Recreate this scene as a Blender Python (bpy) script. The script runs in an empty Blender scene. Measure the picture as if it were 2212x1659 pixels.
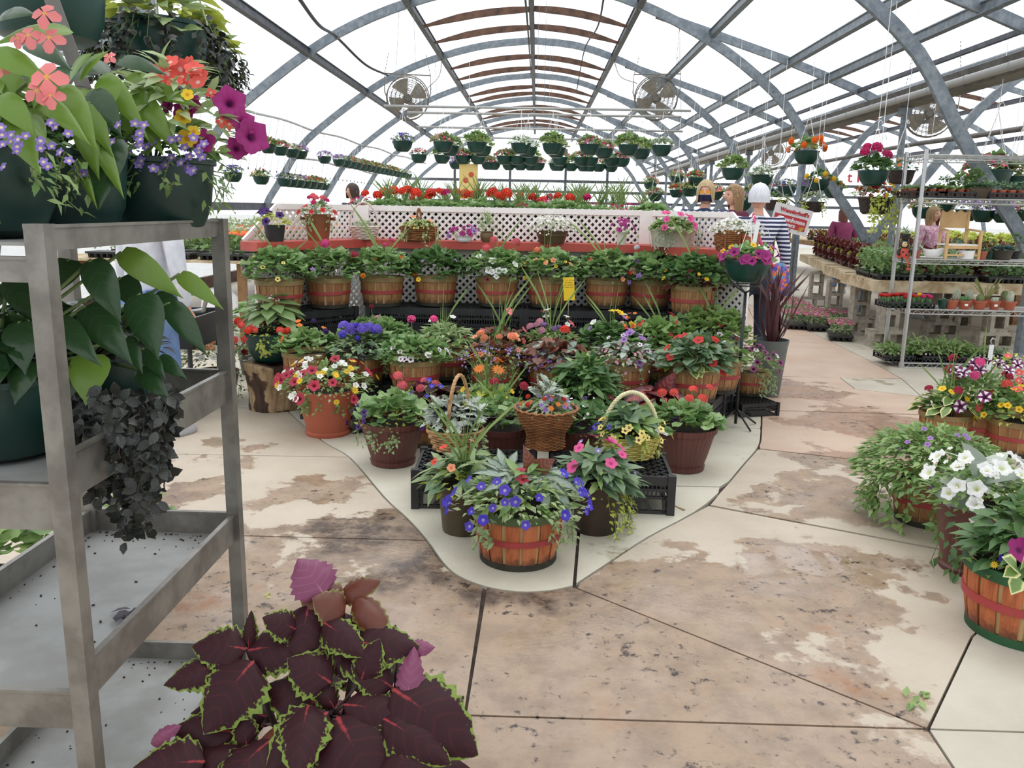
import bpy, bmesh, math, random
import numpy as np
from mathutils import Vector, Matrix
S = bpy.context.scene
COL = S.collection
# ---------------------------------------------------------------- camera
FPX = 1790.0; EYE = 1.45; ROLL = 0.019
def unroll(px, py):
    x, y = px-1106.0, py-829.5; c, s = math.cos(ROLL), math.sin(ROLL)
    return x*c+y*s, -x*s+y*c
_vx, _vy = unroll(1160, 452)
PITCH = math.atan(-_vy/FPX); YAW = math.atan(_vx/FPX*math.cos(PITCH))
cam = bpy.data.cameras.new('camera'); camo = bpy.data.objects.new('camera', cam); COL.objects.link(camo)
cam.sensor_fit = 'HORIZONTAL'; cam.sensor_width = 36; cam.lens = 36*FPX/2212
cam.clip_start = .05; cam.clip_end = 300
_fw = Vector((-math.sin(YAW)*math.cos(PITCH), math.cos(YAW)*math.cos(PITCH), -math.sin(PITCH)))
_rt = Vector((math.cos(YAW), math.sin(YAW), 0)); _up = _rt.cross(_fw)
_r2 = _rt*math.cos(ROLL)+_up*math.sin(ROLL); _u2 = _up*math.cos(ROLL)-_rt*math.sin(ROLL)
camo.matrix_world = Matrix(((_r2.x, _u2.x, -_fw.x, 0), (_r2.y, _u2.y, -_fw.y, 0), (_r2.z, _u2.z, -_fw.z, EYE), (0, 0, 0, 1)))
S.camera = camo
# ---------------------------------------------------------------- world, light, exposure
w = bpy.data.worlds.new('overcast'); S.world = w; w.use_nodes = True
nt = w.node_tree; bg = nt.nodes['Background']
tc = nt.nodes.new('ShaderNodeTexCoord'); sp = nt.nodes.new('ShaderNodeSeparateXYZ'); cr = nt.nodes.new('ShaderNodeValToRGB')
nt.links.new(tc.outputs['Generated'], sp.inputs[0]); nt.links.new(sp.outputs['Z'], cr.inputs[0]); nt.links.new(cr.outputs[0], bg.inputs[0])
cr.color_ramp.elements[0].color = (.86, .89, .94, 1); cr.color_ramp.elements[1].color = (1, 1, 1, 1)
bg.inputs[1].default_value = 1.75
sun = bpy.data.lights.new('sun', 'SUN'); sun.energy = 0.9; sun.angle = math.radians(40); sun.color = (1, .97, .93)
suno = bpy.data.objects.new('sun', sun); COL.objects.link(suno); suno.location = (0, 10, 12); suno.rotation_euler = (math.radians(-22), math.radians(10), 0)
vs = S.view_settings; vs.view_transform = 'Standard'; vs.look = 'None'; vs.exposure = 0.0; vs.gamma = 1.0; vs.use_curve_mapping = False
S.cycles.transparent_max_bounces = 16; S.cycles.max_bounces = 8
# ---------------------------------------------------------------- pixel -> world helpers (photo frame 2212x1659)
def ray(px, py):
    u, v = unroll(px, py)
    return (_rt*(u/FPX) + _up*(-v/FPX) + _fw)
def G(px, py, z=0.0):
    d = ray(px, py); t = (z-EYE)/d.z
    return Vector((d.x*t, d.y*t, z))
def A(px, py, Y):
    d = ray(px, py); t = Y/d.y
    return Vector((d.x*t, Y, EYE+d.z*t))
# ---------------------------------------------------------------- materials
def srgb(r, g, b):
    f = lambda c: (c/255/12.92) if c/255 <= .04045 else ((c/255+.055)/1.055)**2.4
    return (f(r), f(g), f(b), 1)
MATS = {}
def _new(name):
    m = bpy.data.materials.new(name); m.use_nodes = True
    nt = m.node_tree; return m, nt, nt.nodes['Principled BSDF'], nt.nodes['Material Output']
def N(nt, t, **kw):
    n = nt.nodes.new(t)
    for k, v in kw.items(): setattr(n, k, v)
    return n
def mixc(nt, fac, a, b, mode='MIX'):
    n = nt.nodes.new('ShaderNodeMix'); n.data_type = 'RGBA'; n.blend_type = mode
    for i, v in ((0, fac), (6, a), (7, b)):
        if hasattr(v, 'links'): nt.links.new(v, n.inputs[i])
        else: n.inputs[i].default_value = v
    return n.outputs[2]
def math_(nt, op, a, b=None, c=None):
    n = nt.nodes.new('ShaderNodeMath'); n.operation = op
    for i, v in enumerate((a, b, c)):
        if v is None: continue
        if hasattr(v, 'links'): nt.links.new(v, n.inputs[i])
        else: n.inputs[i].default_value = v
    return n.outputs[0]
def noise(nt, scale, detail=3, rough=.55, vec=None, sc=None):
    n = nt.nodes.new('ShaderNodeTexNoise'); n.inputs['Scale'].default_value = scale; n.inputs['Detail'].default_value = detail; n.inputs['Roughness'].default_value = rough
    if vec is not None: nt.links.new(vec, n.inputs['Vector'])
    return n.outputs['Fac']
def rng_(nt, v, a, b, c=0., d=1., smooth=True):
    n = nt.nodes.new('ShaderNodeMapRange'); n.interpolation_type = 'SMOOTHSTEP' if smooth else 'LINEAR'
    nt.links.new(v, n.inputs[0])
    for i, x in enumerate((a, b, c, d)): n.inputs[i+1].default_value = x
    return n.outputs[0]
def objco(nt): return N(nt, 'ShaderNodeTexCoord').outputs['Object']
def attr(nt, name): return N(nt, 'ShaderNodeAttribute', attribute_name=name).outputs['Fac']
def bump(nt, b, h, strength=.3, dist=.01):
    n = N(nt, 'ShaderNodeBump'); n.inputs['Strength'].default_value = strength; n.inputs['Distance'].default_value = dist
    nt.links.new(h, n.inputs['Height']); nt.links.new(n.outputs[0], b.inputs['Normal'])
def mat(name, c, rough=.5, metal=0., c2=None, sc=8., amt=1., bmp=0., rand=0., detail=4):
    """plain procedural: colour with noise to a second colour, optional bump and per-object variation"""
    if name in MATS: return MATS[name]
    m, nt, b, o = _new(name)
    b.inputs['Roughness'].default_value = rough; b.inputs['Metallic'].default_value = metal
    col = None
    if c2 is not None:
        v = rng_(nt, noise(nt, sc, detail, .6, objco(nt)), .35, .68)
        col = mixc(nt, v, c, c2)
    if rand:
        oi = N(nt, 'ShaderNodeObjectInfo'); h = N(nt, 'ShaderNodeHueSaturation')
        nt.links.new(rng_(nt, oi.outputs['Random'], 0, 1, 1-rand, 1+rand, False), h.inputs['Value'])
        if col is not None: nt.links.new(col, h.inputs['Color'])
        else: h.inputs['Color'].default_value = c
        col = h.outputs[0]
    if col is not None: nt.links.new(col, b.inputs['Base Color'])
    else: b.inputs['Base Color'].default_value = c
    if bmp: bump(nt, b, noise(nt, sc*6, 3, .6, objco(nt)), bmp)
    MATS[name] = m; return m
def leafmat(name, c1, c2, rim=None, rough=.42, tr=.3, rim_at=.75, vein=.12, back=None, mid=None, ns=60, na=.7, spec=.5):
    """leaf: tint attribute mixes two greens, edge/along attributes give veins and a margin colour; lets light through"""
    if name in MATS: return MATS[name]
    m, nt, b, o = _new(name)
    col = mixc(nt, attr(nt, 'tint'), c1, c2)
    e = attr(nt, 'edge'); al = attr(nt, 'along')
    if vein:
        wv = math_(nt, 'SINE', math_(nt, 'ADD', math_(nt, 'MULTIPLY', al, 38.), math_(nt, 'MULTIPLY', e, -9.)))
        f = rng_(nt, wv, .7, 1., 0, vein)
        col = mixc(nt, f, col, (.75, .85, .55, 1) if mid is None else mid)
    nz = noise(nt, ns, 3, .6, objco(nt))
    if mid is not None:
        f = rng_(nt, math_(nt, 'ADD', math_(nt, 'ADD', e, math_(nt, 'MULTIPLY', al, .28)), math_(nt, 'MULTIPLY', nz, .18)), .22, .12)
        col = mixc(nt, f, col, mid)
    if rim is not None:
        f = rng_(nt, math_(nt, 'ADD', e, math_(nt, 'MULTIPLY', math_(nt, 'SUBTRACT', nz, .5), na)), rim_at, rim_at+.1)
        col = mixc(nt, f, col, rim)
    if back is not None:
        col = mixc(nt, N(nt, 'ShaderNodeNewGeometry').outputs['Backfacing'], col, back)
    nt.links.new(col, b.inputs['Base Color']); b.inputs['Roughness'].default_value = rough; b.inputs['Specular IOR Level'].default_value = spec
    t = N(nt, 'ShaderNodeBsdfTranslucent'); mx = N(nt, 'ShaderNodeMixShader'); mx.inputs[0].default_value = tr
    hs = N(nt, 'ShaderNodeHueSaturation'); hs.inputs['Saturation'].default_value = 1.0; hs.inputs['Value'].default_value = 1.2
    nt.links.new(col, hs.inputs['Color']); nt.links.new(hs.outputs[0], t.inputs[0])
    nt.links.new(b.outputs[0], mx.inputs[1]); nt.links.new(t.outputs[0], mx.inputs[2]); nt.links.new(mx.outputs[0], o.inputs[0])
    MATS[name] = m; return m
def petmat(name, c_in, c_out, at=.35, star=False):
    if name in MATS: return MATS[name]
    m, nt, b, o = _new(name)
    e = attr(nt, 'edge')
    col = mixc(nt, rng_(nt, e, at-.12, at+.12), c_in, c_out)
    if star:
        col = mixc(nt, rng_(nt, attr(nt, 'along'), .35, .6), col, (.92, .88, .92, 1))
    hs = N(nt, 'ShaderNodeHueSaturation'); oi = N(nt, 'ShaderNodeObjectInfo')
    nt.links.new(rng_(nt, oi.outputs['Random'], 0, 1, .85, 1.15, False), hs.inputs['Value']); nt.links.new(col, hs.inputs['Color']); col = hs.outputs[0]
    nt.links.new(col, b.inputs['Base Color']); b.inputs['Roughness'].default_value = .6
    t = N(nt, 'ShaderNodeBsdfTranslucent'); mx = N(nt, 'ShaderNodeMixShader'); mx.inputs[0].default_value = .3
    nt.links.new(col, t.inputs[0]); nt.links.new(b.outputs[0], mx.inputs[1]); nt.links.new(t.outputs[0], mx.inputs[2]); nt.links.new(mx.outputs[0], o.inputs[0])
    MATS[name] = m; return m
# ---------------------------------------------------------------- object helpers
def ob(name, me, parent=None, loc=None, rot=None, scale=None, label=None, cat=None, group=None, kind=None, mw=None):
    o = bpy.data.objects.new(name, me); COL.objects.link(o)
    if parent is not None: o.parent = parent
    if mw is not None: o.matrix_basis = mw
    else:
        if loc is not None: o.location = loc
        if rot is not None: o.rotation_euler = rot
        if scale is not None: o.scale = (scale,)*3 if not hasattr(scale, '__len__') else scale
    if label: o['label'] = label
    if cat: o['category'] = cat
    if group: o['group'] = group
    if kind: o['kind'] = kind
    return o
def thing(name, loc, label, cat, group=None, rz=0., scale=None):
    return ob(name, None, None, loc, (0, 0, rz), scale, label, cat, group)
def copy_tree(o, loc=None, rz=None, label=None, parent=None, scale=None):
    c = o.copy(); COL.objects.link(c)
    if parent is not None: c.parent = parent
    if loc is not None: c.location = loc
    if rz is not None: c.rotation_euler = (0, 0, rz)
    if scale is not None: c.scale = (scale,)*3
    if label: c['label'] = label
    for ch in KIDS.get(o.name, list(o.children)): copy_tree(ch, parent=c)
    return c
KIDS = {}
def mesh_np(name, V, F, mats, mi=None, at=None, smooth=True):
    """V (n,3), F (m,3) triangles or list of polygons"""
    me = bpy.data.meshes.new(name)
    V = np.asarray(V, np.float32)
    if isinstance(F, np.ndarray):
        me.vertices.add(len(V)); me.vertices.foreach_set('co', V.ravel())
        k = F.shape[1]; me.loops.add(F.size); me.loops.foreach_set('vertex_index', F.ravel().astype(np.int32))
        me.polygons.add(len(F)); me.polygons.foreach_set('loop_start', np.arange(0, F.size, k, dtype=np.int32))
        try: me.polygons.foreach_set('loop_total', np.full(len(F), k, np.int32))
        except Exception: pass
    else:
        me.from_pydata([tuple(v) for v in V], [], F)
    for m in (mats if isinstance(mats, (list, tuple)) else [mats]): me.materials.append(m)
    if mi is not None: me.polygons.foreach_set('material_index', np.asarray(mi, np.int32))
    if at:
        for n, a in at.items():
            x = me.attributes.new(n, 'FLOAT', 'POINT'); x.data.foreach_set('value', np.asarray(a, np.float32))
    me.polygons.foreach_set('use_smooth', np.full(len(me.polygons), smooth, bool))
    me.update(calc_edges=True); me.validate()
    return me
class MB:
    """collects simple solids into one mesh"""
    def __init__(s): s.V = []; s.F = []; s.M = []; s.mi = 0
    def add(s, vs, fs):
        n = len(s.V); s.V += [tuple(v) for v in vs]; s.F += [tuple(i+n for i in f) for f in fs]; s.M += [s.mi]*len(fs); return s
    def box(s, c, d, rz=0., M=None):
        x, y, z = d[0]/2, d[1]/2, d[2]/2; vs = []
        for sx, sy, sz in ((-1,-1,-1),(1,-1,-1),(1,1,-1),(-1,1,-1),(-1,-1,1),(1,-1,1),(1,1,1),(-1,1,1)):
            p = Vector((sx*x, sy*y, sz*z))
            if M is not None: p = M @ p
            elif rz: p = Matrix.Rotation(rz, 3, 'Z') @ p
            vs.append(p+Vector(c))
        return s.add(vs, [(0,3,2,1),(4,5,6,7),(0,1,5,4),(1,2,6,5),(2,3,7,6),(3,0,4,7)])
    def bar(s, a, b, w, h=None, up=(0, 0, 1)):
        """rectangular bar between two points; w sideways, h along up"""
        a, b = Vector(a), Vector(b); d = (b-a); L = d.length; d.normalize(); u = Vector(up)
        if abs(d.dot(u)) > .98: u = Vector((1, 0, 0))
        r = d.cross(u).normalized(); u = r.cross(d)
        M = Matrix((r, d, u)).transposed()
        return s.box((a+b)/2, (w, L, h or w), M=M)
    def tube(s, pts, r, n=6, cap=True, closed=False):
        pts = [Vector(p) for p in pts]; k = len(pts); vs = []; fs = []
        rs = r if hasattr(r, '__len__') else [r]*k
        prev = None
        for i, p in enumerate(pts):
            if closed: t = pts[(i+1) % k]-pts[i-1]
            else: t = pts[min(i+1, k-1)]-pts[max(i-1, 0)]
            t.normalize()
            if prev is None:
                a = Vector((0, 0, 1)) if abs(t.z) < .9 else Vector((1, 0, 0))
                u = t.cross(a).normalized()
            else:
                u = (prev - t*prev.dot(t)).normalized()
            prev = u; v = t.cross(u)
            for j in range(n):
                an = 2*math.pi*j/n; vs.append(p+(u*math.cos(an)+v*math.sin(an))*rs[i])
        m = k if closed else k-1
        for i in range(m):
            for j in range(n):
                a0 = i*n+j; a1 = i*n+(j+1) % n; b0 = ((i+1) % k)*n+j; b1 = ((i+1) % k)*n+(j+1) % n
                fs.append((a0, a1, b1, b0))
        if cap and not closed: fs.append(tuple(range(n-1, -1, -1))); fs.append(tuple(range((k-1)*n, k*n)))
        return s.add(vs, fs)
    def lathe(s, prof, n=24, c=(0, 0, 0), ripple=0., nr=0, sy=1., a0=0., a1=2*math.pi):
        vs = []; fs = []; k = len(prof); full = abs(a1-a0-2*math.pi) < 1e-6; m = n if full else n+1
        for (r, z) in prof:
            for j in range(m):
                an = a0+(a1-a0)*j/n; rr = r*(1+ripple*math.cos(nr*an)) if nr else r
                vs.append((c[0]+rr*math.cos(an), c[1]+sy*rr*math.sin(an), c[2]+z))
        for i in range(k-1):
            for j in range(n):
                a = i*m+j; b = i*m+(j+1) % m; fs.append((a, b, b+m, a+m))
        return s.add(vs, fs)
    def disc(s, c, r, n=20, sy=1.):
        return s.add([(c[0]+r*math.cos(2*math.pi*j/n), c[1]+sy*r*math.sin(2*math.pi*j/n), c[2]) for j in range(n)], [tuple(range(n))])
    def mesh(s, name, mats, smooth=False, auto=None):
        me = mesh_np(name, s.V, s.F, mats, s.M, smooth=smooth)
        if auto: me.set_sharp_from_angle(angle=math.radians(auto))
        return me
    def build(s, name, mats, parent=None, smooth=False, auto=None, **kw):
        return ob(name, s.mesh(name, mats, smooth or bool(auto), auto), parent, **kw)
# ---------------------------------------------------------------- material palette
M_steel = mat('galvanised_steel', srgb(112, 122, 130), .5, .35, srgb(140, 148, 154), 14, bmp=.05)
M_purlin = mat('dark_purlin_steel', srgb(70, 74, 82), .5, .4, srgb(95, 98, 104), 10)
M_alum = mat('cart_aluminium', srgb(146, 143, 136), .42, .55, srgb(116, 112, 106), 9, bmp=.05)
M_tray = mat('dusty_tray_metal', srgb(166, 168, 166), .55, .25, srgb(146, 146, 142), 5, bmp=.04)
M_chrome = mat('chrome_wire', srgb(185, 186, 184), .3, .7)
M_gutter = mat('grey_gutter', srgb(118, 114, 108), .6, .1, srgb(92, 90, 86), 6)
M_pipe = mat('pale_pipe', srgb(172, 172, 170), .5, .2)
M_black = mat('black_plastic', srgb(30, 31, 33), .42, 0, srgb(42, 42, 44), 12)
M_blackw = mat('black_cable', srgb(38, 40, 46), .6)
M_white = mat('white_plastic', srgb(238, 238, 238), .45)
M_lattice = mat('white_lattice_plastic', srgb(240, 238, 234), .5, 0, srgb(228, 225, 220), 3)
M_red = mat('red_painted_shelf', srgb(188, 78, 64), .5, 0, srgb(172, 68, 56), 5)
M_green = mat('green_hanging_pot', srgb(20, 66, 58), .38, 0, srgb(14, 54, 46), 4)
M_greenin = mat('potting_soil', srgb(48, 36, 28), .95, 0, srgb(28, 21, 16), 40, bmp=.5)
M_terra = mat('terracotta_plastic', srgb(172, 92, 66), .55, 0, srgb(160, 82, 58), 3)
M_brownpot = mat('chocolate_brown_plastic', srgb(100, 56, 50), .45, 0, srgb(88, 48, 43), 3)
M_bronze = mat('dark_bronze_pot', srgb(66, 50, 38), .5, .1, srgb(48, 36, 28), 6)
M_olive = mat('olive_bronze_pot', srgb(86, 74, 54), .55, .1, srgb(66, 56, 40), 6)
M_wood = mat('wood_deck', srgb(150, 112, 72), .7, 0, srgb(110, 80, 50), 5, bmp=.15)
M_palw = mat('pale_pallet_wood', srgb(205, 190, 160), .75, 0, srgb(160, 136, 100), 6, bmp=.15)
M_old = mat('weathered_roof_wood', srgb(112, 82, 64), .75, 0, srgb(74, 54, 46), 5, bmp=.1)
M_block = mat('cinder_block', srgb(172, 164, 150), .9, 0, srgb(140, 132, 118), 14, bmp=.5)
M_yellow = mat('yellow_card', srgb(240, 200, 40), .6)
M_grey = mat('grey_plastic_pot', srgb(98, 104, 102), .5)
def wood_mat(name, a, b, c, dark_base=0.):
    m, nt, bs, o = _new(name)
    tcx = N(nt, 'ShaderNodeTexCoord'); mp = N(nt, 'ShaderNodeMapping'); mp.inputs['Scale'].default_value = (14, 14, 2.2)
    nt.links.new(tcx.outputs['Object'], mp.inputs[0])
    oi = N(nt, 'ShaderNodeObjectInfo')
    cmb = N(nt, 'ShaderNodeCombineXYZ'); nt.links.new(math_(nt, 'MULTIPLY', oi.outputs['Random'], 30.), cmb.inputs[2]); nt.links.new(cmb.outputs[0], mp.inputs['Location'])
    n1 = noise(nt, 3.0, 5, .65, mp.outputs[0])
    col = mixc(nt, rng_(nt, n1, .35, .7), a, b)
    col = mixc(nt, rng_(nt, oi.outputs['Random'], .55, 1.), col, c)
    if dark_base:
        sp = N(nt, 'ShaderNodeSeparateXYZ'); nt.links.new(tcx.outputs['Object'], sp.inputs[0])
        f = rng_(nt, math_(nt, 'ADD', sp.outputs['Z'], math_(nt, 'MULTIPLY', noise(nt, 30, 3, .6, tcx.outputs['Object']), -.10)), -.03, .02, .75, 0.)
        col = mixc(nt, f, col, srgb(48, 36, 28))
    nt.links.new(col, bs.inputs['Base Color']); bs.inputs['Roughness'].default_value = .65
    bump(nt, bs, n1, .12)
    MATS[name] = m; return m
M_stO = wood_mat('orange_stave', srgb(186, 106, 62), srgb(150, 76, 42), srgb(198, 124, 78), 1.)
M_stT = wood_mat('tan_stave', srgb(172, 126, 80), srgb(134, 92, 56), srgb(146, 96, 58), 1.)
M_stI = wood_mat('pale_inner_stave', srgb(206, 176, 124), srgb(190, 156, 104), srgb(214, 184, 134))
M_hoopG = mat('green_hoop', srgb(84, 100, 62), .6, 0, srgb(66, 84, 50), 8)
M_hoopD = mat('dark_green_hoop', srgb(34, 84, 46), .6, 0, srgb(22, 62, 34), 8)
M_hoopT = mat('tan_hoop', srgb(150, 128, 84), .6, 0, srgb(128, 104, 66), 8)
M_band = mat('red_band', srgb(166, 62, 62), .5, 0, srgb(150, 50, 54), 6)
M_base = mat('mossy_base_hoop', srgb(52, 50, 36), .8, 0, srgb(34, 34, 26), 14)
# foliage greens
L_ger = leafmat('geranium_leaf', srgb(100, 138, 80), srgb(150, 178, 116), vein=.04, rough=.42)
L_gerd = leafmat('dark_green_leaf', srgb(66, 104, 58), srgb(104, 138, 80), vein=.04, rough=.45)
L_lime = leafmat('lime_leaf', srgb(168, 182, 70), srgb(196, 202, 100), vein=.05)
L_mid = leafmat('mid_green_leaf', srgb(106, 142, 76), srgb(152, 176, 108), vein=.03)
L_sage = leafmat('pale_sage_leaf', srgb(134, 158, 106), srgb(170, 186, 136), vein=.05)
L_sil = leafmat('silver_leaf', srgb(184, 192, 180), srgb(150, 162, 148), tr=.15, vein=.05, rough=.7)
L_blue = leafmat('blue_green_leaf', srgb(86, 116, 84), srgb(128, 152, 116), vein=.04, rough=.4)
L_beg = leafmat('begonia_leaf', srgb(66, 106, 46), srgb(126, 158, 62), vein=.012, rough=.28, tr=.42, back=srgb(110, 130, 70))
L_begd = leafmat('dark_begonia_leaf', srgb(34, 62, 36), srgb(62, 96, 50), vein=.012, rough=.25, tr=.25)
L_ivy = leafmat('dark_trailing_leaf', srgb(28, 32, 31), srgb(50, 52, 48), vein=.05, rough=.4, tr=.12)
L_var = leafmat('variegated_leaf', srgb(104, 138, 76), srgb(130, 156, 92), rim=srgb(222, 220, 160), rim_at=.62, vein=.04)
L_col = leafmat('coleus_leaf', srgb(40, 14, 20), srgb(58, 20, 28), rim=srgb(116, 136, 60), rim_at=.80, vein=.05, mid=srgb(150, 54, 58), back=srgb(120, 54, 84), rough=.6, tr=.08, ns=13, na=.95, spec=.25)
L_cols = leafmat('small_coleus_leaf', srgb(84, 26, 38), srgb(112, 40, 48), rim=srgb(130, 120, 60), rim_at=.9, vein=.1, tr=.2)
L_colr = leafmat('red_coleus_leaf', srgb(112, 34, 38), srgb(150, 52, 46), rim=srgb(70, 22, 34), rim_at=.6, vein=.1, tr=.25)
L_rex = leafmat('silver_rex_leaf', srgb(156, 170, 154), srgb(126, 144, 126), rim=srgb(72, 92, 72), rim_at=.66, vein=.3, mid=srgb(52, 70, 54), rough=.35, tr=.1)
L_pur = leafmat('purple_spike_leaf', srgb(78, 44, 50), srgb(104, 66, 66), vein=0, tr=.15)
L_black = leafmat('blackish_leaf', srgb(44, 38, 50), srgb(64, 58, 68), vein=0, tr=.1)
L_grass = leafmat('grass_blade', srgb(108, 140, 70), srgb(156, 176, 106), vein=0, rough=.5)
L_rust = leafmat('rust_leaf', srgb(132, 66, 44), srgb(96, 56, 44), vein=.1, tr=.25)
L_succ = leafmat('succulent_leaf', srgb(122, 150, 122), srgb(94, 132, 90), vein=0, tr=.1)
M_stem = mat('green_stem', srgb(104, 124, 70), .6)
M_dstem = mat('dark_stem', srgb(60, 44, 40), .6)
# petals: colour at the throat, colour of the petal
WHITE = srgb(240, 240, 238); YEL = srgb(238, 200, 40); DK = srgb(40, 12, 40)
PET = dict(white=(srgb(222, 226, 180), WHITE), yellow=(srgb(214, 150, 20), YEL), red=(srgb(150, 20, 24), srgb(208, 44, 40)), scarlet=(srgb(190, 40, 24), srgb(226, 74, 50)),
  pink=(srgb(190, 40, 110), srgb(226, 90, 150)), hotpink=(srgb(150, 20, 80), srgb(206, 40, 110)), magenta=(srgb(90, 14, 70), srgb(160, 40, 120)), rose=(srgb(120, 14, 36), srgb(186, 54, 78)),
  purple=(srgb(20, 10, 40), srgb(72, 36, 110)), helio=(srgb(112, 96, 200), srgb(124, 104, 206)), violet=(srgb(230, 230, 240), srgb(86, 66, 186)), blue=(srgb(220, 220, 240), srgb(72, 56, 190)), lilac=(srgb(120, 80, 150), srgb(172, 130, 200)),
  lav=(srgb(238, 220, 170), srgb(142, 120, 200)), peach=(srgb(220, 110, 60), srgb(240, 160, 120)), salmon=(srgb(236, 200, 190), srgb(230, 96, 84)), orange=(srgb(220, 110, 20), srgb(236, 128, 40)),
  coral=(srgb(240, 190, 190), srgb(226, 110, 120)), softpink=(srgb(200, 110, 140), srgb(222, 160, 180)), lemon=(srgb(90, 30, 60), srgb(236, 220, 130)), plumstar=(srgb(70, 10, 60), srgb(120, 26, 96)),
  veined=(srgb(60, 14, 50), srgb(150, 70, 120)), eyewhite=(srgb(90, 20, 70), srgb(236, 228, 234)), darkred=(srgb(70, 8, 16), srgb(120, 18, 30)), pinkbeg=(srgb(240, 190, 60), srgb(226, 130, 130)), mauve=(srgb(120, 90, 150), srgb(150, 110, 190)))
AT = dict(violet=.2, blue=.2, pinkbeg=.1, salmon=.2, coral=.2, magenta=.22, rose=.25, hotpink=.2, veined=.4)
def pm(c): return petmat('petal_'+c, *PET[c], at=AT.get(c, .3), star=(c == 'plumstar'))
# ---------------------------------------------------------------- leaf and flower templates (x across, y along, z normal)
def tri(F):
    o = []
    for f in F:
        for i in range(1, len(f)-1): o.append((f[0], f[i], f[i+1]))
    return np.array(o, np.int32)
def tmpl(prof, fold=.25, droop=.25, cols=1, serr=0., ruff=0., cup=0.):
    """prof: [(t, halfwidth)], first and last are points"""
    V = []; F = []; E = []; AL = []
    n = len(prof); W = 2*cols+1; idx = []
    for k, (t, hw) in enumerate(prof):
        z0 = -droop*t*t
        if hw <= 1e-5:
            idx.append([len(V)]*W); V.append((0, t, z0)); E.append(0. if k == 0 else .9); AL.append(t); continue
        row = []
        for j in range(W):
            u = (j-cols)/cols; s = 1+(serr*(-1)**k if abs(u) > .99 else 0)
            x = u*hw*s; z = z0+abs(u)*hw*fold - cup*u*u*hw*2 + ruff*math.sin(t*17+u*3)*abs(u)
            row.append(len(V)); V.append((x, t-abs(u)*.04, z)); E.append(abs(u)); AL.append(t)
        idx.append(row)
    for k in range(n-1):
        a, b = idx[k], idx[k+1]
        for j in range(W-1):
            f = [a[j], a[j+1], b[j+1], b[j]]; g = []
            for q in f:
                if q not in g: g.append(q)
            if len(g) >= 3: F.append(g)
    return np.array(V, float), tri(F), np.array(E), np.array(AL)
def round_tmpl(n=10, cup=.22, wave=.1, lobe=.12):
    V = [(0, .5, 0)]; E = [0.]; AL = [0.]
    for j in range(n):
        a = 2*math.pi*j/n+.3; r = .5*(1+lobe*(1 if j % 2 else -1))
        if j == n-1: r *= .6
        V.append((r*math.sin(a), .5-r*math.cos(a)*-1, cup*.5+wave*math.sin(a*3))); E.append(1.); AL.append(.5)
    F = [(0, 1+j, 1+(j+1) % n) for j in range(n)]
    return np.array(V, float), np.array(F, np.int32), np.array(E), np.array(AL)
T_small = tmpl([(0, 0), (.45, .24), (1, 0)], .3, .2)
T_oval = tmpl([(0, 0), (.3, .28), (.65, .3), (1, 0)], .25, .25)
T_lance = tmpl([(0, 0), (.3, .13), (.7, .12), (1, 0)], .35, .35)
T_nar = tmpl([(0, 0), (.4, .06), (1, 0)], .3, .25)
T_round = round_tmpl()
T_heart = tmpl([(0, 0), (.1, .26), (.32, .36), (.6, .27), (.85, .1), (1, 0)], .2, .35)
_bp = [(0, 0), (.04, .22), (.14, .34), (.3, .39), (.48, .36), (.66, .27), (.82, .15), (.93, .06), (1, 0)]
T_bego = tmpl(_bp, .22, .3, cols=2, cup=.12)
_cp = [(0, 0)]+[(t, .40*math.sin(math.pi*min(1, t**.72))**.75) for t in [i/13 for i in range(1, 13)]]+[(1, 0)]
T_cole = tmpl(_cp, .10, .55, cols=3, serr=.09, ruff=.03, cup=.26)
T_rex = tmpl([(0, 0), (.06, .30), (.16, .42), (.26, .26), (.36, .40), (.46, .22), (.56, .32), (.66, .16), (.76, .2), (.88, .07), (1, 0)], .2, .35, cols=2)
T_blade = tmpl([(0, .006), (.3, .0075), (.6, .006), (.85, .003), (1, 0)], .1, .12)
T_bladeb = tmpl([(0, .006), (.25, .0075), (.5, .0065), (.7, .005), (.85, .003), (1, 0)], .1, .75)
T_dust = tmpl([(0, 0), (.2, .12), (.3, .05), (.42, .22), (.52, .07), (.62, .24), (.72, .09), (.84, .15), (1, 0)], .1, .25)
def palm_tmpl():
    V = [(0, 0, 0)]; E = [0.]; AL = [0.]; F = []
    for a, L in ((-2.2, .42), (-1.45, .62), (-.75, .82), (-.2, 1.), (.35, .95), (.95, .75), (1.6, .55), (2.3, .4)):
        c, s_ = math.cos(a), math.sin(a); b = len(V)
        for t, w_ in ((.35, .12), (.6, .13), (.8, .07)):
            for u in (-1, 0, 1): x, y = u*w_*(L**.5), t*L; V.append((x*c+y*s_, -x*s_+y*c, .05*abs(u)-.3*(t*L)**2)); E.append(abs(u)); AL.append(t)
        V.append((L*s_, L*c, -.3*L*L)); E.append(.9); AL.append(1.)
        F += [(0, b+1, b), (0, b+2, b+1)]
        for k in (0, 3): F += [(b+k, b+k+1, b+k+4), (b+k, b+k+4, b+k+3), (b+k+1, b+k+2, b+k+5), (b+k+1, b+k+5, b+k+4)]
        F += [(b+6, b+7, b+9), (b+7, b+8, b+9)]
    return np.array(V, float), np.array(F, np.int32), np.array(E), np.array(AL)
T_palm = palm_tmpl()
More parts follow.
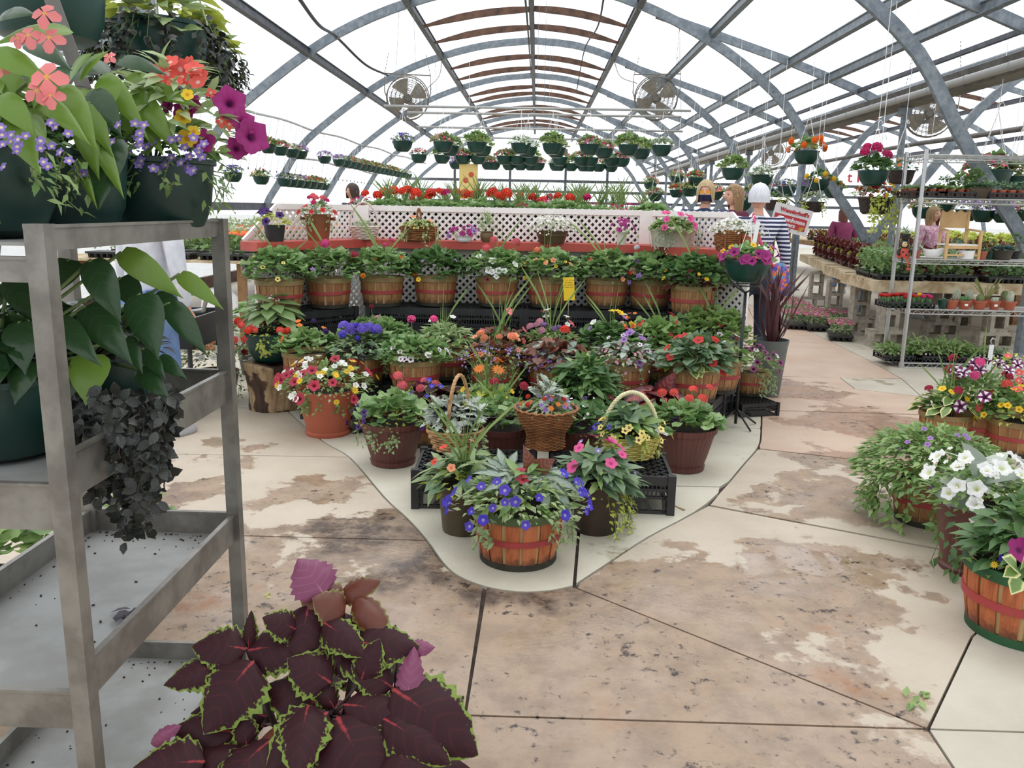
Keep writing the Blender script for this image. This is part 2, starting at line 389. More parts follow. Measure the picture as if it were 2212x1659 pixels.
def petals(n, L, wd, z=.15, tipz=.0, r0=.05):
    V = [(0, 0, 0)]; E = [0.]; AL = [0.]; F = []
    for j in range(n):
        a = 2*math.pi*j/n; c, s = math.cos(a), math.sin(a)
        def P(r, w, h): return (r*c-w*s, r*s+w*c, h)
        b = len(V); V += [P(L*.55, -wd, z), P(L*.95, -wd*.55, z+tipz*.7), P(L, 0, z*.9+tipz), P(L*.95, wd*.55, z+tipz*.7), P(L*.55, wd, z)]
        E += [.6, .95, 1., .95, .6]; AL += [.0, .6, .1, .6, .0]
        F += [(0, b, b+1), (0, b+1, b+2), (0, b+2, b+3), (0, b+3, b+4)]
    return np.array(V, float), np.array(F, np.int32), np.array(E), np.array(AL)
def trumpet(depth=.55, lobes=5, ruf=.06):
    V = [(0, 0, -depth)]; E = [0.]; AL = [0.]; F = []; n = 20
    for (r, z, e) in ((.10, -.12, .18), (.32, .02, .5), (.5, .02, 1.)):
        for j in range(n):
            a = 2*math.pi*j/n; k = 1+(.13*math.cos(lobes*a) if e > .4 else 0)
            V.append((r*k*math.cos(a), r*k*math.sin(a), z+(ruf*math.sin(2*lobes*a+1) if e == 1. else 0))); E.append(e); AL.append(.5+.5*math.cos(lobes*a+math.pi) if e > .3 else 0)
    for j in range(n): F.append((0, 1+j, 1+(j+1) % n))
    for q in range(2):
        for j in range(n):
            a = 1+q*n+j; b = 1+q*n+(j+1) % n; F += [(a, a+n, b+n), (a, b+n, b)]
    return np.array(V, float), np.array(F, np.int32), np.array(E), np.array(AL)
F_pet = trumpet(); F_tor = trumpet(.9, 5, .08)
F_five = petals(5, .5, .2, .12); F_four = petals(4, .5, .26, .2, .1); F_daisy = petals(11, .5, .075, .06); F_imp = petals(5, .5, .26, .06, .05)
F_beg = petals(4, .5, .22, -.1, -.15)
# ---------------------------------------------------------------- leaf cloud
class Cloud:
    def __init__(s): s.V = []; s.F = []; s.T = []; s.E = []; s.L = []; s.MI = []; s.n = 0
    def add(s, T, pos, ax, nm, size, tint=None, mi=0, wide=1.):
        tv, tf, te, tl = T; pos = np.atleast_2d(pos).astype(float); k = len(pos)
        if k == 0: return s
        ax = np.atleast_2d(ax).astype(float); nm = np.atleast_2d(nm).astype(float)
        ax = ax/np.maximum(1e-6, np.linalg.norm(ax, axis=1))[:, None]
        nm = nm-ax*np.sum(nm*ax, 1)[:, None]; nm = nm/np.maximum(1e-6, np.linalg.norm(nm, axis=1))[:, None]
        X = np.cross(ax, nm); size = np.broadcast_to(np.asarray(size, float), (k,))
        v = pos[:, None]+size[:, None, None]*(tv[None, :, 0:1]*wide*X[:, None]+tv[None, :, 1:2]*ax[:, None]+tv[None, :, 2:3]*nm[:, None])
        m = len(tv); s.V.append(v.reshape(-1, 3))
        s.F.append((tf[None]+(s.n+np.arange(k)*m)[:, None, None]).reshape(-1, 3)); s.n += k*m
        if tint is None: tint = np.random.rand(k)
        s.T.append(np.repeat(np.broadcast_to(tint, (k,)), m)); s.E.append(np.tile(te, k)); s.L.append(np.tile(tl, k)); s.MI.append(np.full(k*len(tf), mi))
        return s
    def mesh(s, name, mats):
        return mesh_np(name, np.concatenate(s.V), np.concatenate(s.F), mats, np.concatenate(s.MI), dict(tint=np.concatenate(s.T), edge=np.concatenate(s.E), along=np.concatenate(s.L)))
    def build(s, name, mats, parent=None, kind='stuff', **kw):
        return ob(name, s.mesh(name, mats), parent, kind=kind, **kw)
def nz(k, a=1.): return (np.random.rand(k, 3)-.5)*2*a
def mound(cl, n, R, H, T, size, mi=0, up=.5, ctr=(0, 0, 0), jit=.5, inner=.55, wide=1., umax=1., under=0.):
    """leaves over a dome of radius R and height H"""
    ph = np.random.rand(n)*2*math.pi; u = np.sqrt(np.random.rand(n))*umax; d = inner+(1-inner)*np.random.rand(n)**.6
    out = np.stack([np.cos(ph), np.sin(ph), np.zeros(n)], 1)
    z = H*np.sqrt(np.maximum(0, 1-u*u*.96))*d-under*u*u*H
    sz = size[0]+(size[1]-size[0])*np.random.rand(n)
    ax = out*(.35+u[:, None])+np.array([0, 0, 1.])*(up*(1.1-u))[:, None]+nz(n, jit)
    nm = np.array([0, 0, 1.])+out*(.25+.6*u[:, None])+nz(n, .35)
    p = out*(R*u*(.75+.25*d))[:, None]; p[:, 2] = z
    a = ax/np.linalg.norm(ax, axis=1)[:, None]
    cl.add(T, p-a*(sz*.45)[:, None]+np.array(ctr), ax, nm, sz, None, mi, wide)
def trail(cl, n, R, L, T, size, mi=0, per=14, ctr=(0, 0, 0), sway=.04, stem=None, az=None):
    for i in range(n):
        ph = random.uniform(*(az or (0, 2*math.pi))); o = np.array([math.cos(ph), math.sin(ph), 0.]); l = L*random.uniform(.5, 1.)
        t = np.linspace(0, 1, per)[:, None]
        p = np.array(ctr)+o*(R*.8+(R*.35)*np.minimum(1, t*4))+np.array([0, 0, 1.])*(.03*np.sin(np.minimum(1, t*4)*math.pi)-l*np.maximum(0, t-.12))+nz(per, sway*.5)
        ax = nz(per, 1.)+o*.6+np.array([0, 0, -.5]); nm = o+np.array([0, 0, .7])+nz(per, .3)
        cl.add(T, p, ax, nm, np.random.uniform(size[0], size[1], per), None, mi)
        if stem is not None: stem.tube([tuple(q) for q in p[::3]], .0016, 3)
def blades(cl, n, L, mi=0, ctr=(0, 0, 0), lean=.35, wide=1., bend=.5, r=.02):
    ph = np.random.rand(n)*2*math.pi; o = np.stack([np.cos(ph), np.sin(ph), np.zeros(n)], 1)
    p = o*r+np.array(ctr); ax = o*(np.random.rand(n)*lean)[:, None]+np.array([0, 0, 1.]); l = L*np.random.uniform(.55, 1., n)
    b = np.random.rand(n) < bend
    for T, q in ((T_bladeb, b), (T_blade, ~b)):
        if q.any(): cl.add(T, p[q], ax[q], (o*-1+nz(n, .1)+np.array([0, 0, .2]))[q]*-1, l[q], None, mi, wide)
def flower_mesh(kind, col):
    key = kind+'_'+col
    if key in MATS: return MATS[key]
    cl = Cloud(); z1 = np.array([[0, 0, 1.]]); y1 = np.array([[0, 1., 0]])
    if kind in ('ball', 'umbel'):
        n = 26; i = np.arange(n)+.5; th = np.arccos(1-i/n*(1.25 if kind == 'ball' else .7)); ph = i*2.39996
        d = np.stack([np.cos(ph)*np.sin(th), np.sin(ph)*np.sin(th), np.cos(th)], 1); d2 = d+nz(n, .15)
        cl.add(F_five, d*np.array([.36, .36, .30]), np.cross(d2, np.array([.3, .1, 1.])), d2, np.full(n, .42))
    else:
        T = dict(pet=F_pet, tor=F_tor, five=F_five, four=F_four, daisy=F_daisy, imp=F_imp, beg=F_beg)[kind]
        cl.add(T, [[0, 0, 0]], y1, z1, [1.], [.5])
    me = cl.mesh('flower_'+key, pm(col)); MATS[key] = me; return me
def orient(p, nrm, s, spin=None):
    n = Vector(nrm).normalized(); a = Vector((0, 0, 1)) if abs(n.z) < .95 else Vector((1, 0, 0))
    x = a.cross(n).normalized(); y = n.cross(x); sp = random.uniform(0, 6.28) if spin is None else spin
    x2 = x*math.cos(sp)+y*math.sin(sp); y2 = n.cross(x2)
    return Matrix(((x2.x*s, y2.x*s, n.x*s, p[0]), (x2.y*s, y2.y*s, n.y*s, p[1]), (x2.z*s, y2.z*s, n.z*s, p[2]), (0, 0, 0, 1)))
def flowers(parent, spec, R, H, z0=0., ctr=(0, 0), front=True, umin=.0):
    """individual flower parts on the dome; spec: [(n, kind, colour, size)]"""
    for (n, kind, col, sz) in spec:
        me = flower_mesh(kind, col); cx = random.uniform(0, 6.28)
        for i in range(n):
            u = umin+(1.03-umin)*math.sqrt(random.random()); ph = random.uniform(-math.pi*1.02, .02) if (front and random.random() < .8) else random.uniform(0, 6.28)
            d = Vector((math.cos(ph)*u, math.sin(ph)*u, math.sqrt(max(.0, 1.06-u*u))))
            p = (ctr[0]+d.x*R*1.02, ctr[1]+d.y*R*1.02, z0+d.z*H*1.06+.006)
            ob('flower', me, parent, mw=orient(p, (d.x+random.uniform(-.3, .3), d.y+random.uniform(-.3, .3)-.15, d.z*.8+.25), sz*random.uniform(.8, 1.15)))
def blossoms(cl, spec, R, H, ctr=(0, 0, 0), mi0=0):
    """many tiny flowers joined into a cloud"""
    for (n, kind, size, mi) in spec:
        T = dict(pet=F_five, five=F_five, daisy=F_daisy, four=F_four)[kind]
        ph = np.random.rand(n)*2*math.pi; u = np.sqrt(np.random.rand(n))*1.05
        d = np.stack([np.cos(ph)*u, np.sin(ph)*u, np.sqrt(np.maximum(0, 1.1-u*u))], 1); nn = d+nz(n, .3)
        cl.add(T, d*np.array([R, R, H])+np.array(ctr), np.cross(nn, nz(n)), nn, np.random.uniform(.75, 1.2, n)*size, None, mi)
def leaf_between(T, p0, p1, width, nhint):
    """matrix for a leaf mesh of unit length from p0 to p1"""
    p0, p1 = Vector(p0), Vector(p1); a = p1-p0; L = a.length; a.normalize(); n = Vector(nhint); n = (n-a*n.dot(a)).normalized(); x = a.cross(n)
    w_ = width
    return Matrix(((x.x*w_, a.x*L, n.x*L, p0.x), (x.y*w_, a.y*L, n.y*L, p0.y), (x.z*w_, a.z*L, n.z*L, p0.z), (0, 0, 0, 1)))
# ================================================================= STRUCTURE
SC = 4.3/3.6
def sc(pts): return [(x*SC, EYE+(z-EYE)*SC) for x, z in pts]
def smooth(pts, k=3):
    o = []; P = [pts[0]]+list(pts)+[pts[-1]]
    for i in range(1, len(P)-2):
        p0, p1, p2, p3 = [np.array(q, float) for q in P[i-1:i+3]]
        for j in range(k):
            t = j/k; o.append(tuple(.5*((2*p1)+(-p0+p2)*t+(2*p0-5*p1+4*p2-p3)*t*t+(-p0+3*p1-3*p2+p3)*t**3)))
    o.append(tuple(pts[-1])); return o
ARL = sc([(-.14, 4.14), (-.9, 4.06), (-1.62, 3.88), (-2.3, 3.62), (-2.87, 3.3), (-3.6, 2.77), (-4.03, 2.38), (-4.43, 1.77), (-4.64, 1.42)])+[(-5.74, .6), (-5.8, 0.0)]
ARR = sc([(-.14, 4.14), (.55, 4.08), (1.18, 3.9), (1.86, 3.6), (2.46, 3.24), (3.05, 2.74), (3.45, 2.14), (3.82, 1.64), (4.04, 1.36)])+[(5.0, 1.06)]
RAF = sc([(1.4, 3.80), (2.08, 3.59), (3.06, 3.275), (3.54, 3.1), (3.93, 2.95), (4.2, 2.82)])
VX = 4.215*SC
def mir(pts): return [(2*VX-x, z) for x, z in pts]
def sweep(mb, pts, depth, th, y=0.):
    pts = [Vector((p[0], 0, p[1])) for p in pts]; n = len(pts); vs = []; fs = []
    for i, p in enumerate(pts):
        t = (pts[min(i+1, n-1)]-pts[max(i-1, 0)]).normalized(); nn = Vector((-t.z, 0, t.x))*depth/2
        for s1, s2 in ((1, -1), (1, 1), (-1, 1), (-1, -1)): vs.append((p.x+nn.x*s1, y+s2*th/2, p.z+nn.z*s1))
    for i in range(n-1):
        for j in range(4): a = i*4+j; b = i*4+(j+1) % 4; fs.append((a, b, b+4, a+4))
    fs += [(3, 2, 1, 0), (n*4-4, n*4-3, n*4-2, n*4-1)]
    return mb.add(vs, fs)
def film_mat(name, tr, c):
    m, nt, b, o = _new(name)
    t = N(nt, 'ShaderNodeBsdfTransparent'); t.inputs[0].default_value = (.97, .98, 1, 1); mx = N(nt, 'ShaderNodeMixShader')
    tl = N(nt, 'ShaderNodeBsdfTranslucent'); tl.inputs[0].default_value = c
    n = noise(nt, .55, 6, .7, objco(nt)); nt.links.new(rng_(nt, n, .45, .75, tr, tr+.12), mx.inputs[0])
    nt.links.new(t.outputs[0], mx.inputs[1]); nt.links.new(tl.outputs[0], mx.inputs[2]); nt.links.new(mx.outputs[0], o.inputs[0])
    return m
M_film = film_mat('greenhouse_film', .06, srgb(245, 248, 250))
M_wfilm = film_mat('wall_film', .45, srgb(235, 242, 248))
Y0, Y1 = -3.0, 37.0
def extr(prof, name, m, **kw):
    k = len(prof); v = [(x, Y0, z) for x, z in prof]+[(x, Y1, z) for x, z in prof]
    return ob(name, mesh_np(name, v, [(i, i+1, k+i+1, k+i) for i in range(k-1)], m), **kw)
def off(pts, d):
    c = (-.15, 1.2); return [(x+(x-c[0])/math.hypot(x-c[0], z-c[1])*d, z+(z-c[1])/math.hypot(x-c[0], z-c[1])*d) for x, z in pts]
film = off(smooth(ARL[:9])[::-1], .075)+off(smooth(ARR[:3]+[RAF[1]]+RAF[2:])[1:], .075)
ceil1 = extr(film, 'ceiling', M_film, kind='structure')
ceil2 = extr([(2*VX-x, z) for x, z in film], 'ceiling', M_film, kind='structure')
mbL = MB(); sweep(mbL, smooth(ARL)[::-1]+smooth(ARR)[1:], .125, .06)
for p in smooth(ARL)[2:24:4]+smooth(ARR)[2:24:4]: mbL.box((p[0], -.032, p[1]), (.016, .012, .016))
rib_me = mbL.mesh('rib', M_steel); mb = MB(); sweep(mb, RAF, .115, .055); raf_me = mb.mesh('rafter', M_steel)
mb = MB(); sweep(mb, mir(smooth(ARL)[::-1]+smooth(ARR)[1:]), .125, .06); rib2_me = mb.mesh('rib', M_steel)
mb = MB(); sweep(mb, mir(RAF), .115, .055); raf2_me = mb.mesh('rafter', M_steel)
RIBS = [4.3*k for k in range(0, 9)]
for y in RIBS:
    ob('rib', rib_me, ceil1, (0, y, 0)); ob('rafter', raf_me, ceil1, (0, y+.062, 0))
    ob('rib', rib2_me, ceil2, (0, y, 0)); ob('rafter', raf2_me, ceil2, (0, y+.062, 0))
PUR = [ARL[4], ARL[2], ARL[0], ARR[2], RAF[1], RAF[2], RAF[3]]
for i, (x, z) in enumerate(PUR):
    for c, xx in ((ceil1, x), (ceil2, 2*VX-x)):
        mb = MB(); mb.box((0, (Y0+Y1)/2, 0), (.05, Y1-Y0, .10)); mb.box((0, (Y0+Y1)/2, .05), (.085, Y1-Y0, .012)); mb.box((0, (Y0+Y1)/2, -.05), (.085, Y1-Y0, .012))
        mb.build('purlin', M_purlin if i < 4 else M_steel, c, loc=(xx, 0, z-.01))
def slat(x0, z0, x1, z1):
    mb = MB(); n = 7; up = []; dn = []
    for i in range(n):
        t = i/(n-1); x = x0+(x1-x0)*t; z = z0+(z1-z0)*t+.055*math.sin(t*math.pi); h = .035+.075*min(1, t*3.2)*(1 if t < .8 else 1-.9*(t-.8)*2.2)
        up.append((x, z+h/2)); dn.append((x, z-h/2))
    vs = [(x, -.02, z) for x, z in up+dn]+[(x, .02, z) for x, z in up+dn]; fs = []
    for i in range(n-1):
        fs += [(i, n+i, n+i+1, i+1), (2*n+i, 2*n+i+1, 3*n+i+1, 3*n+i), (i, i+1, 2*n+i+1, 2*n+i), (n+i, 3*n+i, 3*n+i+1, n+i+1)]
    fs += [(0, 2*n, 3*n, n), (n-1, 2*n-1, 4*n-1, 3*n-1)]
    mb.add(vs, fs); return mb.mesh('wooden_slat', M_old)
a, r, b = PUR[1], PUR[2], PUR[3]
sl = [slat(a[0]+.02, a[1]-.02, r[0]-.03, r[1]-.05), slat(b[0]-.02, b[1]-.02, r[0]+.03, r[1]-.05)]
sl2 = [slat(2*VX-a[0]-.02, a[1]-.02, 2*VX-r[0]+.03, r[1]-.05), slat(2*VX-b[0]+.02, b[1]-.02, 2*VX-r[0]-.03, r[1]-.05)]
for k in range(0, 8):
    for f in (1/3, 2/3):
        for m in sl: ob('wooden_slat', m, ceil1, (0, 4.3*(k+f), random.uniform(-.02, .02)))
        for m in sl2: ob('wooden_slat', m, ceil2, (0, 4.3*(k+f), 0))
# gutter and rain pipe between the two bays
mb = MB(); gz = 3.02
mb.add([(x, y, z) for y in (Y0, Y1) for x, z in ((VX-.2, gz+.08), (VX-.14, gz-.1), (VX+.14, gz-.1), (VX+.2, gz+.08), (VX+.17, gz+.08), (VX+.12, gz-.07), (VX-.12, gz-.07), (VX-.17, gz+.08))],
  [(i, (i+1) % 8, 8+(i+1) % 8, 8+i) for i in range(8)]+[tuple(range(7, -1, -1)), tuple(range(8, 16))])
gut = mb.build('gutter', M_gutter, ceil1)
mb = MB(); mb.tube([(VX-.27, y, gz-.06) for y in np.linspace(Y0, Y1, 30)], .045, 10)
for y in np.arange(0, 36, .9): mb.tube([(VX-.27, y, gz-.06), (VX-.27, y+.03, gz-.06)], .05, 10)
mb.build('curtain_roller_pipe', M_pipe, ceil1, smooth=True)
mb = MB(); mb.tube([(VX+.9, y, 2.55+.02*math.sin(y)) for y in np.linspace(Y0, Y1, 30)], .035, 8); mb.build('water_pipe', M_gutter, ceil2, smooth=True)
for y in (12.1, 16.4, 20.7, 25., 29.3, 33.6):
    mb = MB(); mb.tube([(VX, y, 0), (VX, y, gz-.1)], .045, 10); mb.box((VX, y, gz-.16), (.16, .1, .1)); mb.box((VX, y, .01), (.2, .2, .02))
    mb.build('gutter_post', M_steel, ceil1, smooth=False)
mb = MB()
for y in RIBS: mb.box((VX, y, .53), (.1, .1, 1.06))
for i, y in enumerate(RIBS): MB().box((VX, y, .55), (.1, .1, 1.1)).build('valley_post', M_steel, ceil1)
# film joint line above gutter
MB().box((VX-.35, (Y0+Y1)/2, gz+.22), (.05, Y1-Y0, .05)).build('film_clamp_rail', M_purlin, ceil1)
# left side: hip board, drip pipe on brackets, low film wall
wl = ob('wall_left', mesh_np('wall_left', [(-5.62, Y0, 1.41), (-5.62, Y1, 1.41), (-5.88, Y1, 0), (-5.88, Y0, 0)], [(0, 1, 2, 3)], M_wfilm), kind='structure')
MB().box((-5.58, (Y0+Y1)/2, 1.40), (.06, Y1-Y0, .14)).build('hip_board', M_purlin, wl)
MB().box((-5.72, (Y0+Y1)/2, .1), (.08, Y1-Y0, .2)).build('base_board', M_old, wl)
wf = ob('wall_far', mesh_np('wall_far', [(-5.9, Y1, 0), (16, Y1, 0), (16, Y1, 5), (-5.9, Y1, 5)], [(0, 1, 2, 3)], M_wfilm), kind='structure')
for z in (.9, 1.75, 2.2, 2.65): MB().box((5, Y1-.05, z), (21.5, .08, .11)).build('wall_rail', M_purlin, wf)
for x in (-3.6, -1.2, 1.2, 3.0, 5.03, 7.2, 9.6): MB().box((x, Y1-.05, 2.0), (.1, .1, 4.)).build('wall_post', M_purlin, wf)
ob('wall_right', mesh_np('wall_right', [(15.85, Y0, 0), (15.85, Y1, 0), (15.75, Y1, 1.5), (15.75, Y0, 1.5)], [(0, 1, 2, 3)], M_wfilm), kind='structure')
ob('wall_near', mesh_np('wall_near', [(-5.9, Y0, 0), (16, Y0, 0), (16, Y0, 4.4), (-5.9, Y0, 4.4)], [(0, 1, 2, 3)], M_wfilm), kind='structure')
# outside ground
ob('ground', mesh_np('ground', [(-80, -60, -.08), (100, -60, -.08), (100, 120, -.08), (-80, 120, -.08)], [(0, 1, 2, 3)], mat('gravel_ground', srgb(170, 165, 155), .9, 0, srgb(140, 136, 126), 3)), kind='structure')
# ------------------------------------------------------------ floor: slabs with recessed joints
def slab_mat(name, dry, dry2, wet, wet2, blobs, stain, puddle=(), dark=()):
    m, nt, b, o = _new(name); co = objco(nt)
    n1 = noise(nt, 2.2, 6, .62, co); n2 = noise(nt, 22, 4, .7, co); n3 = noise(nt, 7, 5, .7, co)
    dcol = mixc(nt, rng_(nt, n1, .3, .7), dry, dry2)
    sepn = math_(nt, 'MULTIPLY', math_(nt, 'SUBTRACT', noise(nt, 3.2, 6, .62, co), .5), 1.5)
    acc = None
    for (x, y, r, k) in blobs:
        v = N(nt, 'ShaderNodeVectorMath', operation='DISTANCE'); nt.links.new(co, v.inputs[0]); v.inputs[1].default_value = (x, y, 0)
        f = math_(nt, 'SUBTRACT', r, v.outputs['Value']); acc = f if acc is None else math_(nt, 'MAXIMUM', acc, f)
    if acc is not None:
        wetf = rng_(nt, math_(nt, 'ADD', acc, sepn), -.02, .06)
        wcol = mixc(nt, rng_(nt, n3, .35, .7), wet, wet2)
        wcol = mixc(nt, rng_(nt, math_(nt, 'ADD', n2, math_(nt, 'MULTIPLY', n1, .5)), .82, .96), wcol, srgb(52, 44, 42))
        wcol = mixc(nt, rng_(nt, noise(nt, 1.3, 5, .7, co), .56, .74), wcol, stain)
        def union(bl):
            a_ = None
            for (x, y, r) in bl:
                v = N(nt, 'ShaderNodeVectorMath', operation='DISTANCE'); nt.links.new(co, v.inputs[0]); v.inputs[1].default_value = (x, y, 0); f = math_(nt, 'SUBTRACT', r, v.outputs['Value']); a_ = f if a_ is None else math_(nt, 'MAXIMUM', a_, f)
            return a_
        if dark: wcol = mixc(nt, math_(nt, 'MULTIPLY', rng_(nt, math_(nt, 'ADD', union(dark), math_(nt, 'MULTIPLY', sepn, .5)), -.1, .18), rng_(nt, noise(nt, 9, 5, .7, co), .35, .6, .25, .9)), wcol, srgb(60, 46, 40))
        col = mixc(nt, wetf, dcol, wcol)
        rg = rng_(nt, math_(nt, 'MULTIPLY', wetf, rng_(nt, noise(nt, 3., 4, .6, co), .4, .6)), 0, 1, .62, .16)
        pf_ = rng_(nt, math_(nt, 'ADD', union(puddle), math_(nt, 'MULTIPLY', sepn, .25)), -.01, .03) if puddle else None
        if puddle: rg = math_(nt, 'MULTIPLY', rg, math_(nt, 'SUBTRACT', 1., math_(nt, 'MULTIPLY', pf_, .85)))
    else:
        sf = rng_(nt, noise(nt, 1.7, 6, .68, co), .58, .66, 0, .75); col = mixc(nt, sf, dcol, stain); rg = rng_(nt, sf, 0, .75, .6, .35)
    col = mixc(nt, rng_(nt, n2, .68, .78, 0, .5), col, srgb(90, 78, 66))
    nt.links.new(col, b.inputs['Base Color']); nt.links.new(rg, b.inputs['Roughness'])
    hh = math_(nt, 'ADD', math_(nt, 'MULTIPLY', n2, .6), noise(nt, 50, 3, .6, co))
    if puddle: hh = math_(nt, 'MULTIPLY', hh, math_(nt, 'SUBTRACT', 1., pf_))
    bump(nt, b, hh, .25, .006)
    return m
WET = [(-1.2, 2.1, 1.15, 0), (-.62, 3.45, .42, 0), (-1.5, 3.0, .6, 0), (-.3, 2.6, .6, 0), (.1, 2.2, 1.0, 0), (.62, 2.95, .48, 0), (1.0, 2.95, .42, 0), (.35, 1.2, 1.25, 0), (1.25, 3.35, .35, 0), (1.55, 4.15, .36, 0), (1.95, 5.0, .42, 0), (2.3, 6.0, .45, 0),
  (-1.25, 4.05, .18, 0), (-1.75, 4.0, .2, 0), (-.95, 4.0, .2, 0), (-1.9, 4.9, .16, 0), (-1.6, 4.5, .1, 0)]
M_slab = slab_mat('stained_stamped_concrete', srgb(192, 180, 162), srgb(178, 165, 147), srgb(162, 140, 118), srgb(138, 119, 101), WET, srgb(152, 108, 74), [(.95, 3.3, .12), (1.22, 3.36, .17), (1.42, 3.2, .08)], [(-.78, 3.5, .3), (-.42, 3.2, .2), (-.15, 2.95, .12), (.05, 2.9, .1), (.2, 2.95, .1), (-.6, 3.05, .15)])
M_slabs = slab_mat('salmon_concrete', srgb(198, 176, 156), srgb(186, 160, 140), srgb(170, 140, 118), srgb(154, 126, 106), [(1.9, 4.7, .5, 0), (2.4, 5.8, .5, 0), (2.2, 6.9, .4, 0)], srgb(160, 122, 96))
M_island = slab_mat('pale_island_concrete', srgb(204, 200, 184), srgb(192, 186, 168), None, None, [], srgb(134, 116, 88))
M_apron = slab_mat('grey_apron_concrete', srgb(194, 188, 172), srgb(180, 172, 156), None, None, [], srgb(150, 132, 104))
floor = ob('floor', mesh_np('floor', [(-6, Y0, -.016), (16, Y0, -.016), (16, Y1, -.016), (-6, Y1, -.016)], [(0, 1, 2, 3)], mat('joint_dirt', srgb(78, 66, 58), .9, 0, srgb(50, 42, 36), 20)), kind='structure')
def slab(pts, m, ins=.0045):
    if m is M_island: ins = .007
    bm = bmesh.new(); f = bm.faces.new([bm.verts.new((x, y, 0)) for x, y in pts]); bm.normal_update()
    if f.normal.z < 0: f.normal_flip()
    r = bmesh.ops.inset_region(bm, faces=[f], thickness=ins, use_even_offset=True, use_boundary=True); bmesh.ops.delete(bm, geom=r['faces'], context='FACES')
    r = bmesh.ops.extrude_face_region(bm, geom=list(bm.faces))
    for v in r['geom']:
        if isinstance(v, bmesh.types.BMVert): v.co.z -= .02
    bmesh.ops.recalc_face_normals(bm, faces=list(bm.faces))
    bmesh.ops.triangulate(bm, faces=[q for q in bm.faces if len(q.verts) > 4])
    me = bpy.data.meshes.new('slab'); bm.to_mesh(me); bm.free(); me.materials.append(m)
    ob('slab', me, floor)
def cur(pts, k=4): return smooth(pts, k)
IL = cur([(-2.45, 7.6), (-2.1, 6.4), (-1.629, 5.513), (-1.296, 4.961), (-1.06, 4.64), (-.741, 3.986), (-.59, 3.72), (-.46, 3.462), (-.36, 3.222), (-.28, 3.093), (-.163, 3.005), (-.036, 2.97), (.09, 2.99), (.183, 3.04)])
IR = cur([(.183, 3.04), (.307, 3.22), (.542, 3.56), (.905, 4.03), (1.272, 4.755), (1.45, 5.13), (1.569, 5.521), (1.725, 6.1), (1.813, 6.4), (1.965, 7.1), (2.09, 7.45), (2.3, 8.6)])
def upto(c, y, rev=False): return [p for p in c if p[1] <= y]
slab(IL+[(.228, 3.6), (.3, 4.28), (.35, 5.58), (.35, 12), (-2.45, 12)], M_island)
slab([p for p in IR if p[1] <= 4.3]+[(1.03, 4.3), (.3, 4.28), (.228, 3.6)], M_island)
slab([(1.03, 4.3)]+[p for p in IR if 4.3 < p[1] < 5.57]+[(1.58, 5.58), (.35, 5.58), (.3, 4.28)], M_island)
slab([(1.58, 5.58)]+[p for p in IR if p[1] > 5.6]+[(2.3, 12), (.35, 12), (.35, 5.58)], M_island)
nose = [p for p in IL if p[1] < 3.45 and p[0] < -.163][::-1]
slab([(-6, Y0), (-.26, Y0), (-.2, 1.93), (-.174, 2.164), (-.172, 2.99)]+nose+[(-.456, 3.45), (-6, 3.4)], M_slab)
slab([(-6, 3.4), (-.456, 3.45)]+[p for p in IL if 3.47 < p[1] < 4.63][::-1]+[(-1.07, 4.66), (-6, 4.5)], M_slab)
slab([(-6, 4.5), (-1.07, 4.66)]+[p for p in IL if 4.67 < p[1] < 5.78][::-1]+[(-1.78, 5.8), (-6, 5.8)], M_slab)
slab([(-6, 5.8), (-1.78, 5.8)]+[p for p in IL if 5.82 < p[1]][::-1]+[(-2.45, 12), (-2.45, Y1), (-6, Y1)], M_apron)
slab([(-.174, 2.164), (1.167, 2.174), (.19, 3.02)]+[p for p in IL if p[0] > -.165 and p[0] < .17][::-1], M_slab)
slab([(-.26, Y0), (1.15, Y0), (1.157, 2.0), (1.167, 2.174), (-.174, 2.164), (-.2, 1.93)], M_slab)
slab([(.19, 3.02), (1.167, 2.174), (1.575, 2.731), (2.2, 3.33), (1.855, 3.5), (.9, 4.0)]+[p for p in IR if 3.06 < p[1] < 4.0][::-1], M_slab)
slab([(.91, 4.01), (1.86, 3.51), (2.2, 3.34), (2.75, 4.62), (1.434, 5.06)]+[p for p in IR if 4.05 < p[1] < 5.06][::-1], M_slab)
slab([(1.44, 5.07), (2.75, 4.62), (3.05, 6.1), (1.732, 6.12)]+[p for p in IR if 5.1 < p[1] < 6.1][::-1], M_slabs)
slab([(1.74, 6.13), (3.05, 6.11), (3.2, 6.75), (2.75, 7.0), (2.8, 7.5), (2.1, 7.46)]+[p for p in IR if 6.15 < p[1] < 7.4][::-1], M_slabs)
slab([(3.2, 6.75), (3.36, 7.5), (2.8, 7.5), (2.75, 7.0)], M_apron)
slab([(2.1, 7.47), (3.36, 7.51), (3.43, 8.4), (3.48, 10), (3.48, Y1), (2.3, Y1), (2.3, 8.6)], M_slabs)
slab([(-2.45, 12), (2.3, 12), (2.3, Y1), (-2.45, Y1)], M_apron)
slab([(1.167, 2.174), (6, 2.2), (6, 6.1), (3.05, 6.1), (2.75, 4.62), (2.2, 3.33), (1.575, 2.731)], M_apron)
slab([(1.15, Y0), (6, Y0), (6, 2.2), (1.167, 2.174), (1.157, 2.0)], M_apron)
slab([(3.05, 6.1), (6, 6.1), (6, Y1), (3.48, Y1), (3.48, 10), (3.43, 8.4), (3.36, 7.5), (3.2, 6.75)], M_apron)
slab([(6, Y0), (16, Y0), (16, Y1), (6, Y1)], M_apron)
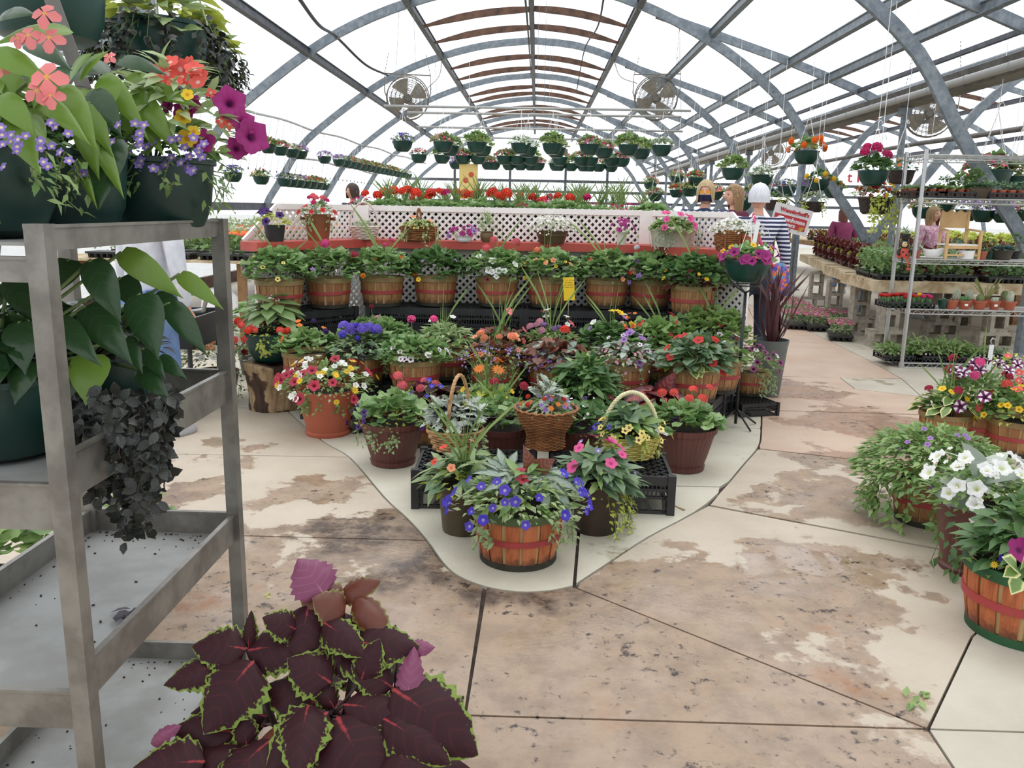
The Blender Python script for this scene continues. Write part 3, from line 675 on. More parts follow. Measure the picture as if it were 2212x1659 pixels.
# ================================================================= LATTICE BENCH
def clipseg(p, d, poly):
    t0, t1 = -9., 9.; n = len(poly)
    for i in range(n):
        a = poly[i]; b = poly[(i+1) % n]; nx, ny = -(b[1]-a[1]), b[0]-a[0]   # inward normal for ccw
        num = (p[0]-a[0])*nx+(p[1]-a[1])*ny; den = d[0]*nx+d[1]*ny
        if abs(den) < 1e-9:
            if num < 0: return None
            continue
        t = -num/den
        if den > 0: t0 = max(t0, t)
        else: t1 = min(t1, t)
    return (t0, t1) if t1-t0 > .01 else None
def lattice(poly, pitch=.0605, wd=.0098, th=.006):
    """two layers of diagonal strips inside a ccw polygon in the local x,z plane"""
    mb = MB(); xs = [p[0] for p in poly]; zs = [p[1] for p in poly]; q = math.sqrt(.5)
    for s, y in ((1, -th/2), (-1, th/2)):
        x = min(xs)-(max(zs)-min(zs))-.1
        while x < max(xs)+(max(zs)-min(zs))+.1:
            c = clipseg((x, min(zs)), (s*q, q), poly)
            if c: mb.bar((x+s*q*c[0], y, min(zs)+q*c[0]), (x+s*q*c[1], y, min(zs)+q*c[1]), wd*2, th, up=(0, 1, 0))
            x += pitch
    return mb
bench = thing('lattice_bench', (0, 0, 0), 'long white lattice display bench with a red plank shelf, curving behind the barrel baskets', 'bench')
LA, LB, LC, LD = (-2.06, 6.1), (-1.45, 7.0), (.88, 7.0), (1.57, 6.2)
ZS, ZT = 1.18, 1.455
def panel(p, q, z0, z1, name='lattice_panel', poly=None, off=0., ztop2=None):
    p, q = Vector(p), Vector(q); d = q-p; W = d.length; rz = math.atan2(d.y, d.x); n = Vector((-d.y, d.x)).normalized()*off
    poly = poly or [(0, z0), (W, z0), (W, z1), (0, z1)]
    lattice(poly).build(name, M_lattice, bench, loc=(p.x+n.x, p.y+n.y, 0), rot=(0, 0, rz)); return W, rz, n
for p, q in ((LA, LB), (LB, LC), (LC, LD)):
    W, rz, n = panel(p, q, .06, ZS-.07)
    mb = MB(); mb.box((W/2, .012, .05), (W, .03, .09)); mb.box((W/2, .012, ZS-.09), (W, .03, .05)); mb.box((.02, .014, .6), (.04, .03, 1.1)); mb.box((W-.02, .014, .6), (.04, .03, 1.1))
    mb.build('lattice_frame', M_lattice, bench, loc=(p[0], p[1], 0), rot=(0, 0, rz))
UO = .16
W1 = math.dist(LA, LB)
panel(LA, LB, ZS, ZT, poly=[(.02, ZS), (W1+.05, ZS), (W1+.05, ZT), (.34, ZT)], off=UO)
panel(LB, LC, ZS, ZT, off=UO); W3 = math.dist(LC, LD)
panel(LC, LD, ZS, ZT, poly=[(-.05, ZS), (W3-.02, ZS), (W3-.30, ZT), (-.05, ZT)], off=UO)
for p, q, a, b in ((LA, LB, .34, W1+.07), (LB, LC, 0, math.dist(LB, LC)), (LC, LD, -.06, W3-.30)):
    p, q = Vector(p), Vector(q); d = (q-p); rz = math.atan2(d.y, d.x); n = Vector((-d.y, d.x)).normalized()*UO
    mb = MB(); mb.box(((a+b)/2, 0, ZT-.02), (b-a, .04, .045)); mb.build('top_rail', M_lattice, bench, loc=(p.x+n.x, p.y+n.y, 0), rot=(0, 0, rz))
for (p, q, a, b) in ((LA, LB, .02, .34), (LC, LD, W3-.02, W3-.30)):
    p, q = Vector(p), Vector(q); d = (q-p); rz = math.atan2(d.y, d.x); n = Vector((-d.y, d.x)).normalized()*UO
    MB().bar((a, 0, ZS), (b, 0, ZT-.01), .03, .03).build('slanted_rail', M_lattice, bench, loc=(p.x+n.x, p.y+n.y, 0), rot=(0, 0, rz))
for (x, y) in ((-1.49, 7.13), (.93, 7.13)): MB().box((x, y, (ZS+ZT)/2), (.13, .03, ZT-ZS)).build('joint_board', M_lattice, bench, rot=(0, 0, 0))
# end returns
for p, q in ((LA, (-2.1, 6.5)), (LD, (1.68, 6.68))):
    a, b = (q, p) if p is LA else (p, q)
    panel(a, b, .06, ZS-.07)
# red shelf as a mitred plank
fr = [(-2.17, 6.1), (-2.0, 5.96), (-1.40, 6.86), (.83, 6.86), (1.50, 6.06), (1.73, 6.24)]
bk = [(-2.1, 6.42), (-2.02, 6.36), (-1.55, 7.22), (.98, 7.22), (1.66, 6.48), (1.76, 6.54)]
mb = MB(); k = len(fr)
vs = [(x, y, z) for z in (ZS-.065, ZS) for x, y in fr+bk]; fs = []
for i in range(k-1):
    fs += [(2*k+i, 2*k+i+1, 3*k+i+1, 3*k+i), (i, k+i, k+i+1, i+1), (i, i+1, 2*k+i+1, 2*k+i), (k+i+1, k+i, 3*k+i, 3*k+i+1)]
fs += [(0, 2*k, 3*k, k), (k-1, 2*k-1, 4*k-1, 3*k-1)]
mb.add(vs, fs).build('red_shelf', M_red, bench)
# raised bed, and dark sheets added as painted shade behind the lattice holes
M_bedshade = mat('dark_bed_and_shade', srgb(44, 42, 48), .8)
mb = MB(); mb.box((-.28, 7.32, .7), (2.3, .03, 1.35)); mb.build('shade_backing', M_bedshade, bench)
mb = MB(); mb.box((-.25, 8.6, 1.27), (2.7, 2.4, .05))
mb.build('bed_board', M_bedshade, bench)
for (p, q, n0) in ((LA, LB, .26), (LC, LD, .26)):
    p, q = Vector(p), Vector(q); d = (q-p); rz = math.atan2(d.y, d.x); n = Vector((-d.y, d.x)).normalized()*n0; W = d.length
    MB().box((W*(.6 if p.x < 0 else .4), 0, .6), (W*.62, .03, 1.1)).build('shade_backing', M_bedshade, bench, loc=(p.x+n.x, p.y+n.y, 0), rot=(0, 0, rz))
for x in (-1.5, 1.0):
    for y in (7.5, 9.7): MB().box((x, y, .62), (.09, .09, 1.25)).build('bed_leg', M_wood, bench)
# ================================================================= BLACK CRATES
def crate_mesh(L=.6, Wd=.4, Hh=.2):
    mb = MB(); t = .016
    for x in (-L/2+t/2, L/2-t/2):
        for y in (-Wd/2+t/2, Wd/2-t/2): mb.box((x, y, Hh/2), (t*2.4, t*2.4, Hh))
    for y in (-Wd/2+t/2, Wd/2-t/2):
        for z in (.012, Hh*.42, Hh*.62, Hh-.03): mb.box((0, y, z), (L, t, .014 if z < Hh-.04 else .045))
        k = 30
        for i in range(1, k): mb.box((-L/2+L*i/k, y, Hh*.66), (.007, t*.6, Hh*.45))
        for s in (-1, 1):
            mb.bar((s*.20, y-.004*np.sign(y), .01), (s*.16, y-.004*np.sign(y), Hh*.42), .012, .02); mb.box((s*.26, y, Hh*.25), (.012, t, Hh*.4))
        mb.box((0, y, Hh*.25), (.30, t*.4, Hh*.3))
    for x in (-L/2+t/2, L/2-t/2):
        for z in (.012, Hh*.42, Hh*.62, Hh-.03): mb.box((x, 0, z), (t, Wd, .014 if z < Hh-.04 else .045))
        for i in range(1, 18): mb.box((x, -Wd/2+Wd*i/18, Hh*.6), (t*.6, .007, Hh*.6))
    # top: recessed net of diagonal ribs
    for s in (1, -1):
        x = -L/2-Wd
        while x < L/2+.05:
            c = clipseg((x if s > 0 else x+Wd, -Wd/2), (s*.7071, .7071), [(-L/2+.02, -Wd/2+.02), (L/2-.02, -Wd/2+.02), (L/2-.02, Wd/2-.02), (-L/2+.02, Wd/2-.02)])
            if c:
                x0 = x if s > 0 else x+Wd
                mb.bar((x0+s*.7071*c[0], -Wd/2+.7071*c[0], Hh-.014), (x0+s*.7071*c[1], -Wd/2+.7071*c[1], Hh-.014), .009, .012)
            x += .062
    mb.box((0, 0, Hh-.024), (L-.03, Wd-.03, .006))
    return mb.mesh('crate', M_black)
CR = crate_mesh()
def crate(x, y, z, rz, label, group='black plastic bulb crates', h=1.):
    return ob('bulb_crate', CR, None, (x, y, z), (0, 0, rz), (1, 1, h), label, 'crate', group)
crate(-.275, 4.05, 0, .02, 'black plastic bulb crate under the twig basket, left of the front pair')
crate(.40, 4.06, 0, -.03, 'black plastic bulb crate under the yellow handled basket, right of the front pair')
# stepped tiers: A one crate high, B two, C three
TA, TB, TC = .25, .46, .69
hs = .25/.2
lab = 'black plastic bulb crate hidden in the stepped stack under the barrel baskets'
for (x, y, r) in [(-1.29, 5.72, 0), (-.85, 5.38, 0), (-.24, 5.38, 0), (.37, 5.38, 0)]: crate(x, y, 0, r, lab, h=hs)
crate(1.01, 5.40, 0, 1.15, 'outermost low black crate on the pale concrete, under the scarlet impatiens basket', h=hs)
for (x, y, r) in [(-.77, 5.87, 0), (-.15, 5.86, 0), (.47, 5.86, 0)]:
    crate(x, y, 0, r, lab, h=hs)
for (x, y, r) in [(-1.72, 6.26, .902), (-1.01, 6.62, 0), (-.39, 6.62, 0), (.23, 6.62, 0), (.85, 6.62, 0)]:
    for k in range(3): crate(x, y, k*.23, r, lab, h=1.15)
for k in range(3): o = crate(1.17, 6.27, k*.23, -.859, lab); o.scale = (.6, 1, 1.15)
for (x, y, l) in ((.90, 5.87, 'small black crate under the second-row basket at the right'), (1.25, 5.94, 'small black crate under the upright geranium basket at the right end')): o = crate(x, y, 0, .9, l); o.scale = (.5, .75, 1.25)
o = crate(1.62, 6.05, 0, .3, 'low black crate under the small basket of veined petunias'); o.scale = (.5, .7, .5)
# ================================================================= PEOPLE
M_skin = mat('skin', srgb(222, 172, 146), .5, 0, srgb(212, 158, 134), 12)
M_jean = mat('blue_denim', srgb(108, 136, 176), .85, 0, srgb(86, 112, 156), 10); M_jeand = mat('dark_trousers', srgb(44, 48, 62), .85)
def stripe_mat():
    m, nt, b, o = _new('navy_white_stripes'); sp = N(nt, 'ShaderNodeSeparateXYZ'); nt.links.new(objco(nt), sp.inputs[0])
    s = math_(nt, 'SINE', math_(nt, 'MULTIPLY', math_(nt, 'ADD', sp.outputs['Z'], math_(nt, 'MULTIPLY', noise(nt, 6, 2, .5, objco(nt)), .012)), 2*math.pi/.036))
    nt.links.new(mixc(nt, rng_(nt, s, -.25, .05), srgb(220, 222, 230), srgb(40, 46, 82)), b.inputs['Base Color']); b.inputs['Roughness'].default_value = .85; return m
def hair_mat(name, a, b_):
    m, nt, b, o = _new(name); mp = N(nt, 'ShaderNodeMapping'); mp.inputs['Scale'].default_value = (60, 60, 5); nt.links.new(objco(nt), mp.inputs[0]); n = noise(nt, 2, 4, .6, mp.outputs[0])
    nt.links.new(mixc(nt, rng_(nt, n, .3, .7), a, b_), b.inputs['Base Color']); b.inputs['Roughness'].default_value = .5; bump(nt, b, n, .5); return m
def skin_obj(verts, edges, radii, root_i=0, sub=1):
    me = bpy.data.meshes.new('tmp'); me.from_pydata([tuple(v) for v in verts], edges, []); o = bpy.data.objects.new('tmp', me); COL.objects.link(o)
    o.modifiers.new('s', 'SKIN'); 
    sv = me.skin_vertices[0].data if me.skin_vertices else None
    if sv is None:
        bpy.context.view_layer.objects.active = o; bpy.ops.mesh.customdata_skin_add(); sv = me.skin_vertices[0].data
    for i, r in enumerate(radii): sv[i].radius = (r, r) if not hasattr(r, '__len__') else r; sv[i].use_root = (i == root_i)
    o.modifiers[0].use_smooth_shade = True
    s = o.modifiers.new('u', 'SUBSURF'); s.levels = sub; s.render_levels = sub; return o
def head_mesh(H, c, turn, face=True):
    """head as one shaped surface: skull, brow, eye sockets, nose, lips, chin; faces +Y before the turn"""
    vs = []; fs = []; nu, nv = 36, 26; s = H/1.68
    for i in range(nv+1):
        th = math.pi*i/nv; z = math.cos(th)
        for j in range(nu):
            ph = 2*math.pi*j/nu; f = math.cos(ph-math.pi/2); x, y = math.sin(th)*math.cos(ph), math.sin(th)*math.sin(ph)
            w = .076*(1-.24*max(0, -z)**1.3); d = .096*(1-.12*max(0, -z))
            g = lambda a, b, sa, sb: math.exp(-((math.atan2(x, max(.01, y))-a)/sa)**2-((z-b)/sb)**2) if y > 0 else 0
            k = 0
            if face: k = .024*g(0, -.16, .16, .16)+.010*g(0, -.02, .12, .2)-.010*(g(.42, .06, .2, .12)+g(-.42, .06, .2, .12))+.006*g(0, .2, .6, .1)+.008*g(0, -.5, .3, .07)-.005*g(0, -.62, .4, .04)+.013*g(0, -.8, .4, .14)+.006*(g(.8, -.2, .3, .2)+g(-.8, -.2, .3, .2))
            vs.append((x*(w+k*.3)*s, (y*(d+k)+k*.6*(y > 0))*s, z*.118*s))
    for i in range(nv):
        for j in range(nu): a = i*nu+j; b = i*nu+(j+1) % nu; fs.append((a, a+nu, b+nu, b))
    n0 = len(vs)
    for sx in (-1, 1):   # ears
        b = len(vs)
        for i in range(5):
            for j in range(8):
                t = i/4*math.pi; a = 2*math.pi*j/8; vs.append(((sx*(.074+.012*math.sin(t)*math.cos(a)))*s, (-.008+.018*math.sin(t)*math.sin(a))*s, (-.005+.032*math.cos(t))*s))
        for i in range(4):
            for j in range(8): fs.append((b+i*8+j, b+(i+1)*8+j, b+(i+1)*8+(j+1) % 8, b+i*8+(j+1) % 8))
    R = Matrix.Rotation(turn, 3, 'Z'); return [R @ Vector(v)+c for v in vs], fs
def hair_mesh(H, c, turn, L, window=58, hairline=.052, vol=1.14, bun=False):
    s = H/1.68; nu, nv = 48, 14; vs = []; fs = []
    for i in range(nv+1):
        t = i/nv
        for j in range(nu):
            ph = 2*math.pi*j/nu; da = abs((ph-math.pi/2+math.pi) % (2*math.pi)-math.pi); inwin = 1/(1+math.exp((math.degrees(da)-window)/5))
            ze = hairline*inwin+(-L)*(1-inwin); vz = .118*(1+(vol-1)*.5); z = vz*(1-t)+ze*t; q = max(-1, min(1, z/vz)); rr = math.sqrt(max(0, 1-q*q)) if z > 0 else 1-.12*min(1, -z/.25)
            w = .076*vol*rr+.004*math.sin(j*2.3)*(t > .2); d = .098*vol*rr+.003*math.sin(j*1.7)*(t > .2)
            if i == 0: w = d = 0.001
            vs.append((math.cos(ph)*w*s, (math.sin(ph)*d-.006)*s, z*s+(.004*math.sin(j*3.1)*s if i == nv else 0)))
    for i in range(nv):
        for j in range(nu): a = i*nu+j; b = i*nu+(j+1) % nu; fs.append((a, a+nu, b+nu, b))
    if bun:
        b0 = len(vs)
        for i in range(9):
            for j in range(12):
                t = i/8*math.pi; a = 2*math.pi*j/12; vs.append((.05*s*math.sin(t)*math.cos(a), (-.09+.045*math.sin(t)*math.sin(a))*s, (.07+.045*math.cos(t))*s))
        for i in range(8):
            for j in range(12): fs.append((b0+i*12+j, b0+(i+1)*12+j, b0+(i+1)*12+(j+1) % 12, b0+i*12+(j+1) % 12))
    R = Matrix.Rotation(turn, 3, 'Z'); return [R @ Vector(v)+c for v in vs], fs
PQ = []
def person(loc, rz, H, label, top, legs, hair, hairL, turn=0., arms='down', lean=0., wide=1., window=58, bun=False, face=True, step=0., sleeves=True, eyes=True, vol=1.14):
    """queue a figure; local frame faces +Y"""
    r = thing('person', loc, label, 'person', None, rz); h = H
    pel = Vector((0, 0, .53*h)); ln = lambda z: Vector((0, math.sin(lean)*(z-.53*h), .53*h+math.cos(lean)*(z-.53*h)))
    V = [pel, ln(.60*h), ln(.69*h), ln(.78*h), ln(.815*h), ln(.865*h), ln(.885*h)]; E = [(i, i+1) for i in range(6)]
    Rb = [.075, .07, .07, .06, .05, .047, .045]
    Rt = [.13*wide, .125*wide, .136*wide, .122*wide, .075, .062]
    Vt = [pel+Vector((0, 0, -.05*h))]+[v.copy() for v in V[1:5]]+[ln(.846*h)]; Et = [(i, i+1) for i in range(5)]
    for s in (-1, 1):
        sh_ = ln(.803*h)+Vector((s*.104*h*wide**.6, 0, 0)); n = len(V)
        if arms == 'down': el = sh_+Vector((s*.045*h, -.02, -.17*h)); wr = el+Vector((s*.0, .05, -.145*h))
        elif arms == 'fwd': el = sh_+Vector((s*.03*h, .06, -.16*h)); wr = el+Vector((-s*.03, .22, .0))
        else: el = sh_+Vector((s*.05*h, .14, -.13*h)); wr = el+Vector((0, .2, -.03*h))
        d = (wr-el).normalized(); pa = wr+d*.05; side = d.cross(Vector((s, 0, 0))).normalized() if abs(d.z) < .9 else Vector((0, 1, 0))
        V += [sh_, (sh_+el)/2, el, (el+wr)/2, wr, pa]; E += [(3, n), (n, n+1), (n+1, n+2), (n+2, n+3), (n+3, n+4), (n+4, n+5)]; Rb += [.035, .034, .032, .03, .024, .03]
        up_ = side; ac = d.cross(up_).normalized(); k = n+5
        for f, (o_, L) in enumerate(((-.027, .062), (-.009, .072), (.009, .068), (.027, .054))):
            b = pa+up_*o_+d*.022; V += [b, b+d*L*.5+ac*.006, b+d*L+ac*.02]; m_ = len(V); E += [(k, m_-3), (m_-3, m_-2), (m_-2, m_-1)]; Rb += [.009, .0085, .007]
        tb = wr+up_*.03+d*.02; V += [tb, tb+up_*.014+d*.03]; E += [(n+4, len(V)-2), (len(V)-2, len(V)-1)]; Rb += [.010, .008]
        nt_ = len(Vt); Vt += [sh_, (sh_+el)/2, el]; Et += [(3, nt_), (nt_, nt_+1), (nt_+1, nt_+2)]; Rt += [.074, .064, .054]
        if sleeves: Vt += [(el+wr)/2, wr-d*.015]; Et += [(nt_+2, nt_+3), (nt_+3, nt_+4)]; Rt += [.046, .04]
    Vl = [pel]; El = []; Rl = [.125*wide]
    for s in (-1, 1):
        hp = pel+Vector((s*.058*h, 0, -.03*h)); st_ = step*s; kn = Vector((s*.058*h, .02+st_*.5, .285*h)); an = Vector((s*.06*h, st_-.02, .055*h)); n = len(V)
        V += [hp, kn, an, an+Vector((0, .1, -.03*h))]; E += [(0, n), (n, n+1), (n+1, n+2), (n+2, n+3)]; Rb += [.06, .04, .033, .03]
        m_ = len(Vl); Vl += [hp, (hp+kn)/2, kn, (kn+an)/2, an+Vector((0, 0, .015))]; El += [(0, m_), (m_, m_+1), (m_+1, m_+2), (m_+2, m_+3), (m_+3, m_+4)]; Rl += [.098*wide, .085, .066, .06, .055]
        mb = MB(); mb.lathe([(.0, 0), (.042, 0), (.048, .02), (.045, .05), (.034, .085)], 16, c=(an.x, 0, 0)); V2 = [(x, (y*2.3+.045 if y > 0 else y*1.3+.02)+an.y, z*(1 if y < .01 else .72)) for x, y, z in mb.V]; mb.V = V2
        mb.build('shoe', mat('grey_shoe', srgb(170, 172, 176), .6), r, smooth=True)
    c = V[6]+Vector((0, .012+.02*math.sin(lean), .043*h))
    PQ.append((r, skin_obj(V, E, Rb), skin_obj(Vt, Et, Rt), skin_obj(Vl, El, Rl), (h, c, turn, face), top, legs))
    hv, hf = hair_mesh(h, c, turn, hairL, window=window, bun=bun, vol=vol); ob('hair', mesh_np('hair', hv, hf, hair), r)
    R = Matrix.Rotation(turn, 3, 'Z'); s = h/1.68
    if eyes and face:
        for sx in (-1, 1):
            mb = MB(); q = R @ Vector((sx*.031*s, .0835*s, .006*s))+c; mb.lathe([(0, -.006), (.009, -.003), (.011, 0), (.009, .003), (0, .006)], 10, c=tuple(q), sy=.5); mb.build('eye', mat('dark_eye', srgb(52, 44, 44), .3), r, smooth=True)
        q = R @ Vector((0, .092*s, -.058*s))+c; mb = MB(); mb.lathe([(0, -.006), (.018, -.001), (.018, .001), (0, .006)], 10, c=tuple(q), sy=.4); mb.build('mouth', mat('lips', srgb(190, 100, 98), .5), r, smooth=True)
    r['_c'] = tuple(c); return r, c, R, s
def finish_people():
    dg = bpy.context.evaluated_depsgraph_get(); dg.update()
    for (r, b, t, l, hd, top, legs) in PQ:
        out = []
        for o in (b, t, l): out.append(bpy.data.meshes.new_from_object(o.evaluated_get(dg)))
        hv, hf = head_mesh(*hd); me = out[0]; n = len(me.vertices)
        bm = bmesh.new(); bm.from_mesh(me); vv = [bm.verts.new(v) for v in hv]
        for f in hf:
            u = [];  [u.append(x) for x in f if x not in u]
            try: bm.faces.new([vv[i] for i in u])
            except ValueError: pass
        bmesh.ops.remove_doubles(bm, verts=vv, dist=.0004); bmesh.ops.recalc_face_normals(bm, faces=list(bm.faces))
        m2 = bpy.data.meshes.new('body'); bm.to_mesh(m2); bm.free(); m2.polygons.foreach_set('use_smooth', np.full(len(m2.polygons), True)); m2.materials.append(M_skin); ob('body', m2, r)
        for me, nm, m in ((out[1], 'top_garment', top), (out[2], 'trousers', legs)):
            me.materials.clear(); me.materials.append(m); me.polygons.foreach_set('use_smooth', np.full(len(me.polygons), True)); ob(nm, me, r)
        for o in (b, t, l): bpy.data.objects.remove(o, do_unlink=True)
        if '_c' in r: del r['_c']
M_white_h = hair_mat('white_hair', srgb(236, 236, 240), srgb(206, 208, 216)); M_blond = hair_mat('ash_blond_hair', srgb(206, 182, 138), srgb(164, 138, 98)); M_lbrown = hair_mat('light_brown_hair', srgb(178, 144, 96), srgb(120, 90, 62)); M_dbrown = hair_mat('dark_brown_hair', srgb(74, 52, 40), srgb(50, 36, 28)); M_auburn = hair_mat('auburn_hair', srgb(128, 74, 54), srgb(90, 50, 38))
M_stripe = stripe_mat(); M_navy = mat('navy_shirt', srgb(48, 62, 100), .85, 0, srgb(40, 52, 88), 8); M_maroon = mat('maroon_hoodie', srgb(104, 46, 66), .9, 0, srgb(90, 38, 56), 8); M_plum = mat('plum_top', srgb(140, 58, 96), .85, 0, srgb(124, 50, 84), 6); M_hood = mat('pale_grey_hoodie', srgb(216, 218, 224), .9, 0, srgb(196, 198, 206), 10)
p = A(1641, 420, 7.7); pa, c, R, s = person((p.x, 7.7, 0), 0, 1.715, 'person seen from behind with short white hair and a navy striped top', M_stripe, M_jeand, M_white_h, .045, wide=1.18, vol=1.2, face=False, window=40)
mb = MB(); mb.tube([(-.05, -.03, 1.44), (-.06, -.125, 1.39), (-.02, -.148, 1.25), (.06, -.145, 1.1), (.14, -.13, .98)], .013, 6); mb.build('bag_strap', mat('pink_strap', srgb(222, 84, 128), .7), pa, smooth=True)
def patch_mat():
    m, nt, b, o = _new('colourful_cloth'); v = N(nt, 'ShaderNodeTexVoronoi'); v.inputs['Scale'].default_value = 34; nt.links.new(objco(nt), v.inputs['Vector']); cr = N(nt, 'ShaderNodeValToRGB'); sp = N(nt, 'ShaderNodeSeparateColor'); nt.links.new(v.outputs['Color'], sp.inputs[0]); nt.links.new(sp.outputs[0], cr.inputs[0]); cr.color_ramp.interpolation = 'CONSTANT'
    e = cr.color_ramp.elements; e[0].color = srgb(80, 84, 160); e[1].position = .25; e[1].color = srgb(224, 120, 60)
    for q_, c_ in ((.45, srgb(196, 84, 130)), (.6, srgb(90, 150, 190)), (.75, srgb(140, 96, 170)), (.9, srgb(230, 160, 130))): x = e.new(q_); x.color = c_
    nt.links.new(cr.outputs[0], b.inputs['Base Color']); b.inputs['Roughness'].default_value = .8; return m
mb = MB(); mb.lathe([(.01, 0), (.085, .02), (.105, .1), (.09, .24), (.05, .31), (.02, .32)], 20, c=(.2, -.12, .70), sy=.4); mb.build('shoulder_bag', patch_mat(), pa, smooth=True)
p = A(1524, 420, 8.9); pa, c, R, s = person((p.x, 8.9, 0), math.pi-.12, 1.785, 'person with an ash blond bob, orange and navy face mask and navy shirt', M_navy, M_jean, M_blond, .10, turn=-.15, arms='fwd', window=44, wide=1.12)
def mask_mat():
    m, nt, b, o = _new('striped_mask'); sp = N(nt, 'ShaderNodeSeparateXYZ'); nt.links.new(N(nt, 'ShaderNodeTexCoord').outputs['Generated'], sp.inputs[0]); z = sp.outputs['Z']
    c1_ = mixc(nt, rng_(nt, z, .62, .64), srgb(30, 30, 66), srgb(236, 230, 220)); c2_ = mixc(nt, rng_(nt, z, .68, .70), c1_, srgb(232, 160, 50)); nt.links.new(c2_, b.inputs['Base Color']); b.inputs['Roughness'].default_value = .8; return m
vs = []; fs = []; n = 12; k = 9
for i in range(k):
    for j in range(n+1):
        a = math.radians(-68+136*j/n); z = .012-.10*i/(k-1); bul = .020*math.exp(-(a/.35)**2)*math.sin(math.pi*min(1, (i+2)/(k+1))); w_ = (.082-.014*i/(k-1)); vs.append(R @ Vector((math.sin(a)*w_*s, (math.cos(a)*(.100-.012*i/(k-1))+bul)*s, z*s))+c)
fs = [(i*(n+1)+j, i*(n+1)+j+1, (i+1)*(n+1)+j+1, (i+1)*(n+1)+j) for i in range(k-1) for j in range(n)]
ob('face_mask', mesh_np('face_mask', vs, fs, mask_mat()), pa)
mb = MB()
for i, (x0, z0, x1, z1) in enumerate([(-.10, 1.22, -.07, 1.27), (-.07, 1.27, -.06, 1.21), (-.03, 1.23, -.03, 1.28), (-.03, 1.28, .01, 1.25), (.01, 1.25, -.02, 1.235), (.04, 1.27, .07, 1.28), (.04, 1.27, .06, 1.24)]): mb.bar((x0, .129, z0), (x1, .129, z1), .012, .004, up=(0, 1, 0))
mb.build('shirt_print', M_white, pa)
p = A(1576, 420, 9.75); pa, c, R, s = person((p.x+.06, 9.75, 0), math.pi/2+.35, 1.775, 'person in a maroon hoodie with long light brown hair, seen in profile', M_maroon, M_jean, M_lbrown, .19, turn=-.1, arms='fwd', window=70, wide=1.1)
mb = MB(); mb.lathe([(.085, 0), (.115, -.02), (.12, -.06), (.09, -.09)], 24, c=(0, -.035, 1.47)); mb.build('hood', M_maroon, pa, smooth=True)
for sx in (-1, 1):
    q = R @ Vector((sx*.04, .085, .085))+c; mb = MB(); mb.lathe([(0, -.004), (.024, 0), (0, .004)], 14, c=tuple(q)); mb.build('sunglasses_lens', mat('pale_lens', srgb(226, 232, 240), .1), pa, smooth=True)
p = A(1826, 470, 15.9); pa, c, R, s = person((p.x, 15.9, 0), .1, 1.6, 'person seen from behind in a plum top with auburn hair, by the steel legs', M_plum, M_jean, M_auburn, .16, lean=.12, wide=1.2, face=False, window=40)
p = A(322, 700, 5.0); pa, c, R, s = person((p.x, 5.0, 0), -.5, 1.66, 'person in a pale grey hoodie and blue jeans behind the metal cart', M_hood, M_jean, M_dbrown, .15, arms='down', lean=.12, wide=1.1, step=.09)
p = A(762, 400, 13.2); pa, c, R, s = person((p.x, 13.2, 0), 2.6, 1.80, 'distant person with dark brown hair showing above the red geraniums', M_jeand, M_jean, M_dbrown, .10, face=True, window=30)
p = A(2016, 462, 12.2); pa, c, R, s = person((p.x, 12.2, 0), math.pi+.4, 1.60, 'distant person with long auburn hair seen through the wire rack', mat('floral_top', srgb(190, 120, 150), .85, 0, srgb(220, 200, 205), 26), M_jean, M_lbrown, .2, window=50)
finish_people()
# ================================================================= PLANTERS
def stave_mesh(R, r0, h, n, m, frac=.8, th=.006, out=.003):
    key = ('stave', R, r0, h, n, m.name)
    if key in MATS: return MATS[key]
    vs = []; fs = []; da = 2*math.pi/n*frac/2
    for i, t in enumerate((0, .35, .7, 1)):
        r = r0+(R-r0)*t+.006*math.sin(t*math.pi)+out
        for a in (-da, 0, da):
            vs.append((r*math.cos(a), r*math.sin(a), h*t))
    k = len(vs); vs += [(x*(1-th/max(.05, math.hypot(x, y))), y*(1-th/max(.05, math.hypot(x, y))), z) for x, y, z in vs]
    for i in range(3):
        for j in range(2): fs.append((i*3+j, i*3+j+1, i*3+j+4, i*3+j+3))
        fs += [(k+i*3, i*3, i*3+3, k+i*3+3), (i*3+2, k+i*3+2, k+i*3+5, i*3+5)]
    fs += [(9, 10, k+10, k+9), (10, 11, k+11, k+10)]
    me = mesh_np('stave', vs, fs, m, smooth=False); MATS[key] = me; return me
def hoop_mesh(r, z, w, th, m, name='hoop', n=40):
    key = (name, r, z, w, m.name)
    if key not in MATS:
        mb = MB(); mb.lathe([(r, z-w/2), (r+th, z-w/2), (r+th*1.1, z+w/2), (r, z+w/2)], n); MATS[key] = mb.mesh(name, m, True, 40)
    return MATS[key]
def basket(root, wood=None, hoop=None, R=.165, r0=.138, h=.22, n=16, base=None, band=None, tilt=None):
    wood = wood or M_stT; hoop = hoop or M_hoopT
    key = ('core', R, r0, h)
    if key not in MATS:
        mb = MB(); mb.lathe([(0, .004), (r0-.004, .004), ((R+r0)/2+.0005, h*.5), (R-.004, h), (R-.012, h-.001), (R-.014, h-.03)], 32); mb.mi = 1; mb.disc((0, 0, h-.028), R-.013, 28); MATS[key] = mb.mesh('basket', [M_stI, M_greenin], True, 40)
    b = ob('basket', MATS[key], root)
    st = stave_mesh(R, r0, h, n, wood)
    for i in range(n): ob('stave', st, b, rot=(0, 0, 2*math.pi*(i+.5)/n+random.uniform(-.03, .03)))
    ob('rim_hoop', hoop_mesh(R+.001, h-.012, .034, .008, hoop, 'rim_hoop'), b)
    rm = r0+(R-r0)*.52+.009
    ob('red_band', hoop_mesh(rm, h*.52, .024, .005, band or M_band, 'red_band'), b, rot=tilt)
    ob('base_hoop', hoop_mesh(r0+.002, .014, .026, .006, base or M_base, 'base_hoop'), b)
    return h
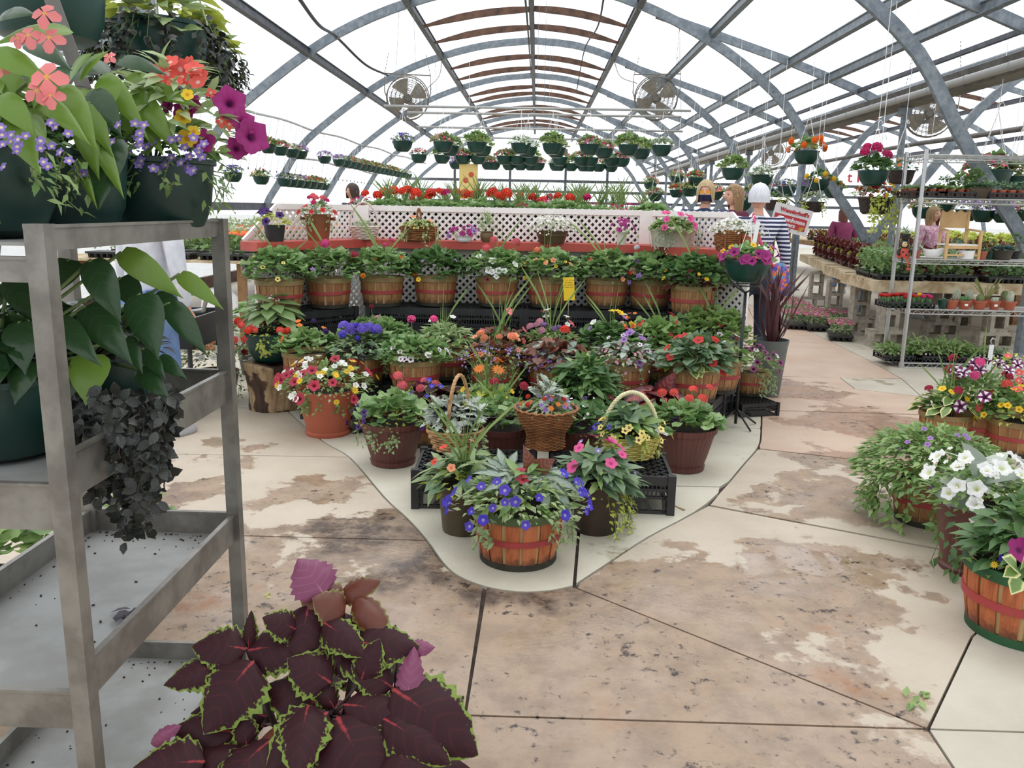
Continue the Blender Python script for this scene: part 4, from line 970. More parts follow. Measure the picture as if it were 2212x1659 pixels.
def pot(root, prof, m, soil_r, soil_z, name='pot', ripple=0, nr=0, n=40, sy=1., parent=None):
    mb = MB(); mb.lathe(prof, n, ripple=ripple, nr=nr, sy=sy); p = mb.build(name, m, root, auto=35)
    mb = MB(); mb.disc((0, 0, soil_z), soil_r, 28, sy); mb.build('soil', M_greenin, root)
    return p
def plant(root, z, layers, fl=None, FR=.17, FH=.2, stalk=None, ctr=(0, 0), umin=.0, name='foliage'):
    cl = Cloud(); mats = []; stem = MB()
    def mi(m):
        if m not in mats: mats.append(m)
        return mats.index(m)
    for L in layers:
        k = L[0]; c = (ctr[0], ctr[1], z)
        if k == 'm': mound(cl, L[1], L[2], L[3], L[4], L[5], mi(L[6]), ctr=c, **(L[7] if len(L) > 7 else {}))
        elif k == 't': trail(cl, L[1], L[2], L[3], L[4], L[5], mi(L[6]), ctr=c, stem=stem, **(L[7] if len(L) > 7 else {}))
        elif k == 'b': blades(cl, L[1], L[2], mi(L[3]), ctr=c, **(L[4] if len(L) > 4 else {}))
        elif k == 'f': blossoms(cl, [(L[1], L[2], L[3], mi(pm(L[4])))], L[5], L[6], ctr=c)
    if cl.V: cl.build(name, mats, root)
    if fl: flowers(root, fl, FR, FH, z, ctr, umin=umin)
    if stalk:
        for (n, kind, col, sz, hh) in stalk:
            me = flower_mesh(kind, col)
            for i in range(n):
                ph = random.uniform(0, 6.28); u = random.uniform(.1, .85)*FR
                p = Vector((ctr[0]+u*math.cos(ph), ctr[1]+u*math.sin(ph), z+hh*random.uniform(.8, 1.1)))
                stem.tube([(p.x*.6+ctr[0]*.4, p.y*.6+ctr[1]*.4, z+.02), tuple(p*.5+Vector((p.x*.4+ctr[0]*.1, p.y*.4+ctr[1]*.1, z+.05))*.5), (p.x, p.y, p.z-sz*.1)], .0022, 4)
                ob('flower', me, root, mw=orient(p, (p.x-ctr[0]+random.uniform(-.05, .05), p.y-ctr[1]-.05, .22), sz*random.uniform(.85, 1.1)))
    if stem.V: stem.build('stems', M_stem, root, kind='stuff')
GER = lambda n=120, R=.2, H=.19, m=None: ('m', n, R, H, T_round, (.05, .085), m or L_ger, dict(jit=.45))
OV = lambda n, R, H, s, m, **k: ('m', n, R, H, T_oval, s, m, k)
SM = lambda n, R, H, s, m, **k: ('m', n, R, H, T_small, s, m, k)
LA_ = lambda n, R, H, s, m, **k: ('m', n, R, H, T_lance, s, m, k)
BL = lambda n, L, m=None, **k: ('b', n, L, m or L_grass, k)
TR = lambda n, R, L, s, m, **k: ('t', n, R, L, T_small, s, m, k)
def bp(px, py, zb, label, layers, fl=None, stalk=None, s=1., wood=None, hoop=None, base=None, FH=.2, FR=.18, group=None, umin=0., name='barrel_basket_planter'):
    """barrel basket planter whose rim centre shows at photo pixel px,py, standing at height zb"""
    p = G(px, py, zb+.22*s); root = thing(name, (p.x, p.y, zb), label, 'basket planter', group, random.uniform(0, .3), s)
    h = basket(root, wood, hoop, base=base, tilt=(random.uniform(-.03, .03), random.uniform(-.03, .03), 0)); plant(root, h-.03, [(L[0], int(L[1]*1.5), L[2]*(1.17 if .2 < zb < .4 else 1.08), L[3]*1.15)+tuple(L[4:]) if L[0] == 'm' else L for L in layers], fl, FR*1.08, FH*1.1, stalk, umin=umin); return root
random.seed(4); np.random.seed(4)
GP = 'barrel basket planters on the display island'
# ---- front basket on the nose
p = A(1121, 1103, 3.31); fb = thing('barrel_basket_planter', (p.x, p.y, 0), 'orange slatted barrel basket with green rim and blue torenia at the island tip', 'basket planter', GP, .2)
basket(fb, M_stO, M_hoopG, R=.182, r0=.156, h=.235, n=15)
plant(fb, .205, [SM(380, .28, .17, (.025, .05), L_sage), LA_(60, .2, .2, (.08, .14), L_mid, up=.7), OV(70, .2, .15, (.05, .08), L_mid), TR(9, .19, .12, (.025, .045), L_sage, az=(-2.9, .1))],
  [(13, 'tor', 'violet', .042), (15, 'tor', 'blue', .042)], .30, .19, umin=.45)
plant(fb, .205, [LA_(26, .14, .13, (.1, .15), L_blue, up=.6, ctr=(.05, -.08, 0)) if 0 else SM(20, .2, .1, (.03, .05), L_lime)], [(2, 'five', 'rose', .05)], .2, .16, name='underplanting')
for (b, t, wd) in (((-.03, .03, .33), (-.16, -.10, .40), .15), ((-.01, .02, .36), (-.07, -.12, .34), .12), ((.1, .02, .35), (.16, -.17, .27), .16), ((.12, .03, .33), (.24, -.05, .30), .12), ((-.05, .05, .36), (-.04, .12, .46), .12)):
    if 'rexleaf' not in MATS: MATS['rexleaf'] = Cloud().add(T_palm, [[0, 0, 0]], [[0, 1, 0]], [[0, 0, 1]], [1.], [.5]).mesh('leaf', L_rex)
    ob('leaf', MATS['rexleaf'], fb, mw=leaf_between(None, b, t, wd*1.35, (0, -.7, 1)), label='large silver veined leaf')
MATS['rustleaf'] = Cloud().add(T_heart, [[0, 0, 0]], [[0, 1, 0]], [[0, 0, 1]], [1.], [.5]).mesh('leaf', L_rust)
for b, t, wd in (((.06, .05, .36), (.03, .02, .47), .09), ((.07, .05, .36), (.14, -.0, .42), .12)): ob('leaf', MATS['rustleaf'], fb, mw=leaf_between(None, b, t, wd, (0, -1, .4)), label='rust brown upturned leaf')
def rp(px, py, zrim, prof, m, label, layers, fl=None, stalk=None, FR=.17, FH=.2, soil=None, zb=0., ripple=0, nr=0, s=1., umin=0., name='potted_plant', cat='potted plant', group=None):
    """round pot whose rim centre shows at px,py; profile height zrim"""
    p = G(px, py, zb+zrim*s); root = thing(name, (p.x, p.y, zb), label, cat, group, 0, s)
    r = prof[-3][0] if len(prof) > 3 else .1
    pot(root, prof, m, soil or max(q[0] for q in prof)-.012, zrim-.03, ripple=ripple, nr=nr, n=max(40, nr*4)); plant(root, zrim-.035, layers, fl, FR, FH, stalk, umin=umin); return root
def wall(prof, t=.006, down=.04):
    r, z = prof[-1]; return [(0, .003)]+prof+[(r-t, z), (r-t-.004, z-down)]
P_bron = wall([(.098, 0), (.10, .01), (.118, .2), (.122, .215), (.122, .23)])
rp(1003, 1040, .23, P_bron, M_olive, 'olive bronze round pot of pale impatiens leaves, behind and left of the orange basket',
  [OV(60, .2, .16, (.07, .12), L_blue, up=.7), SM(130, .2, .14, (.03, .055), L_lime, ctr=(.02, 0, 0)) if 0 else SM(90, .2, .12, (.035, .06), L_lime), LA_(50, .2, .19, (.09, .15), L_sage, up=.9), BL(16, .5, wide=.6)],
  [(3, 'imp', 'scarlet', .04), (2, 'imp', 'peach', .04)], FH=.2)
rp(1290, 1040, .23, P_bron, M_bronze, 'dark bronze round pot of pink impatiens and lime creeper, right behind the orange basket',
  [LA_(130, .2, .19, (.09, .14), L_blue, up=.7, wide=1.5), LA_(40, .17, .2, (.08, .12), L_mid), TR(9, .14, .26, (.02, .036), L_lime, az=(-1.2, .6), per=22), SM(80, .1, .07, (.02, .036), L_lime, ctr=(.12, -.06, 0)) if 0 else SM(50, .2, .06, (.02, .04), L_lime)],
  [(9, 'imp', 'pink', .06), (5, 'five', 'lav', .025)], FH=.22, umin=.1)
# ---- brown ribbed tubs and terracotta on the ground
P_tub = wall([(.10, 0), (.125, .004), (.13, .03), (.122, .034), (.14, .09), (.168, .2), (.176, .225), (.186, .228), (.190, .26)])
TUB = dict(ripple=.012, nr=36)
rp(848, 905, .26, P_tub, M_brownpot, 'chocolate brown ribbed tub with dark purple petunias, left of the twig basket', [GER(120, .22, .2), SM(130, .23, .12, (.025, .045), L_lime), TR(8, .17, .13, (.02, .04), L_sage, az=(-3.3, -1.2))],
  [(16, 'pet', 'purple', .036)], [(2, 'ball', 'coral', .06, .27)], FR=.25, FH=.15, **TUB, umin=.75)
rp(1478, 917, .26, P_tub, M_brownpot, 'chocolate brown ribbed tub with salmon geranium, right of the yellow handled basket', [GER(150, .23, .17), SM(60, .2, .14, (.03, .05), L_lime)],
  [(4, 'pet', 'purple', .036)], [(6, 'umbel', 'salmon', .065, .24)], FR=.2, FH=.12, **TUB, umin=.5)
rp(1080, 915, .26, P_tub, M_brownpot, 'chocolate brown ribbed tub behind the twig basket, mostly hidden', [GER(90, .2, .18), SM(60, .2, .12, (.03, .06), L_black), BL(5, .45)], None, [(2, 'ball', 'rose', .06, .3)], **TUB)
rp(1252, 918, .26, P_tub, M_brownpot, 'chocolate brown ribbed tub between the wicker urn and the yellow basket', [GER(90, .2, .16, L_gerd), SM(100, .2, .12, (.02, .04), L_sage)], [(3, 'pet', 'purple', .03), (10, 'five', 'white', .018)], None, **TUB)
P_tall = wall([(.118, 0), (.122, .02), (.112, .03), (.135, .15), (.158, .29), (.16, .3)])
tp = rp(706, 838, .30, [(r*1.2, z) for r, z in P_tall], M_terra, 'tall terracotta coloured pot of rose, white and yellow petunias beside the log stump',
  [SM(420, .31, .21, (.03, .06), L_mid), SM(200, .33, .15, (.02, .04), L_sage), TR(9, .16, .12, (.02, .04), L_mid, az=(-3, 0))],
  [(20, 'pet', 'rose', .066), (30, 'pet', 'white', .04), (17, 'daisy', 'yellow', .046)], FR=.33, FH=.22, umin=.2)
MB().box((-.03, -.158, .17), (.016, .002, .014)).build('price_sticker', M_white, tp)
# ---- baskets of the three tiers
WD = lambda: M_stT
bp(664, 758, TA, 'shaded barrel basket behind the log stump and green begonia pot', [GER(80, .2, .16), SM(60, .2, .14, (.03, .05), L_mid)], [(2, 'ball', 'purple', .05), (4, 'imp', 'orange', .05)], group=GP)
bp(778, 760, TA, 'barrel basket with green rim and purple heliotrope heads', [SM(160, .22, .12, (.03, .06), L_sage), SM(140, .22, .1, (.03, .06), L_black), OV(60, .2, .12, (.05, .08), L_blue)], [(5, 'ball', 'blue', .04)], [(13, 'umbel', 'helio', .085, .19)], hoop=M_hoopG, group=GP)
bp(897, 774, TA, 'barrel basket of magenta geranium and white eyed calibrachoa', [GER(110, .2, .16), SM(100, .22, .1, (.03, .05), L_mid), TR(5, .16, .16, (.02, .04), L_sage)], [(12, 'pet', 'eyewhite', .04)], [(2, 'ball', 'pink', .07, .27)], FR=.22, FH=.13, group=GP, umin=.6)
bp(1072, 777, TA, 'barrel basket of peach geranium and pale lilac lobelia', [GER(70, .2, .13, L_rust), SM(190, .24, .12, (.02, .045), L_mid), TR(12, .17, .2, (.02, .035), L_sage), ('f', 170, 'five', .02, 'lav', .26, .13), BL(6, .55)], [(9, 'five', 'peach', .05)], [(4, 'umbel', 'peach', .06, .22)], group=GP)
bp(1196, 780, TA, 'barrel basket of rex begonia leaves edged with lilac lobelia', [OV(70, .21, .16, (.07, .11), L_rust, wide=1.3), OV(40, .2, .16, (.07, .1), L_rex), SM(120, .24, .08, (.02, .04), L_sage), ('f', 200, 'five', .02, 'mauve', .25, .1)], None, [(1, 'ball', 'scarlet', .085, .26)], group=GP)
bp(1350, 783, TA, 'barrel basket of silver dichondra and white bacopa in the middle tier', [OV(70, .22, .16, (.05, .09), L_rex), SM(180, .25, .14, (.02, .045), L_sage), TR(14, .18, .2, (.02, .03), L_sage), ('f', 130, 'five', .018, 'softpink', .26, .15)], [(9, 'pet', 'lilac', .05), (6, 'five', 'eyewhite', .04)], group=GP)
bp(1500, 791, TA, 'barrel basket of scarlet impatiens with big leaves, above the low right crate', [OV(120, .23, .2, (.08, .13), L_blue, up=.7), OV(30, .22, .12, (.07, .11), L_var), OV(30, .2, .2, (.07, .1), L_beg)], [(12, 'imp', 'red', .065)], FR=.22, FH=.2, group=GP, umin=.3)
bp(1548, 775, TA, 'barrel basket just behind the scarlet impatiens basket', [OV(60, .2, .14, (.05, .09), L_mid), SM(80, .2, .12, (.03, .05), L_sage)], [(6, 'pet', 'eyewhite', .045)], group=GP)
bp(1622, 800, .1, 'small barrel basket of veined magenta petunias standing alone on the right', [SM(240, .27, .2, (.03, .06), L_mid), TR(12, .2, .2, (.025, .05), L_sage, az=(-1.6, 1.))], [(16, 'pet', 'veined', .066), (4, 'pet', 'white', .05)], s=.82, FR=.26, FH=.22, group=GP, umin=.2)
# second row, mostly hidden
B = [(812, 681, 'second-row barrel basket of bright green geraniums behind the purple heliotrope', [GER(170, .26, .2), ], None, [(2, 'ball', 'softpink', .06, .24), (2, 'ball', 'white', .05, .16), (1, 'ball', 'darkred', .045, .3)]),
     (962, 684, 'second-row barrel basket of narrow pale green leaves with long grass', [LA_(170, .24, .18, (.05, .1), L_sage, up=.8), OV(60, .22, .16, (.05, .08), L_mid), BL(9, .5)], [(2, 'ball', 'darkred', .04), (3, 'imp', 'white', .05)], None),
     (1082, 686, 'second-row barrel basket of dark begonia and grass blades', [OV(80, .22, .16, (.07, .1), L_rust), GER(50, .2, .14, L_gerd), BL(9, .55)], [(5, 'imp', 'coral', .05)], None),
     (1190, 688, 'second-row barrel basket of pink and white verbena', [SM(240, .24, .16, (.03, .06), L_mid), BL(9, .6)], [(6, 'pet', 'white', .05), (5, 'pet', 'coral', .05)], [(4, 'umbel', 'softpink', .065, .22), (3, 'umbel', 'lilac', .06, .2)]),
     (1320, 691, 'second-row barrel basket of dark geranium leaves with yellow petunia', [GER(160, .25, .2, L_gerd), SM(60, .2, .12, (.03, .05), L_mid), BL(7, .5)], [(3, 'pet', 'yellow', .06), (3, 'pet', 'white', .055), (4, 'pet', 'lilac', .05)], None),
     (1375, 700, 'second-row barrel basket with tiny orange blooms among greens', [GER(130, .23, .18, L_ger), SM(140, .24, .16, (.02, .05), L_mid)], [(9, 'imp', 'orange', .03), (5, 'imp', 'red', .03), (5, 'pet', 'white', .04)], None),
     (1425, 700, 'second-row barrel basket of pale geranium leaves, last before the right corner', [GER(150, .25, .24, L_mid), SM(60, .2, .16, (.03, .05), L_mid), BL(7, .55)], [(7, 'imp', 'red', .035)], None)]
for (x, y, l, ly, fl, st) in B: bp(x, 752+.019*(x-1106), TA, l, ly, fl, st, group=GP, FH=.26)
bp(1535, 752, .25, 'barrel basket of tall pale geranium leaves at the right end of the second row', [GER(190, .27, .3, L_mid), SM(90, .25, .2, (.03, .06), L_ger), BL(7, .6)], [(9, 'imp', 'red', .035)], group=GP)
# back row in front of the lattice
C = [(603, 605, 'back-row barrel basket with lilac phlox, leftmost against the lattice', [(6, 'five', 'lilac', .05), (5, 'pet', 'lemon', .035)], None),
     (710, 600, 'back-row barrel basket with one hot pink geranium head, second from the left', [(4, 'pet', 'purple', .03)], [(1, 'ball', 'pink', .075, .3), (1, 'ball', 'rose', .08, .24), (1, 'ball', 'darkred', .05, .2)]),
     (825, 598, 'back-row barrel basket with orange calibrachoa, third from the left', [(7, 'pet', 'orange', .04)], [(2, 'ball', 'pink', .045, .3)]),
     (941, 598, 'back-row barrel basket nearly all green with one yellow bloom', [(3, 'pet', 'yellow', .035), (4, 'five', 'lilac', .03)], None),
     (1074, 600, 'back-row barrel basket of white petunias and coral geranium', [(13, 'pet', 'white', .055), (3, 'pet', 'darkred', .05)], [(3, 'ball', 'coral', .07, .3)]),
     (1186, 602, 'back-row barrel basket beside the yellow card, peach blooms', [(4, 'five', 'peach', .05), (9, 'pet', 'yellow', .03)], [(2, 'ball', 'peach', .055, .24)]),
     (1311, 604, 'back-row pale barrel basket of orange geranium, third from the right', [(6, 'imp', 'peach', .045), (4, 'imp', 'red', .04)], [(2, 'umbel', 'orange', .06, .2)]),
     (1405, 606, 'back-row barrel basket of purple pansies and yellow blooms', [(10, 'five', 'mauve', .05), (4, 'five', 'yellow', .045)], [(1, 'ball', 'eyewhite', .06, .26)]),
     (1498, 617, 'back-row barrel basket with purple leaves and yellow daisies, rightmost', [(8, 'daisy', 'yellow', .035), (5, 'imp', 'darkred', .04)], None)]
for i, (x, y, l, fl, st) in enumerate(C):
    ly = [GER(170, .26, .23, L_gerd if i in (3, 8) else L_ger), SM(70, .24, .1, (.02, .045), L_sage), BL(4, .58, lean=.25)]
    if i == 8: ly.append(OV(20, .22, .07, (.07, .1), L_cols))
    bp(x, y, TC, l, ly, fl, st, FR=.25, FH=.2, group=GP, umin=.5)
# yellow price card on a stick stuck in a back-row basket
p = A(1229, 624, 6.3); yc = thing('price_card', (p.x, p.y, TB+.02), 'bright yellow handwritten price card on a stick between the barrel baskets', 'sign')
zc = p.z-TB-.02
mb = MB(); mb.box((0, 0, zc), (.085, .003, .175), M=Matrix.Rotation(-.08, 3, 'Y')); mb.build('card', M_yellow, yc)
mb = MB(); mb.bar((0, .003, 0), (0, .003, zc), .006, .003); mb.build('stick', M_palw, yc)
mb = MB()
for r in range(4):
    z = zc+.066-r*.018; x = -.03
    while x < .03:
        mb.bar((x, -.0025, z+.004), (x+.004, -.0025, z-.004), .0016, .001, up=(0, 1, 0)); mb.bar((x+.004, -.0025, z-.004), (x+.006, -.0025, z+.003), .0016, .001, up=(0, 1, 0)); x += random.choice((.008, .009, .014))
mb.build('handwriting', mat('ink_brown', srgb(120, 90, 30), .6), yc)
# ---- plants filling the well between tubs and tier A
def filler(px, py, zb, label, layers, fl=None, stalk=None, wood=M_stT, s=1., name='barrel_basket_planter', **k): return bp(px, py, zb, label, layers, fl, stalk, s=s, wood=wood, group=GP, **k)
filler(930, 883, 0.0, 'barrel basket of dark coleus with lime edges, behind the twig basket', [('m', 60, .22, .16, T_oval, (.1, .16), L_col, dict(wide=1.2)), SM(90, .2, .1, (.03, .05), L_mid)], [(9, 'tor', 'blue', .035)], [(3, 'umbel', 'coral', .06, .2)])
filler(1050, 885, 0.0, 'barrel basket of lime sweet potato vine and orange lily behind the urn', [('m', 26, .2, .16, T_heart, (.1, .15), L_lime, {}), GER(80, .22, .16), BL(10, .5)], [(4, 'imp', 'yellow', .05)], [(6, 'daisy', 'orange', .08, .34)])
filler(1262, 889, 0.0, 'barrel basket of tall plain green leafy stems behind the wicker urn', [LA_(200, .24, .34, (.08, .13), L_gerd, up=.6, wide=1.4), LA_(80, .22, .34, (.07, .12), L_mid, up=.8, wide=1.4)], [(3, 'imp', 'coral', .045)])
filler(1408, 892, 0.0, 'barrel basket of big dark red coleus leaves', [('m', 26, .2, .2, T_heart, (.16, .22), L_colr, dict(up=.7)), SM(80, .22, .12, (.03, .05), L_mid)], [(3, 'imp', 'coral', .05)])
# ================================================================= WICKER BASKETS ON THE FRONT CRATES
def wicker(prof, rings, n=40, sy=1., amp=.004, r=.006):
    """woven wall: stacked rods that weave in and out of uprights"""
    mb = MB(); H = prof[-1][1]
    def rad(z):
        for (r0, z0), (r1, z1) in zip(prof, prof[1:]):
            if z <= z1: return r0+(r1-r0)*(z-z0)/max(1e-6, z1-z0)
        return prof[-1][0]
    for k in range(rings):
        z = H*(k+.5)/rings; R = rad(z); pts = []
        for j in range(n):
            a = 2*math.pi*j/n; q = R+amp*(1 if (j//2+k) % 2 else -1)
            pts.append((q*math.cos(a), q*sy*math.sin(a), z))
        mb.tube(pts, H/rings*.56, 4, closed=True)
    for j in range(n//2):
        a = 2*math.pi*(j+.25)*2/n; mb.tube([(rad(z)*math.cos(a), rad(z)*sy*math.sin(a), z) for z in np.linspace(0, H, 6)], r*.8, 4)
    return mb
def liner(prof, sy=1.):
    mb = MB(); mb.lathe([(0, .004)]+[(r-.007, z) for r, z in prof], 28, sy=sy); mb.disc((0, 0, prof[-1][1]-.02), prof[-1][0]-.01, 28, sy); return mb
def rope(pts, r, turns=14, strands=2):
    mb = MB(); P = [Vector(p) for p in smooth3(pts, 6)]; n = len(P)
    for s in range(strands):
        q = []
        for i, p in enumerate(P):
            t = (P[min(i+1, n-1)]-P[max(i-1, 0)]).normalized(); u = t.cross(Vector((0, 1, .01))).normalized(); v = t.cross(u); a = 2*math.pi*(turns*i/n+s/strands)
            q.append(p+(u*math.cos(a)+v*math.sin(a))*r*.55)
        mb.tube(q, r*.75, 5)
    return mb
def smooth3(pts, k):
    P = [Vector(p) for p in pts]; P = [P[0]*2-P[1]]+P+[P[-1]*2-P[-2]]; o = []
    for i in range(1, len(P)-2):
        for j in range(k):
            t = j/k; p0, p1, p2, p3 = P[i-1:i+3]; o.append(.5*((2*p1)+(p2-p0)*t+(2*p0-5*p1+4*p2-p3)*t*t+(3*p1-p0-3*p2+p3)*t**3))
    o.append(P[-2]); return o
W_tw = mat('twig_wicker', srgb(196, 156, 108), .6, 0, srgb(160, 118, 78), 20)
W_br = mat('brown_wicker', srgb(156, 102, 58), .6, 0, srgb(124, 78, 44), 20)
W_ye = mat('yellow_wicker', srgb(216, 204, 120), .55, 0, srgb(196, 182, 98), 14)
W_iv = mat('ivory_handle', srgb(226, 220, 180), .5, 0, srgb(206, 196, 150), 12)
W_pk = mat('pinkish_white_wicker', srgb(222, 204, 194), .6, 0, srgb(204, 182, 172), 14)
M_lin = mat('basket_liner', srgb(60, 48, 34), .9)
CZ = .2
# twig basket, left
p = G(978, 985, CZ); tb = thing('wicker_basket_planter', (p.x, p.y+.12, CZ), 'twig wicker basket with a bent handle, holding silver dusty miller', 'basket planter')
pr = [(.105, 0), (.125, .06), (.15, .12)]
liner(pr, .85).build('liner', M_lin, tb); wicker(pr, 8, 36, .85).build('woven_wall', W_tw, tb, smooth=True)
rope([(-.0+.13*math.cos(a)*.35+.02, .115*math.cos(a), .10+.30*math.sin(a)) for a in np.linspace(0, math.pi, 9)], .009, 10, 3).build('handle', W_tw, tb, smooth=True)
MB().box((.03, -.125, .17), (.085, .002, .028), M=Matrix.Rotation(-.25, 3, 'Y')).build('paper_tag', M_white, tb)
plant(tb, .11, [('m', 34, .13, .18, T_dust, (.12, .19), L_sil, dict(ctr=(-.09, 0, .11), up=.9))] if 0 else [('m', 110, .17, .2, T_dust, (.06, .11), L_sil, dict(up=.75)), OV(40, .12, .15, (.06, .11), L_black, jit=.6), TR(4, .13, .14, (.02, .045), L_sage)], None)
# wicker urn, middle
p = G(1178, 975, CZ); ur = thing('wicker_urn_planter', (p.x, p.y+.10, CZ), 'brown wicker urn with flared bowl, planted with orange gazania and dusty miller', 'basket planter')
pr = [(.105, 0), (.102, .03), (.098, .055), (.106, .085), (.135, .13), (.155, .175), (.165, .21)]
liner(pr).build('liner', M_lin, ur); wicker(pr, 26, 56, 1., .0025, .004).build('woven_wall', W_br, ur, smooth=True)
mb = MB(); mb.tube([(.167*math.cos(a), .167*math.sin(a), .212+.004*(-1)**i) for i, a in enumerate(np.linspace(0, 2*math.pi, 48)[:-1])], .008, 5, closed=True); mb.build('braided_rim', W_br, ur, smooth=True)
plant(ur, .19, [('m', 50, .09, .2, T_dust, (.06, .11), L_sil, dict(up=1.2)), LA_(70, .15, .08, (.05, .1), L_sage), SM(60, .15, .08, (.02, .05), L_mid), BL(12, .2)], [(9, 'daisy', 'orange', .032), (4, 'ball', 'scarlet', .032), (9, 'five', 'mauve', .03), (5, 'five', 'lav', .028)], FR=.15, FH=.09)
# yellow basket with an ivory handle, right
p = G(1365, 1000, CZ); yb = thing('wicker_basket_planter', (p.x, p.y+.12, CZ), 'yellow wicker basket with tall ivory handle and cream torenia blooms', 'basket planter')
pr = [(.115, 0), (.135, .06), (.148, .12)]
liner(pr, .8).build('liner', M_lin, yb); wicker(pr, 11, 40, .8, .004).build('woven_wall', W_ye, yb, smooth=True)
rope([(.14*math.cos(a), 0, .10+.24*math.sin(a)) for a in np.linspace(0, math.pi, 11)], .010, 12, 3).build('handle', W_iv, yb, smooth=True)
plant(yb, .10, [OV(60, .14, .17, (.08, .13), L_blue, up=.7), LA_(50, .15, .2, (.08, .13), L_mid, up=.7, wide=1.4), SM(150, .19, .1, (.02, .045), L_lime), TR(6, .14, .08, (.02, .04), L_lime)], [(16, 'five', 'lemon', .04), (4, 'tor', 'violet', .03)], FR=.2, FH=.12, umin=.7)
MB().box((.15, -.06, .15), (.07, .001, .014), M=Matrix.Rotation(.4, 3, 'Y')).build('care_tag', M_white, yb)
# ================================================================= LOG STUMP, BEGONIA BOWL, WHITE CALIBRACHOA, STAND, CORDYLINE
m, nt, b, o = _new('log_bark'); co = objco(nt)
mp = N(nt, 'ShaderNodeMapping'); mp.inputs['Scale'].default_value = (9, 9, 1.4); nt.links.new(co, mp.inputs[0])
n1 = noise(nt, 3, 6, .7, mp.outputs[0]); n2 = noise(nt, 5.5, 3, .5, co)
c_ = mixc(nt, rng_(nt, n1, .35, .7), srgb(84, 60, 44), srgb(44, 32, 26)); c_ = mixc(nt, rng_(nt, n2, .48, .53), c_, mixc(nt, rng_(nt, n1, .3, .7), srgb(186, 160, 122), srgb(130, 104, 76)))
nt.links.new(c_, b.inputs['Base Color']); b.inputs['Roughness'].default_value = .85; bump(nt, b, n1, .8, .02); M_bark = m
p = G(597, 893, 0); lg = thing('log_stump', (p.x-.06, p.y+.2, 0), 'short upright log stump with patchy bark, standing at the island edge', 'log')
mb = MB(); n = 40; vs = []; fs = []; pr = [(.195, 0), (.2, .03), (.195, .1), (.208, .2), (.222, .28), (.236, .325), (.226, .335)]
for (r, z) in pr:
    for j in range(n):
        a = 2*math.pi*j/n; q = r*(1+.03*math.sin(3*a+1)+.02*math.sin(7*a)+.012*math.sin(17*a+z*4)); vs.append((q*math.cos(a)+.02*z, q*math.sin(a), z+(.015*math.sin(2*a) if z > .3 else 0)))
for i in range(len(pr)-1):
    for j in range(n): fs.append((i*n+j, i*n+(j+1) % n, (i+1)*n+(j+1) % n, (i+1)*n+j))
fs.append(tuple(range((len(pr)-1)*n, len(pr)*n))); mb.add(vs, fs); mb.build('bark_trunk', M_bark, lg, auto=50)
sa = thing('plant_saucer', (lg.location.x, lg.location.y, .337), 'black plastic saucer on top of the log stump', 'saucer')
MB().lathe([(0, 0), (.13, 0), (.165, .018), (.16, .018), (.125, .006), (0, .006)], 40).build('dish', M_black, sa, auto=40)
P_bowl = wall([(.085, 0), (.12, .012), (.148, .06), (.163, .12), (.168, .165), (.173, .168), (.173, .178)])
L_sageb = leafmat('pale_begonia_leaf', srgb(96, 130, 72), srgb(150, 172, 116), vein=.03, rough=.3, tr=.25)
def begonia_leaves(root, z, n, R, H, size, m, me_key):
    if me_key not in MATS: MATS[me_key] = Cloud().add(T_bego, [[0, 0, 0]], [[0, 1, 0]], [[0, 0, 1]], [1.], [.5]).mesh('leaf', m)
    for i in range(n):
        ph = i*2.4+random.uniform(-.3, .3); u = math.sqrt((i+.5)/n); d = Vector((math.cos(ph), math.sin(ph), 0)); L = random.uniform(*size)
        b_ = d*R*u*.6+Vector((0, 0, z+H*(1.-.55*u*u))); t_ = b_+(d*(.5+u*.6)+Vector((0, 0, .45-.85*u))+Vector((random.uniform(-.3, .3), random.uniform(-.3, .3), 0))).normalized()*L
        ob('leaf', MATS[me_key], root, mw=leaf_between(None, b_, t_, L*random.uniform(.85, 1.05), d*.5+Vector((0, 0, 1))))
bw = thing('potted_plant', (lg.location.x, lg.location.y, .337+.007), 'dark green bowl of broad leaved begonia with red blooms on the log stump', 'potted plant', None, 0, 1.2)
pot(bw, P_bowl, M_green, .16, .15); begonia_leaves(bw, .16, 34, .19, .22, (.1, .15), L_sageb, 'begleafA')
plant(bw, .14, [SM(120, .2, .1, (.02, .04), L_lime), TR(9, .17, .12, (.025, .04), L_lime), SM(60, .14, .2, (.01, .02), L_sil)], [(10, 'beg', 'red', .045), (5, 'ball', 'salmon', .045), (4, 'ball', 'scarlet', .05)], FR=.25, FH=.14, umin=.75)
plant(bw, .3, [('f', 70, 'five', .014, 'white', .07, .09)], None, name='white_sprays')
rp(468, 800, .22, wall([(.12, 0), (.16, .2), (.165, .22)]), M_brownpot, 'bushy pot of small white calibrachoa behind the metal cart, left of the log stump',
  [SM(420, .34, .3, (.03, .055), L_mid), SM(160, .34, .25, (.02, .04), L_sage), TR(14, .24, .22, (.02, .04), L_mid)], [(70, 'pet', 'white', .046), (4, 'pet', 'darkred', .05)], FR=.35, FH=.31, umin=.1)
